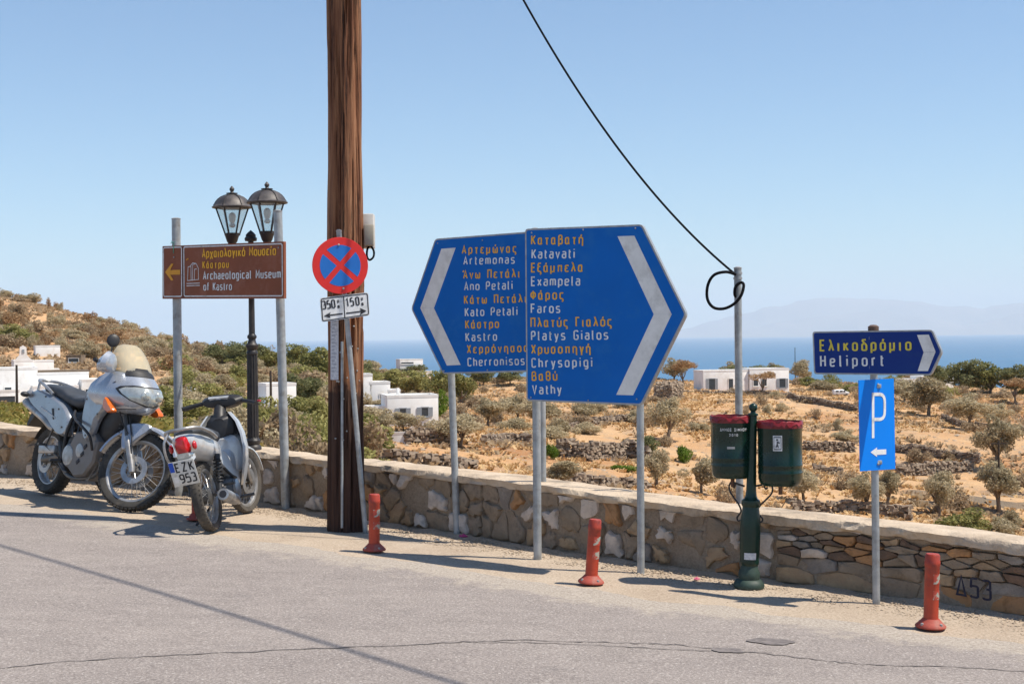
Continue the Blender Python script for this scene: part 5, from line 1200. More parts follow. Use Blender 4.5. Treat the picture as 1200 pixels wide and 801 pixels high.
S.text('μ', (395.2, 354.2), (400.6, 353.5), 4.2, 'ink', .15, .8); S.text('m', (395.6, 361), (401.6, 360.2), 4.4, 'ink', .15, .6); S.text('μ', (423.2, 351.4), (428.6, 350.6), 4.2, 'ink', .15, .8); S.text('m', (423.6, 358), (429.8, 357.2), 4.4, 'ink', .15, .6)
for k, (a, b_, hd) in enumerate((((401.6, 367.4), (384, 369.5), (379.5, 370)), ((405.5, 367), (424, 364.6), (429.5, 364)))):
    S.line([a, b_], .011, .0018, 'ink', 'arrow'); dx = 8 if k == 0 else -8; S.flat([hd, (hd[0] + dx, hd[1] - 3.9 - dx * .06), (hd[0] + dx * .8, hd[1] - dx * .1), (hd[0] + dx, hd[1] + 3.9 - dx * .16)], .0024, 'ink', 'arrow')
for r_ in (288, 333, 352, 368):
    k = (EYE.z + ray(400, r_).z * 11.9 - f_.z) / (t_.z - f_.z); p = f_.lerp(t_, k); B().bbox(p - Vector((0, .012, 0)), (.07, .05, .03), b=.004).build('clamp', M['rim'], Ns)

# ---- heliport sign and parking plate on one post
f_ = G(1027, 706); t_ = pole_between(f_, 1023.5, 384); Hs = thing('heliport_sign', 'navy heliport arrow sign above a bright blue parking plate on one post', 'road sign', f_)
steel_pole('post', Hs, f_, t_, .0235); B().lathe([(.03, -.03), (.034, -.028), (.034, .004), (.02, .014), (0, .016)], t_ + Z * .004, Z, 14).build('post_cap', mat('rusty_cap', (.12, .07, .05), None, 20, .8), Hs)
u = Vector((.80, -.60, 0)).normalized(); n = Vector((u.y, -u.x, 0)); S = Sign(Hs, f_ + n * .042, u, n)
out = [(952.5, 388.3), (1092.8, 386.2), (1104.5, 412), (1091.5, 439.6), (954.5, 438.2)]
S.plate(out, .016, 'back', 'panel', rnd=.02); S.plate(out, .006, 'rim', 'edge_frame', rnd=.02, lift=.0065); S.inset(out, .0095, .0075, 'navy', 'face', rnd=.015)
S.flat([(1075.3, 392.3), (1089, 391.8), (1097, 411.8), (1083, 412.5)], .0088, 'chev', 'chevron'); S.flat([(1083, 412.7), (1097, 412), (1088, 434.5), (1076, 434.5)], .0088, 'chev', 'chevron')
shift(S.text('Ελικοδρόμιο', (961.2, 410.6), (1069, 409.6), 12, 'lemon', .15, .86), n * .0075); shift(S.text('Heliport', (961.8, 428.8), (1037, 427.8), 12, 'white', .14, .86), n * .0075)
n2 = Vector((.55, -.835, 0)).normalized(); u2 = Vector((-n2.y, n2.x, 0)); S = Sign(Hs, f_ + n2 * .034, u2, n2)
S.plate([(1006.2, 445.3), (1047.5, 443.2), (1049.3, 549.2), (1008, 551.8)], .004, 'pblue', 'parking_plate')
S.line([(1023, 513), (1023, 461.5)], .022, .0015, 'white', 'lettering'); S.line([(1021.5, 461.8), (1036.6, 461.5), (1036.6, 491), (1023, 491)], .021, .0019, 'white', 'lettering', rnd=.05)
S.flat([(1020, 529.5), (1027.5, 523.8), (1027.5, 535)], .0015, 'white', 'arrow'); S.line([(1027, 529.6), (1038.3, 529)], .032, .0019, 'white', 'arrow')
bolts([S.w(1028.7, 450.5, .001), S.w(1028.8, 543, .001)], n2, Hs, .009)
for r_ in (396, 430, 452, 541):
    k = (EYE.z + ray(1026, r_).z * f_.y - f_.z) / (t_.z - f_.z); B().bbox(f_.lerp(t_, k) - Vector((0, .010, 0)), (.075, .05, .025), b=.004).build('clamp', M['rim'], Hs)

# ---- bollards
def bollard(label, foot, lean, h=.425, worn=True):
    o = thing('bollard', label, 'bollard', foot, 'red posts along the verge'); MM = Matrix.Translation(foot) @ Matrix.Rotation(math.radians(lean), 4, 'Y')
    b = B(MM); b.lathe([(.084, .0), (.088, .006), (.086, .014), (.070, .028), (.052, .046), (.048, .052)], n=32); b.build('base', M['redbase'], o)
    for k in range(4):
        a = k * 1.57 + .6; B(MM).lathe([(.009, .0), (.009, .012), (.004, .014)], (math.cos(a) * .074, math.sin(a) * .074, .018), n=8).build('bolt', M['rim'], o)
    b = B(MM); b.lathe([(.043, .045), (.042, .06), (.0415, h - .075), (.044, h - .07), (.0445, h - .045), (.042, h - .04), (.042, h - .012), (.036, h - .002), (.0, h)], n=32); b.build('tube', M['red'], o)
    for z0, z1 in ((h - .17, h - .115), (h - .26, h - .21)):
        b = B(MM); b.ring((0, 0, (z0 + z1) / 2), (0, 0, 1), [(.0418, -(z1 - z0) / 2), (.0432, -(z1 - z0) / 2), (.0432, (z1 - z0) / 2), (.0418, (z1 - z0) / 2)], 14, -95, 8, x=(1, 0, 0)); b.build('reflector', M['tape'], o)
    return o
M['redbase'] = mat('dusty_red_base', (.42, .07, .045), (.33, .06, .04), 12, .7, 0, .3, 60, dirt=(.36, .16, .12), dscale=12)
M['tape'] = mat('worn_reflective_tape', (.36, .37, .31), (.44, .06, .035), 24, .5, lo=.44, hi=.50)
bollard('red bollard with worn tape standing beside the foot of the leaning post', G(438.5, 644.5), .8)
bollard('red bollard leaning slightly, between both posts of the big arrow sign', G(692.5, 682.5), 4.5)
bollard('red bollard with peeling tape in front of the dark painted letters', G(1090.5, 734.5), 2.2)
bollard('dark red bollard in the shade behind the scooter rear wheel', G(230.5, 608), 0)

# ---- litter bins
f_ = G(877.5, 687.5); bp = thing('litter_bin_post', 'dark green post carrying a pair of green litter bins with red rims', 'litter bin', f_); MM = Matrix.Translation(f_) @ Matrix.Rotation(math.radians(2.0), 4, 'Y'); b = B(MM)
b.lathe([(.10, 0), (.103, .012), (.098, .03), (.082, .05), (.068, .055), (.072, .075), (.07, .1), (.058, .125), (.055, .15)], n=32); b.build('foot', mat('dusty_green', (.035, .065, .05), (.015, .035, .028), 12, .6), bp)
b = B(MM); b.lathe([(.052, .14), (.062, .155), (.064, .17), (.062, .18), (.066, .25), (.068, .36), (.064, .46), (.054, .53), (.06, .54), (.064, .55), (.06, .575), (.045, .585), (.038, .60), (.033, .64), (.028, .9), (.026, 1.13), (.034, 1.135), (.034, 1.145), (.018, 1.15), (.016, 1.16)], n=32); b.sphere((0, 0, 1.185), .029, 18, 12); b.build('column', M['green'], bp)
b = B(MM); b.ring((0, 0, .212), (0, 0, 1), [(.0665, -.022), (.0682, -.022), (.0695, .022), (.068, .022)], 12, -130, -62, x=(1, 0, 0)); b.build('sticker', M['paper'], bp)
wdir = Vector((.72, -.69, 0)).normalized()
M['bin'] = mat('dark_green_bin', (.003, .019, .012), (.005, .027, .018), 5, .28, 0, .05, 40, dirt=(.012, .03, .024), dscale=6, coat=.2, spec=.35)
def bin_(c, r, h, lab, side):
    o = B(); pr = [(r * .05, 0), (r * .82, 0), (r * .95, .02), (r * .985, .05), (r * .985, .075), (r * 1.0, .08), (r * 1.0, .088), (r * .985, .093), (r * .985, .125), (r * 1.0, .13), (r * 1.0, .138), (r * .985, .143), (r * .985, h - .055), (r * 1.0, h - .05), (r * 1.0, h - .02)]
    inner = [(r * .93, h - .02), (r * .93, .06), (.01, .05)]; o.lathe(pr + inner, c, (0, 0, 1), 40, caps=False); q = o.build('bin', M['bin'], bp)
    tag(q, lab)
    q2 = B(); q2.ring(c + Z * (h - .015), Z, [(r * .985, -.022), (r * 1.015, -.022), (r * 1.015, .022), (r * .985, .022)], 40); q2.build('rim', M['binred'], q)
    q3 = B(); rr = []                                          # bag folded over the rim
    for k in range(61):
        a = 2 * math.pi * k / 60; j = float(fbm(np.array([math.cos(a) * 4 + side]), np.array([math.sin(a) * 4]), 4, 6)[0]) - .47; rr.append((a, j))
    A1 = [c + Vector((math.cos(a) * r * .92, math.sin(a) * r * .92, h - .05)) for a, j in rr]; A2 = [c + Vector((math.cos(a) * r * .99, math.sin(a) * r * .99, h + .008 + j * .02)) for a, j in rr]; A3 = [c + Vector((math.cos(a) * (r * 1.02 + j * .01), math.sin(a) * (r * 1.02 + j * .01), h + .004 + j * .015)) for a, j in rr]; A4 = [c + Vector((math.cos(a) * (r * 1.025 + abs(j) * .03), math.sin(a) * (r * 1.025 + abs(j) * .03), h - .004 - abs(j) * .12)) for a, j in rr]
    q3.rings([A1, A2, A3, A4], False, False); q3.build('liner_bag', M['bag'], q)
    return q
M['bag'] = mat('red_bag_plastic', (.30, .02, .022), (.17, .012, .015), 9, .3, 0, .6, 25)
cL = hit(858.5, 559, f_ + Vector((0, .10, 0)), Vector((0, 1, 0))); cR = hit(914.5, 568, f_ + Vector((0, -.03, 0)), Vector((0, 1, 0)))
qL = bin_(cL, .143, .405, 'bin on the museum side with white lettering', 1.0); qR = bin_(cR, .146, .415, 'bin on the parking side with a white litter pictogram', 5.0)
def wrap(c, r, txt, a_mid, z, h, arc, m, parent):
    """lettering bent round a bin"""
    gl = [GLY[k] for k in txt]; nat = sum(g[0] for g in gl) * h; gap = (arc * r - nat) / max(1, len(gl) - 1); x = -arc * r / 2; b = B(); k = 0
    for g in gl:
        for p, cl, rr in g[1]:
            q = _round([(a * h, y * h) for a, y in p], cl, rr * h); vs, fs = ribbon(q, cl, .17 * h); rad = r + .0022 + (k % 7) * .0001
            b.add([c + Vector((math.cos(a_mid + (a.x + x) / r) * rad, math.sin(a_mid + (a.x + x) / r) * rad, z + a.y)) for a in vs], fs); k += 1
        x += g[0] * h + gap
    return b.build('lettering', m, parent, smooth=False, fix=False)
wrap(cL, .143, 'ΔΗΜΟΣ ΣΙΦΝΟΥ', math.radians(-95), .318, .017, 1.25, M['white'], qL); wrap(cL, .143, '2010', math.radians(-95), .285, .014, .38, M['white'], qL)
def band(c, r, a0, a1, z0, z1, m, parent, nm, lift=.002):
    b = B(); P = [[c + Vector((math.cos(a) * (r + lift), math.sin(a) * (r + lift), z)) for a in np.linspace(math.radians(a0), math.radians(a1), 8)] for z in (z0, z1)]; b.rings(P, False, False); return b.build(nm, m, parent, fix=False)
st0 = band(cR, .146, -118, -95, .235, .335, M['white'], qR, 'sticker'); band(cR, .146, -116, -97, .243, .327, M['ink'], qR, 'sticker', .0028); band(cR, .146, -114.5, -98.5, .249, .321, M['white'], qR, 'sticker', .0036)
def fig(parts):
    b = B(); a0 = math.radians(-106.5)
    for k, pts in enumerate(parts):
        vs, fs = ribbon([Vector(q) for q in pts], False, .007 if k else .011); b.add([cR + Vector((math.cos(a0 + v.x / .146) * (.1505 + k * .0001), math.sin(a0 + v.x / .146) * (.1505 + k * .0001), .285 + v.y)) for v in vs], fs)
    b.build('sticker', M['ink'], qR, smooth=False, fix=False)
fig([[(-.002, .018), (-.002, .028)], [(0, .012), (-.002, -.008)], [(-.002, -.008), (-.010, -.028)], [(-.002, -.008), (.006, -.028)], [(0, .010), (.010, .002), (.014, .006)]])
band(cL, .143, -112, -92, .2, .215, M['rim'], qL, 'sticker')
# scrolled brackets
for c, sg_ in ((cL, -1), (cR, 1)):
    foot_ = f_ + Z * .47; v = Vector((c.x - f_.x, c.y - f_.y, 0)); L_ = v.length; v.normalize(); b = B()
    P = lambda a, z: f_ + v * a + Z * z
    b.tube([P(.06, .44), P(.085, .43), P(.095, .45), P(.08, .47), P(.06, .50), P(.08, .54), P(.12, .58), P(.155, .62), P(.16, .66), P(.135, .69), P(.11, .675), P(.115, .65), P(.13, .655)], .006, 7, smooth=5)
    b.tube([P(.03, .665), P(.09, .675), P(.135, .69), P(L_, .70)], .007, 7, smooth=4); b.build('bracket', M['iron'], bp)
    B().tube([c - Z * .062, c + Z * .005], .014, 10).build('stem', mat('rusty_stem', (.16, .08, .05), None, 20, .8), bp)
    B().tube([P(.02, 1.03), P(L_ - .12, 1.04)], .008, 8).build('tie_bar', M['green'], bp)

# ---- street lamp with two lanterns, on the wall
s_ = s_at_px(296.5); wp, wt_, wn_ = wall_fr(s_); lb = wp - wn_ * .17 + Z * (wall_h(s_) - .005); q = at(296.5, 500, lb.y); lb.x = q.x
La = thing('street_lamp', 'old-fashioned black street lamp with two glass lanterns behind the museum sign', 'street lamp', lb); hz_ = at(293, 283, lb.y).z - lb.z; MM = Matrix.Translation(lb)
b = B(MM); b.lathe([(.078, 0), (.08, .03), (.07, .05), (.06, .06), (.068, .075), (.07, .1), (.06, .115), (.052, .13)], n=32); b.build('base', M['iron'], La)
b = B(MM); z1 = at(295, 412, lb.y).z - lb.z; pr = []
b.rings([[Vector((math.cos(2 * math.pi * j / 48) * (r0 + (.004 if j % 4 < 2 else -.003)), math.sin(2 * math.pi * j / 48) * (r0 + (.004 if j % 4 < 2 else -.003)), z)) for j in range(48)] for r0, z in ((.052, .12), (.050, z1 * .5), (.046, z1 - .02))])
b.lathe([(.046, z1 - .03), (.054, z1 - .02), (.054, z1), (.044, z1 + .015), (.05, z1 + .03), (.062, z1 + .05), (.062, z1 + .065), (.04, z1 + .085), (.034, z1 + .12), (.045, z1 + .135), (.045, z1 + .15), (.03, z1 + .17)], n=32)
b.lathe([(.030, z1 + .16), (.028, z1 + .5), (.027, hz_ - .12), (.04, hz_ - .11), (.04, hz_ - .07), (.026, hz_ - .06), (.026, hz_), (.055, hz_ + .005), (.06, hz_ + .03), (.045, hz_ + .05), (.05, hz_ + .06), (.03, hz_ + .085), (.012, hz_ + .1), (0, hz_ + .11)], n=32); b.build('column', M['iron'], La)
for cx, rt, re, rb_, dd in ((272, 218, 242.5, 283, .26), (313, 213, 237, 281, -.10)):
    d = lb.y + dd; eave = at(cx, re, d); ap = at(cx, rt, d); bot = at(cx, rb_, d); px_ = 1700 / d; b = B()
    # arm
    a0 = lb + Z * (hz_ - .42); mid = Vector(((a0.x + bot.x) / 2, (a0.y + bot.y) / 2, a0.z - .06)); b.tube([a0 + (bot - a0) * .08, mid, Vector((bot.x, bot.y, a0.z + .05)), bot - Z * .1], .013, 8, smooth=6); b.tube([Vector((mid.x, mid.y, mid.z + .02)), mid + Z * .08 + (bot - a0).normalized() * .04, mid + Z * .14 - (bot - a0).normalized() * .02, mid + Z * .1 - (bot - a0).normalized() * .05], .009, 6, smooth=5)
    b.lathe([(.018, -.12), (.024, -.06), (.03, -.03), (.05, .0), (.066, .05), (.075, .075)], bot, Z, 24); b.build('arm', M['iron'], La)
    h = eave.z - bot.z - .07; z0 = bot.z + .07; rb, rt_ = .068, .158
    q = B(); 
    for k in range(6):
        a = math.radians(60 * k + 12); q.tube([Vector((eave.x + math.cos(a) * rb, d + math.sin(a) * rb, z0)), Vector((eave.x + math.cos(a) * rt_, d + math.sin(a) * rt_, eave.z))], .0085, 6)
    for zz, rr in ((z0, rb), (eave.z - .005, rt_)): q.ring((eave.x, d, zz), Z, [(rr - .014, -.012), (rr + .008, -.012), (rr + .008, .012), (rr - .014, .012)], 6, x=(math.cos(math.radians(12)), math.sin(math.radians(12)), 0))
    ln = q.build('lantern', M['iron'], La)
    for k in range(6):
        a, a2 = math.radians(60 * k + 12), math.radians(60 * k + 72); P = [Vector((eave.x + math.cos(w) * r_, d + math.sin(w) * r_, zz)) for w, r_, zz in ((a, rb - .002, z0), (a2, rb - .002, z0), (a2, rt_ - .004, eave.z), (a, rt_ - .004, eave.z))]
        q = B(); q.poly(P); q.build('pane', M['glass'], ln, smooth=False)
    q = B(); R_d = [(.192, -.012), (.196, 0), (.18, .010), (.168, .028), (.158, .05), (.138, .078), (.108, .104), (.07, .122), (.045, .13), (.045, .14), (.055, .142), (.055, .15), (.02, .154), (.014, .165), (.022, .18), (.024, .195), (.012, .215), (.005, .225)]
    kk = (ap.z - eave.z) / .225; q.lathe([(r_, z * kk) for r_, z in R_d], (eave.x, d, eave.z), Z, 6 if False else 24); q.build('dome', M['dome'] if 'dome' in M else M['iron'], ln)
    for k in range(6):
        a = math.radians(60 * k + 12); B().tube([Vector((eave.x + math.cos(a) * r_, d + math.sin(a) * r_, eave.z + z * kk + .002)) for r_, z in R_d[2:9]], .006, 6).build('dome_rib', M['iron'], ln)
    q = B(); q.lathe([(.012, 0), (.03, .01), (.03, .03), (.018, .04), (.03, .07), (.036, .1), (.03, .13), (.012, .145), (0, .148)], (eave.x, d, eave.z - .2), Z, 18); q.build('bulb', M['bulb'], ln)

# ---- small litter at the wall foot
def scrap(px, row, col, lab, s_=.03):
    p = G(px, row); b = B(); bm = bmesh.new(); bmesh.ops.create_icosphere(bm, subdivisions=2, radius=s_); rr = random.Random(int(px)); bm.verts.index_update()
    b.add([p + Vector((v.co.x * rr.uniform(.6, 1.5), v.co.y * rr.uniform(.6, 1.5), max(0, v.co.z * rr.uniform(.2, .9) + .008))) for v in bm.verts], [[v.index for v in f.verts] for f in bm.faces]); bm.free()
    tag(b.build('crumpled_wrapper', mat('wrapper', col, None, 30, .5), smooth=False), lab, 'litter')
scrap(543, 629, (.55, .05, .22), 'crumpled pink wrapper on the gravel beside the thin arrow sign post'); scrap(816, 679, (.6, .12, .2), 'small pink scrap on the gravel near the litter bin post', .02); scrap(512, 634, (.6, .55, .48), 'pale crumpled paper scrap near the wall foot before the arrow sign', .022)

# ================================================================== TWO-WHEELERS
def Tm(x, y, z): return Matrix.Translation((x, y, z))
def wheel(parent, name, MM, R, tw, rimR, spokes=36, disc=0, knob=False, hub=.035, tyre='rubber', cast=False, label=None):
    """MM puts the wheel centre at the origin, axle along y"""
    q = B(MM); hw = tw / 2
    prof = [(rimR, -hw * .62), (rimR + (R - rimR) * .35, -hw * .95), (rimR + (R - rimR) * .72, -hw), (R - .012, -hw * .80), (R - .002, -hw * .42), (R, 0), (R - .002, hw * .42), (R - .012, hw * .80), (rimR + (R - rimR) * .72, hw), (rimR + (R - rimR) * .35, hw * .95), (rimR, hw * .62)]
    q.ring((0, 0, 0), (0, -1, 0), prof, 72, x=(1, 0, 0))
    n_ = 56 if knob else 44
    for k in range(n_):
        a = 2 * math.pi * k / n_
        for yy, ww, r_ in ((-hw * .72, hw * .42, R - .011), (hw * .72, hw * .42, R - .011), (0, hw * .62, R - .001)) :
            aa = a + (0 if yy else math.pi / n_); Rr = Matrix.Rotation(-aa, 3, 'Y'); q.box((math.cos(aa) * r_, yy, math.sin(aa) * r_), (.016 if knob else .008, ww, (.036 if knob else .012) * .7), Rr)
    w = q.build(name, M[tyre], parent, ang=40); 
    if label: w['label'] = label
    q = B(MM); hr = hw * .66; q.ring((0, 0, 0), (0, -1, 0), [(rimR + .008, -hr), (rimR + .010, -hr * .8), (rimR - .008, -hr * .55), (rimR - .016, 0), (rimR - .008, hr * .55), (rimR + .010, hr * .8), (rimR + .008, hr), (rimR - .006, hr * .96), (rimR - .022, hr * .5), (rimR - .024, 0), (rimR - .022, -hr * .5), (rimR - .006, -hr * .96)], 72, x=(1, 0, 0)); q.build('rim', M['alu'], w)
    q = B(MM); q.lathe([(.012, -hw * 1.2), (hub * .8, -hw * 1.15), (hub * 1.3, -hw * .8), (hub, -hw * .6), (hub, hw * .6), (hub * 1.3, hw * .8), (hub * .8, hw * 1.15), (.012, hw * 1.2)], (0, 0, 0), (0, 1, 0), 24); q.build('hub', M['engine'], w)
    q = B(MM)
    for k in range(spokes):
        a = 2 * math.pi * k / spokes; sd = 1 if k % 2 else -1; o = (.5 if (k // 2) % 2 else -.5); a2 = a + o
        q.tube([(math.cos(a2) * hub * 1.2, sd * hw * .72, math.sin(a2) * hub * 1.2), (math.cos(a) * (rimR - .018), sd * hw * .12, math.sin(a) * (rimR - .018))], .0024, 5)
    q.build('spoke', M['alu'], w)
    if disc:
        for sd in ((-1, 1) if disc > 1 else (-1,)):
            q = B(MM); q.ring((0, sd * hw * 1.25, 0), (0, -1, 0), [(.075, -.003), (.075, .003), (.122, .003), (.122, -.003)], 48, x=(1, 0, 0)); 
            for k in range(6):
                a = k * math.pi / 3; q.tube([(math.cos(a) * .03, sd * hw * 1.15, math.sin(a) * .03), (math.cos(a) * .078, sd * hw * 1.25, math.sin(a) * .078)], .006, 6)
            q.build('brake_disc', M['alu'], w)
    return w
def shell(q, lv, th=.006, a0=-90, a1=90, grow=0, p=.8, n=22):
    rs = []
    for q_ in lv:
        z, xn, w, xb = q_[:4]; out, inn = [], []
        if len(q_) > 4: a0, a1 = -q_[4], q_[4]
        for i in range(n + 1):
            a = math.radians(a0 + (a1 - a0) * i / n); c = max(0, math.cos(a)) ** p; s_ = math.copysign(abs(math.sin(a)) ** .95, math.sin(a))
            out.append(Vector((xb + (xn - xb + grow) * c, (w + grow) * s_, z))); inn.append(Vector((xb + (xn - xb + grow - th) * c, (w + grow - th) * s_, z)))
        rs.append(out + inn[::-1])
    return q.rings(rs, True, True)

def settle(MM, FKf, R0, w0, c0, R1, w1, c1):
    """lower and pitch the machine so both tyres touch the road"""
    def low(A, c, R, w):
        return min((q.z - gz(q.x)) for q in (A @ Vector((c[0] + math.cos(a) * (R - (.012 if abs(y) > .5 else 0)), y * w * .42, c[2] + math.sin(a) * (R - (.012 if abs(y) > .5 else 0)))) for a in np.linspace(0, 6.283, 240) for y in (-1, -.4, 0, .4, 1)))
    for _ in range(4):
        l0 = low(MM, c0, R0, w0); MM = Matrix.Translation((0, 0, -l0 - .002)) @ MM; l1 = low(FKf(MM), c1, R1, w1)
        MM = MM @ Matrix.Rotation((l1 + .002) / (c1[0] or 1), 4, 'Y')
    return MM
# ---------------- silver touring motorcycle
fr, ff = G(57, 578.5), G(155, 597)
hd = math.atan2(ff.y - fr.y, ff.x - fr.x); print('bike wheelbase', (ff - fr).length, math.degrees(hd))
bk = thing('motorcycle', 'silver touring motorcycle with smoked screen and orange indicators parked against the wall', 'motorcycle', (fr + ff) / 2)
MB = Matrix.Translation(fr) @ Matrix.Rotation(hd, 4, 'Z') @ Matrix.Rotation(math.radians(-8.5), 4, 'X')
wb = (ff - fr).length; 
ax = Vector((-.467, 0, .884)); Hh = Vector((1.17, 0, .98)); fx = 1.505; dxs = wb - 1.505
MB = MB @ Matrix.Scale(wb / 1.505, 4) if abs(wb - 1.505) < .35 else MB
fkf = lambda A: A @ Matrix.Translation(Hh) @ Matrix.Rotation(math.radians(34), 4, ax) @ Matrix.Translation(-Hh)
MB = settle(MB, fkf, .315, .135, (0, 0, .315), .345, .098, (fx, 0, .345)); FK = fkf(MB)
wheel(bk, 'rear_wheel', MB @ Tm(0, 0, .315), .315, .135, .222, 32, 1, False, .05)
wheel(bk, 'front_wheel', FK @ Tm(fx, 0, .345), .345, .098, .272, 36, 2, True, .04, 'rubber')
q = B(FK)
for y in (-.098, .098): q.tube([(fx + .01, y, .315), (fx - .01, y, .36), (fx - .145, y, .61)], [.024, .03, .03], 14)
q.build('fork_leg', M['alu'], bk); q = B(FK)
for y in (-.098, .098): q.tube([(fx - .14, y, .60), (1.17 + .0, y, .985)], .0205, 14)
q.tube([(fx, -.12, .345), (fx, .12, .345)], .012, 10); q.build('fork_tube', M['engine'], bk)
for y in (-1, 1): B(FK).bbox((fx - .075, y * .088, .43), (.05, .045, .10), Matrix.Rotation(-.45, 3, 'Y'), .012).build('brake_caliper', M['engine'], bk)
for zc, xx in ((.80, 1.265), (.97, 1.175)): B(FK).bbox((xx, 0, zc), (.055, .24, .035), Matrix.Rotation(-.48, 3, 'Y'), .01).build('fork_clamp', M['engine'], bk)
q = B(FK); q.ring((fx, 0, .345), (0, -1, 0), [(.372, -.070), (.392, -.068), (.408, -.045), (.414, 0), (.408, .045), (.392, .068), (.372, .070), (.385, .055), (.400, .035), (.405, 0), (.400, -.035), (.385, -.055)], 40, 28, 165, x=(1, 0, 0))
q.build('front_fender', M['silver'], bk)
for y in (-1, 1): q = B(FK); q.plate([(fx - .20, .70), (fx - .02, .755), (fx + .05, .72), (fx - .05, .60), (fx - .12, .50), (fx - .17, .52)], y * .070, y * .112, .01, 3); q.build('fender_bracket', M['silver'], bk)
# handlebar group turns with the fork
q = B(FK); q.tube([(1.13, 0, 1.08), (1.12, .10, 1.09), (1.05, .26, 1.15), (1.0, .40, 1.15)], .012, 12, smooth=5); q.tube([(1.13, 0, 1.08), (1.12, -.10, 1.09), (1.05, -.26, 1.15), (1.0, -.40, 1.15)], .012, 12, smooth=5); q.build('handlebar', M['black'], bk)
for y in (-1, 1):
    B(FK).tube([(1.025, y * .30, 1.152), (.995, y * .42, 1.152)], [.018, .018], 12).build('grip', M['black'], bk)
    B(FK).tube([(1.06, y * .26, 1.15), (1.12, y * .32, 1.14), (1.08, y * .42, 1.13)], .006, 6, smooth=3).build('brake_lever', M['alu'], bk)
    B(FK).loft([(1.02, 1.13, .05, .07, .05, 2.0, y * .35), (1.07, 1.145, .10, .125, .07, 1.8, y * .34), (1.115, 1.15, .095, .10, .065, 1.9, y * .33), (1.14, 1.145, .045, .05, .03, 2.0, y * .32)], 20).build('hand_guard', M['silver'], bk)
B(FK).tube([(1.06, -.24, 1.15), (1.05, -.27, 1.24), (1.03, -.285, 1.335)], .006, 8, smooth=3).build('mirror_stem', M['black'], bk)
q = B(FK @ Tm(1.025, -.285, 1.385) @ Matrix.Rotation(math.radians(-52), 4, 'Z')); q.sphere((0, 0, 0), (.022, .056, .06), 20, 12); q.build('mirror', M['black'], bk)
q = B(FK); q.tube([(1.16, -.06, 1.0), (1.26, -.10, .93), (1.33, -.12, .78), (1.42, -.125, .60), (1.46, -.115, .47)], .006, 8, smooth=6); q.tube([(1.16, -.03, 1.0), (1.20, -.15, .90), (1.28, -.15, .74), (1.38, -.13, .63)], .005, 8, smooth=6); q.build('brake_hose', M['black'], bk)
# fairing
fl_ = [(.835, 1.44, .15, 1.16), (.87, 1.52, .205, 1.06), (.92, 1.575, .242, .98), (.96, 1.588, .255, .94), (.99, 1.59, .260, .93), (1.06, 1.555, .250, .96), (1.12, 1.49, .222, 1.02), (1.17, 1.425, .188, 1.08), (1.205, 1.38, .160, 1.12)]
q = B(MB); shell(q, fl_, .012); q.build('fairing', M['silver'], bk, ang=50)
q = B(MB); shell(q, [(1.19, 1.40, .164, 1.14), (1.25, 1.345, .168, 1.12), (1.31, 1.285, .158, 1.10), (1.37, 1.225, .136, 1.08), (1.42, 1.175, .10, 1.07), (1.44, 1.15, .055, 1.08)], .004, grow=.004); q.build('windscreen', M['screen'], bk, ang=60)
q = B(MB); shell(q, [(1.165, 1.432, .188, 1.12), (1.20, 1.39, .164, 1.14), (1.235, 1.36, .12, 1.2)], .008, -50, 50, .006); q.build('screen_trim', M['black'], bk, ang=60)
q = B(MB); shell(q, [(.905, 1.56, .245, .94, 8), (.925, 1.577, .250, .93, 22), (.95, 1.585, .256, .91, 36), (1.00, 1.59, .262, .90, 50), (1.04, 1.567, .257, .925, 56), (1.065, 1.552, .252, .94, 50), (1.082, 1.54, .247, .955, 30)], .006, grow=.006, n=18); q.build('headlight_surround', M['black'], bk, ang=60)
q = B(MB); shell(q, [(.917, 1.57, .247, .935, 8), (.935, 1.58, .252, .92, 22), (.955, 1.586, .257, .91, 34), (1.00, 1.59, .262, .90, 46), (1.035, 1.57, .258, .92, 51), (1.056, 1.557, .254, .935, 44), (1.070, 1.547, .25, .945, 26)], .006, grow=.011, n=18); hl = q.build('headlight', M['clear'], bk, ang=60)
for y in (-1, 1): B(MB).sphere((1.585, y * .062, 1.0), (.02, .048, .044), 18, 10).build('reflector', M['clear'], hl)
for y in (-1, 1):
    B(MB).plate([(1.24, .955), (1.33, .90), (1.39, .845), (1.31, .825), (1.225, .87)], y * .205, y * .262, .012, 4).build('indicator', M['amber'], bk)
    # tank side panel reaching down to the radiator
    B(MB).plate([(.84, .96), (1.02, 1.02), (1.17, .99), (1.16, .86), (1.05, .74), (.98, .60), (.90, .54), (.82, .64), (.79, .80)], y * .15, y * .215, .035, 4).build('tank_panel', M['silver_shaded'], bk)
    B(MB).plate([(-.34, .90), (-.20, .955), (.10, .92), (.36, .84), (.50, .72), (.49, .60), (.36, .56), (.12, .66), (-.12, .76), (-.30, .84)], y * .10, y * .175, .03, 5).build('side_panel', M['silver_shaded'], bk)
    q = B(MB); q.plate([(.17, .80), (.205, .80), (.235, .70), (.215, .70)], y * .17, y * .180, .002); q.build('emblem', M['black'], bk)
q = B(MB); 
for k, (a, b_) in enumerate((((1.02, .965), (1.12, .985)), ((1.045, .945), (1.10, .985)), ((1.10, .945), (1.16, .99)), ((1.12, .95), (1.18, .965)))): q.tube([(a[0], -.217, a[1]), (b_[0], -.213, b_[1])], .0055, 6)
q.build('logo', M['plateblue'], bk)
q = B(MB); q.loft([(1.00, .72, .13, .14, .20, 3), (1.10, .76, .14, .14, .24, 3), (1.22, .86, .13, .12, .22, 3), (1.34, .93, .10, .10, .12, 3)], 20); q.build('radiator', M['black'], bk)
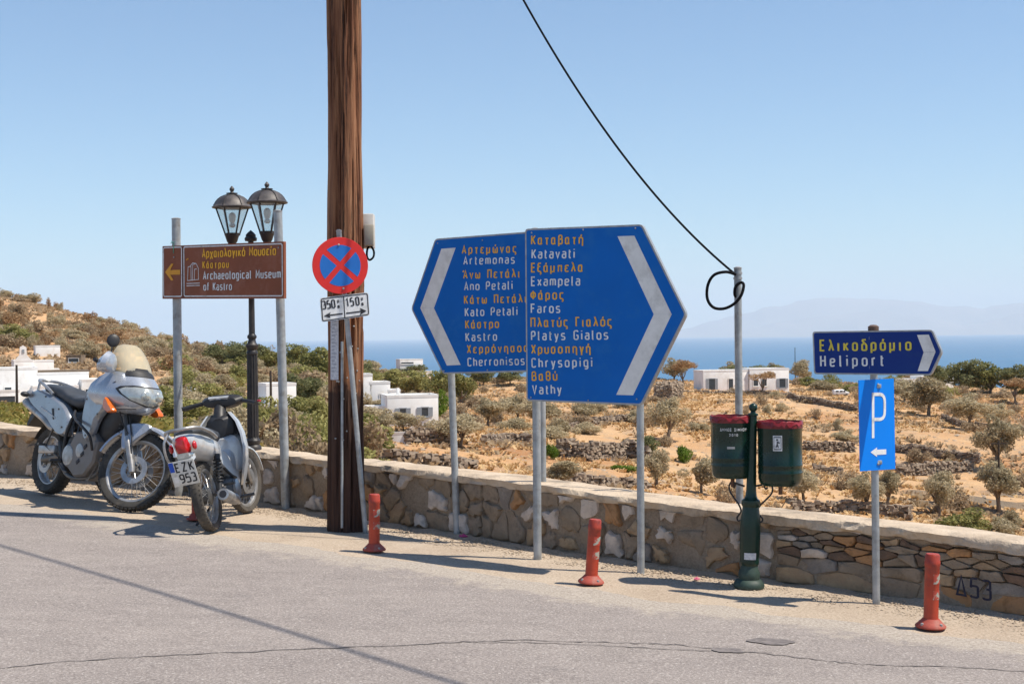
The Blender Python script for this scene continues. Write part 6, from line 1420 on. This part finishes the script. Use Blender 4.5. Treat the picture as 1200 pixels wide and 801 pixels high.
q = B(MB); q.loft([(.56, .90, .06, .05, .05, 2.3), (.64, .93, .12, .08, .10, 2.5), (.76, .955, .165, .11, .16, 2.7), (.92, .975, .185, .12, .20, 2.7), (1.06, .985, .175, .105, .18, 2.6), (1.15, .99, .13, .08, .12, 2.4), (1.2, .99, .08, .05, .08, 2.3)], 28); tk = q.build('tank', M['silver_shaded'], bk, ang=60)
B(MB).lathe([(.035, 0), (.036, .012), (.028, .016), (0, .017)], (.93, 0, 1.118), (0, 0, 1), 20).build('fuel_cap', M['alu'], tk)
q = B(MB); q.loft([(-.20, .985, .07, .02, .03, 3), (-.14, .99, .115, .035, .05, 3), (.06, .975, .14, .045, .07, 3), (.26, .955, .145, .042, .09, 3), (.33, .925, .14, .035, .08, 3), (.48, .895, .13, .035, .07, 3), (.62, .90, .10, .045, .06, 3), (.70, .93, .06, .045, .04, 3)], 24); q.build('seat', M['seat'], bk, ang=50)
q = B(MB); q.tube([(.12, -.155, .93), (-.02, -.16, .99), (-.22, -.13, 1.035), (-.34, -.07, 1.05), (-.37, 0, 1.05), (-.34, .07, 1.05), (-.22, .13, 1.035), (-.02, .16, .99), (.12, .155, .93)], .015, 12, smooth=5); 
for y in (-1, 1): q.tube([(-.28, y * .10, 1.04), (-.26, y * .12, .93)], .013, 10)
q.build('grab_rail', M['alu'], bk)
q = B(MB); q.loft([(-.43, .885, .05, .03, .03, 3), (-.38, .90, .085, .05, .05, 3), (-.25, .92, .11, .05, .08, 3), (-.1, .90, .11, .06, .1, 3)], 20); q.build('tail_cowl', M['silver'], bk)
B(MB).loft([(-.455, .885, .05, .028, .028, 3), (-.42, .888, .062, .034, .034, 3)], 16).build('tail_light', M['redlens'], bk)
for y in (-1, 1):
    q = B(MB); q.tube([(-.33, y * .10, .90), (-.34, y * .17, .90)], .010, 8); q.sphere((-.34, y * .205, .90), (.035, .045, .026), 14, 8); q.build('rear_indicator', M['black'], bk)
q = B(MB); q.plate([(-.20, .84), (-.34, .84), (-.47, .62), (-.45, .60), (-.30, .74), (-.16, .72)], -.08, .08, .008); q.build('rear_fender', M['black'], bk)
q = B(MB); q.ring((0, 0, .315), (0, -1, 0), [(.345, -.07), (.352, -.06), (.355, 0), (.352, .06), (.345, .07), (.346, 0)], 24, 60, 150, x=(1, 0, 0)); q.build('mudguard', M['black'], bk)
for z0, z1, y in ((.73, .905, -.115), (.655, .825, -.135)):
    q = B(MB); q.tube([(.24, y + .03, z0 - .07), (.12, y, z0 - .02), (-.02, y, z0 + .045), (-.42, y, z1)], [.022, .038, .042, .042], 18); q.lathe([(.042, 0), (.040, .012), (.026, .014), (.022, -.02), (0, -.03)], (-.42, y, z1), (-.42, 0, .17), 18); q.build('silencer', M['alu'], bk)
q = B(MB)
for y in (-1, 1): q.tube([(0, y * .10, .315), (.10, y * .105, .33), (.48, y * .10, .41)], [.030, .034, .036], 10)
q.build('swingarm', M['engine'], bk)
for y in (-1,): B(MB).bbox((.16, y * .15, .42), (.30, .05, .075), Matrix.Rotation(-.08, 3, 'Y'), .012).build('chain_guard', M['alu'], bk)
B(MB).tube([(-.12, .10, .55), (.1, .11, .62)], .012, 8).build('rear_strut', M['alu'], bk)
q = B(MB); q.loft([(.40, .42, .10, .12, .12, 3.5), (.50, .42, .15, .17, .16, 3.5), (.72, .43, .16, .18, .18, 3.5), (.92, .42, .14, .15, .17, 3.5), (.98, .42, .10, .1, .1, 3.5)], 22)
for x0, x1, z1 in ((.64, .52, .78), (.78, .92, .76)):
    for k in range(7): t_ = k / 6; q.lathe([(.085, -.008), (.09, -.006), (.09, .006), (.085, .008)], (x0 + (x1 - x0) * t_, 0, .56 + (z1 - .56) * t_), (x1 - x0, 0, z1 - .56), 18)
    q.tube([(x0, 0, .55), (x1, 0, z1)], .07, 14)
q.build('engine', M['engine'], bk)
for xx, zz, rr in ((.60, .40, .105), (.80, .46, .07)): B(MB).lathe([(rr, 0), (rr, .02), (rr * .85, .035), (rr * .3, .04), (0, .04)], (xx, -.155, zz), (0, -1, 0), 28).build('engine_cover', M['alu'], bk)
for y in (-1, 1):
    bp_ = B(MB); bp_.plate([(.60, .50), (.68, .62), (.98, .64), (1.08, .56), (1.06, .38), (.92, .24), (.74, .215), (.62, .28)], y * .10, y * .185, .02, 1); bo = bp_.build('belly_guard', M['bash'], bk)
    for xx, zz in ((.90, .50), (.86, .43), (.80, .36)): B(MB).bbox((xx, y * .186, zz), (.055, .012, .032), Matrix.Rotation(-.6, 3, 'Y'), .006).build('slot', M['ink'], bo)
q = B(MB); q.rings([[Vector((x, y, z)) for x, z in ((.62, .24), (.92, .20), (1.10, .42), (1.09, .43), (.91, .215), (.62, .255))] for y in (-.13, .13)]); q.build('skid_plate', M['bash'], bk)
q = B(MB)
for y in (-1, 1):
    q.tube([(.56, y * .15, .80), (.70, y * .22, .74), (.92, y * .265, .68), (1.06, y * .25, .60), (1.05, y * .20, .48)], .0125, 10, smooth=5); q.tube([(.56, y * .15, .78), (.50, y * .17, .60), (.47, y * .16, .42), (.42, y * .15, .33)], .016, 10, smooth=4)
q.build('crash_bar', M['black'], bk)
q = B(MB)
for y in (-1, 1): q.tube([(.44, y * .16, .34), (.44, y * .27, .335)], .014, 8); q.tube([(.12, y * .16, .46), (.12, y * .24, .46)], .012, 8); q.tube([(.40, y * .16, .36), (.14, y * .17, .45), (.2, y * .15, .62)], .010, 8)
q.tube([(.46, -.19, .32), (.60, -.21, .26), (.66, -.20, .25)], .008, 8); q.build('footpeg', M['engine'], bk)
q = B(MB); q.tube([(.46, .12, .30), (.42, .30, .09)], .013, 10); q.build('side_stand', M['black'], bk)

# small fittings: bolts, decal lines, panel gaps, cables
for x_, z_ in ((-.24, .90), (.02, .90), (.30, .80), (.40, .64), (.86, .92), (1.08, .80), (.92, .60)): B(MB).lathe([(.009, 0), (.009, .004), (.004, .006)], (x_, -.178 if x_ < .6 else -.216, z_), (0, -1, 0), 8).build('bolt', M['engine'], bk)
q = B(MB); q.tube([(-.05, -.178, .80), (.10, -.179, .765), (.26, -.178, .715)], .004, 5); q.tube([(-.02, -.178, .785), (.12, -.179, .75), (.22, -.178, .72)], .003, 5); q.build('decal_stripe', M['chev'], bk)
q = B(MB); q.tube([(1.30, -.205, 1.10), (1.15, -.235, 1.03), (1.05, -.222, .99)], .004, 5); q.tube([(1.52, -.10, .88), (1.40, -.20, .865), (1.25, -.225, .87)], .004, 5); q.build('panel_gap', M['black'], bk)
q = B(MB)
for k in range(6): q.box((1.30 + .0 * k, 0, .56 + k * .035), (.012, .22, .008))
q.build('radiator_fin', M['engine'], bk)
q = B(MB)
for k in range(4): q.tube([(.50 + .1 * k, -.10, .70 + .02 * k), (.58 + .1 * k, -.16, .62 - .03 * k), (.66 + .08 * k, -.15, .50)], .007, 6, smooth=4)
q.tube([(.60, .0, .62), (.78, -.12, .56), (1.02, -.12, .46), (1.04, -.10, .30), (.80, -.12, .21), (.50, -.13, .24), (.30, -.12, .50)], .021, 10, smooth=6); q.build('exhaust_header', M['engine'], bk)
q = B(MB); q.bbox((.58, 0, .72), (.24, .22, .16), None, .03); q.bbox((.20, 0, .70), (.44, .18, .20), None, .04); q.build('air_box', M['black'], bk)
# ---------------- pale scooter seen from behind
fr, ff = G(250, 622), G(297, 599); hd = math.atan2(ff.y - fr.y, ff.x - fr.x); print('scooter wheelbase', (ff - fr).length, math.degrees(hd))
sc_ = thing('scooter', 'silver-white step-through scooter seen from behind with red tail light and number plate', 'scooter', (fr + ff) / 2)
MS = Matrix.Translation(fr) @ Matrix.Rotation(hd, 4, 'Z') @ Matrix.Rotation(math.radians(-11.0), 4, 'X')
H2 = Vector((1.00, 0, .80)); ax2 = Vector((-.44, 0, .90)); fsf = lambda A: A @ Matrix.Translation(H2) @ Matrix.Rotation(math.radians(-14), 4, ax2) @ Matrix.Translation(-H2)
MS = settle(MS, fsf, .285, .085, (0, 0, .285), .28, .075, (1.235, 0, .28)); FS = fsf(MS)
wheel(sc_, 'rear_wheel', MS @ Tm(0, 0, .285), .285, .085, .222, 32, 0, False, .055, 'dustrub')
wheel(sc_, 'front_wheel', FS @ Tm(1.235, 0, .28), .28, .075, .222, 32, 1, False, .05, 'dustrub')
q = B(FS)
for y in (-.072, .072): q.tube([(1.235, y, .27), (1.19, y, .40), (1.05, y, .70)], [.02, .023, .017], 12)
q.tube([(1.235, -.09, .28), (1.235, .09, .28)], .01, 8); q.build('fork', M['alu'], sc_)
q = B(FS); q.ring((1.235, 0, .28), (0, -1, 0), [(.296, -.052), (.31, -.05), (.322, -.03), (.326, 0), (.322, .03), (.31, .05), (.296, .052), (.312, .03), (.317, 0), (.312, -.03)], 40, 12, 178, x=(1, 0, 0)); q.build('front_fender', M['scoot'], sc_)
q = B(FS); q.loft([(.90, 1.01, .05, .03, .03, 2.4), (.92, 1.015, .16, .045, .045, 2.4), (.98, 1.025, .20, .055, .055, 2.4), (1.05, 1.02, .17, .055, .06, 2.4), (1.11, 1.0, .09, .04, .05, 2.4)], 26); q.build('handlebar_cover', M['black'], sc_)
q = B(FS @ Tm(.935, 0, 1.04) @ Matrix.Rotation(-.55, 4, 'Y')); q.rings([[Vector((0, y, z)) for y, z in ((-.10, .035), (.10, .035), (.075, -.02), (.035, -.055), (-.035, -.055), (-.075, -.02))], [Vector((-.022, y * .93, z * .93)) for y, z in ((-.10, .035), (.10, .035), (.075, -.02), (.035, -.055), (-.035, -.055), (-.075, -.02))]]); gg = q.build('instrument_panel', M['scoot'], sc_)
q = B(FS @ Tm(.935, 0, 1.04) @ Matrix.Rotation(-.55, 4, 'Y')); q.lathe([(.032, -.022), (.03, -.026), (0, -.027)], (0, 0, 0), (1, 0, 0), 20); q.ring((0, 0, 0), (1, 0, 0), [(.05, -.022), (.06, -.022), (.06, -.026), (.05, -.026)], 24, 200, 340, x=(0, 1, 0)); q.build('dial', M['paper'], gg)
for y in (-1, 1):
    q = B(FS); q.tube([(.98, y * .17, 1.02), (.95, y * .26, 1.005), (.90, y * .36, .985)], [.016, .017, .018], 12); q.build('grip', M['black'], sc_)
    q = B(FS); q.tube([(.99, y * .19, 1.0), (1.02, y * .26, .99), (.96, y * .37, .965)], .005, 6, smooth=3); q.build('brake_lever', M['black'], sc_)
q = B(FS); q.tube([(1.0, -.33, 1.0), (.985, -.36, 1.0)], .01, 6); q.build('switch', M['redlens'], sc_)
q = B(MS); shell(q, [(.28, .98, .10, .80), (.36, 1.00, .15, .70), (.48, 1.00, .20, .63), (.60, .99, .225, .63), (.72, .98, .215, .67), (.83, .97, .175, .74), (.92, .96, .105, .82)], .018, -90, 90, 0, .7); q.build('leg_shield', M['scoot'], sc_, ang=50)
q = B(MS); q.loft([(.77, .80, .06, .08, .08, 3), (.81, .80, .12, .10, .10, 3), (.90, .80, .12, .12, .12, 3)], 22); q.build('inner_panel', M['black'], sc_); q = B(MS); q.loft([(.76, .56, .08, .14, .16, 3), (.80, .58, .15, .15, .20, 3), (.90, .58, .15, .16, .20, 3)], 22); q.build('inner_shield', M['scoot'], sc_)
q = B(MS); q.tube([(.83, 0, .84), (.86, 0, .90), (.96, 0, .99)], [.06, .055, .05], 16); q.build('steering_neck', M['black'], sc_)
q = B(MS); q.loft([(.34, .56, .085, .09, .10, 2.8), (.50, .50, .075, .07, .10, 2.8), (.66, .49, .07, .06, .10, 2.8), (.78, .52, .09, .10, .12, 2.8)], 22); q.build('centre_tunnel', M['scoot'], sc_, ang=60)
for y in (-1, 1): B(MS).plate([(.24, .62), (.46, .60), (.62, .44), (.74, .40), (.72, .30), (.56, .33), (.40, .44), (.26, .52)], y * .05, y * .105, .02, 4).build('side_cover', M['scoot'], sc_)
q = B(MS); q.loft([(-.36, .775, .055, .03, .05, 2.5), (-.31, .77, .09, .05, .09, 2.6), (-.18, .745, .122, .065, .13, 2.7), (.0, .71, .135, .065, .14, 2.7), (.2, .665, .13, .065, .13, 2.7), (.36, .62, .10, .06, .11, 2.6), (.46, .60, .06, .05, .08, 2.4)], 26); q.build('rear_cowl', M['scoot'], sc_, ang=60)
q = B(MS); q.loft([(-.24, .825, .07, .02, .02, 2.6), (-.16, .822, .115, .032, .04, 2.8), (.05, .80, .135, .035, .06, 2.8), (.26, .765, .125, .032, .06, 2.8), (.40, .75, .10, .035, .06, 2.8), (.50, .735, .06, .03, .05, 2.6)], 24); q.build('seat', M['seat'], sc_, ang=50)
q = B(MS); q.tube([(.06, -.16, .74), (-.10, -.17, .79), (-.28, -.14, .845), (-.37, -.07, .86), (-.39, 0, .86), (-.37, .07, .86), (-.28, .14, .845), (-.10, .17, .79), (.06, .16, .74)], .0145, 12, smooth=5)
q.tube([(-.36, .08, .855), (-.42, .12, .78), (-.40, .13, .66), (-.30, .12, .58)], .010, 8, smooth=4); q.build('grab_rail', M['alu'], sc_)
q = B(MS); q.loft([(-.405, .74, .034, .045, .05, 3), (-.39, .74, .048, .065, .075, 3), (-.33, .74, .062, .072, .085, 3)], 20); q.build('tail_light', M['redlens'], sc_)
q = B(MS); q.loft([(-.40, .655, .05, .02, .022, 3), (-.33, .655, .065, .024, .026, 3)], 16); q.build('plate_lamp', M['clear'], sc_)
for y in (-1, 1): B(MS).sphere((-.35, y * .095, .72), (.03, .018, .035), 12, 8).build('rear_indicator', M['amber'] if False else M['redlens'], sc_)
q = B(MS); q.rings([[Vector((x, y, z)) for x, z in ((-.25, .66), (-.36, .64), (-.43, .45), (-.415, .44), (-.34, .60), (-.25, .62))] for y in (-.055, .055)]); q.build('rear_mudguard', M['scoot'], sc_)
# number plate
PM = MS @ Tm(-.455, .0, .525) @ Matrix.Rotation(math.radians(-16), 4, 'Y'); rt3 = PM.to_3x3()
q = B(PM); q.bbox((0, 0, 0), (.006, .205, .205), None, .002); pl = q.build('number_plate', M['plate_white'] if 'plate_white' in M else M['white'], sc_)
po = PM @ Vector((-.0032, 0, 0)); pu = (rt3 @ Vector((0, -1, 0))).normalized(); pv_ = (rt3 @ Vector((0, 0, 1))).normalized(); pn = (rt3 @ Vector((-1, 0, 0))).normalized()
q = B(); q.add([po + pu * a + pv_ * b_ + pn * .0006 for a, b_ in ((-.101, .02), (-.065, .02), (-.065, .101), (-.101, .101))], [(0, 1, 2, 3)]); q.build('blue_band', M['plateblue'], pl, fix=False)
shift(write('EZK', po - pu * .058 + pv_ * .016, pu, pv_, pn, .150, .068, M['ink'], pl, .17, .82, xs=1), pn * -.001)
shift(write('953', po - pu * .045 - pv_ * .078, pu, pv_, pn, .135, .068, M['ink'], pl, .17, .88, xs=1), pn * -.001)
q = B(); q.add([po + pu * a + pv_ * b_ + pn * .0006 for a, b_ in ((-.088, -.07), (-.055, -.07), (-.055, -.02), (-.088, -.02))], [(0, 1, 2, 3)]); q.build('sticker', M['tape2'] if 'tape2' in M else M['chev'], pl, fix=False)
# shocks, exhaust, engine
for y in (-1, 1):
    a_, b_ = Vector((.10, y * .125, .60)), Vector((.0, y * .12, .31)); q = B(MS); q.tube([a_, b_], .014, 10); q.tube([a_.lerp(b_, .0), a_.lerp(b_, .15)], .026, 12); q.tube([a_.lerp(b_, .75), b_], .022, 12)
    hp = []
    for k in range(85): t_ = k / 84; c = a_.lerp(b_, .12 + .64 * t_); an = t_ * 2 * math.pi * 7; hp.append(c + Vector((math.cos(an) * .031, math.sin(an) * .031, 0)))
    q.tube(hp, .0055, 6); q.build('shock_absorber', M['black'], sc_)
q = B(MS); q.tube([(.62, -.10, .20), (.45, -.13, .16), (.28, -.15, .19)], [.018, .018, .022], 12, smooth=0); q.tube([(.30, -.155, .19), (.22, -.165, .205), (.0, -.175, .25), (-.10, -.178, .275), (-.14, -.18, .285)], [.03, .046, .052, .052, .046], 22); q.lathe([(.046, 0), (.047, .004), (.03, .006), (.026, -.02), (0, -.03)], (-.14, -.18, .285), (-.14, 0, .035), 20); q.build('exhaust', M['alu'], sc_)
q = B(MS); q.ring((-.142, -.18, .2855), (-.14, 0, .035), [(.0, .001), (.030, .001), (.030, .006), (.0, .006)], 20); q.build('tail_pipe', M['ink'], sc_)
q = B(MS); q.loft([(.26, .27, .06, .06, .06, 3), (.34, .28, .13, .10, .10, 3), (.52, .30, .13, .11, .11, 3), (.60, .31, .08, .07, .07, 3), (.80, .36, .06, .06, .06, 3)], 20); q.build('engine', M['engine'], sc_)
B(MS).lathe([(.08, 0), (.08, .02), (.05, .03), (0, .03)], (.44, -.13, .28), (0, -1, 0), 22).build('engine_cover', M['alu'], sc_)
q = B(MS)
for y in (-1, 1): q.tube([(0, y * .075, .285), (.32, y * .08, .32)], .016, 8); q.tube([(.50, y * .10, .20), (.50, y * .26, .20)], .013, 8); q.tube([(.22, y * .10, .34), (.20, y * .20, .34)], .011, 8)
q.tube([(.12, .11, .35), (.04, .11, .30)], .03, 8); q.build('swingarm', M['engine'], sc_)
q = B(MS); q.tube([(.45, .10, .18), (.36, .24, .045)], .011, 8); q.build('side_stand', M['black'], sc_)
q = B(MS); q.tube([(.30, -.06, .55), (.40, -.11, .42), (.55, -.12, .36)], .012, 8, smooth=4); q.tube([(.95, -.02, .95), (.90, -.10, .86), (.93, -.12, .70)], .006, 6, smooth=4); q.build('cable', M['black'], sc_)

# ---- haze
hb = B(); hb.box((0, 35000, 1098), (230000, 140000, 2606)); hz = hb.build('haze', None, smooth=False)
m = bpy.data.materials.new('haze_air'); m.use_nodes = True; t = m.node_tree; t.nodes.remove(t.nodes['Principled BSDF']); pv = t.nodes.new('ShaderNodeVolumePrincipled')
pv.inputs['Color'].default_value = (.94, .97, 1, 1); pv.inputs['Density'].default_value = 2.4e-5; pv.inputs['Anisotropy'].default_value = 0; t.links.new(pv.outputs[0], t.nodes['Material Output'].inputs['Volume'])
hz.data.materials.append(m); tag(hz, 'pale sea haze lying over the valley, the sea and the islands', 'haze', kind='stuff')
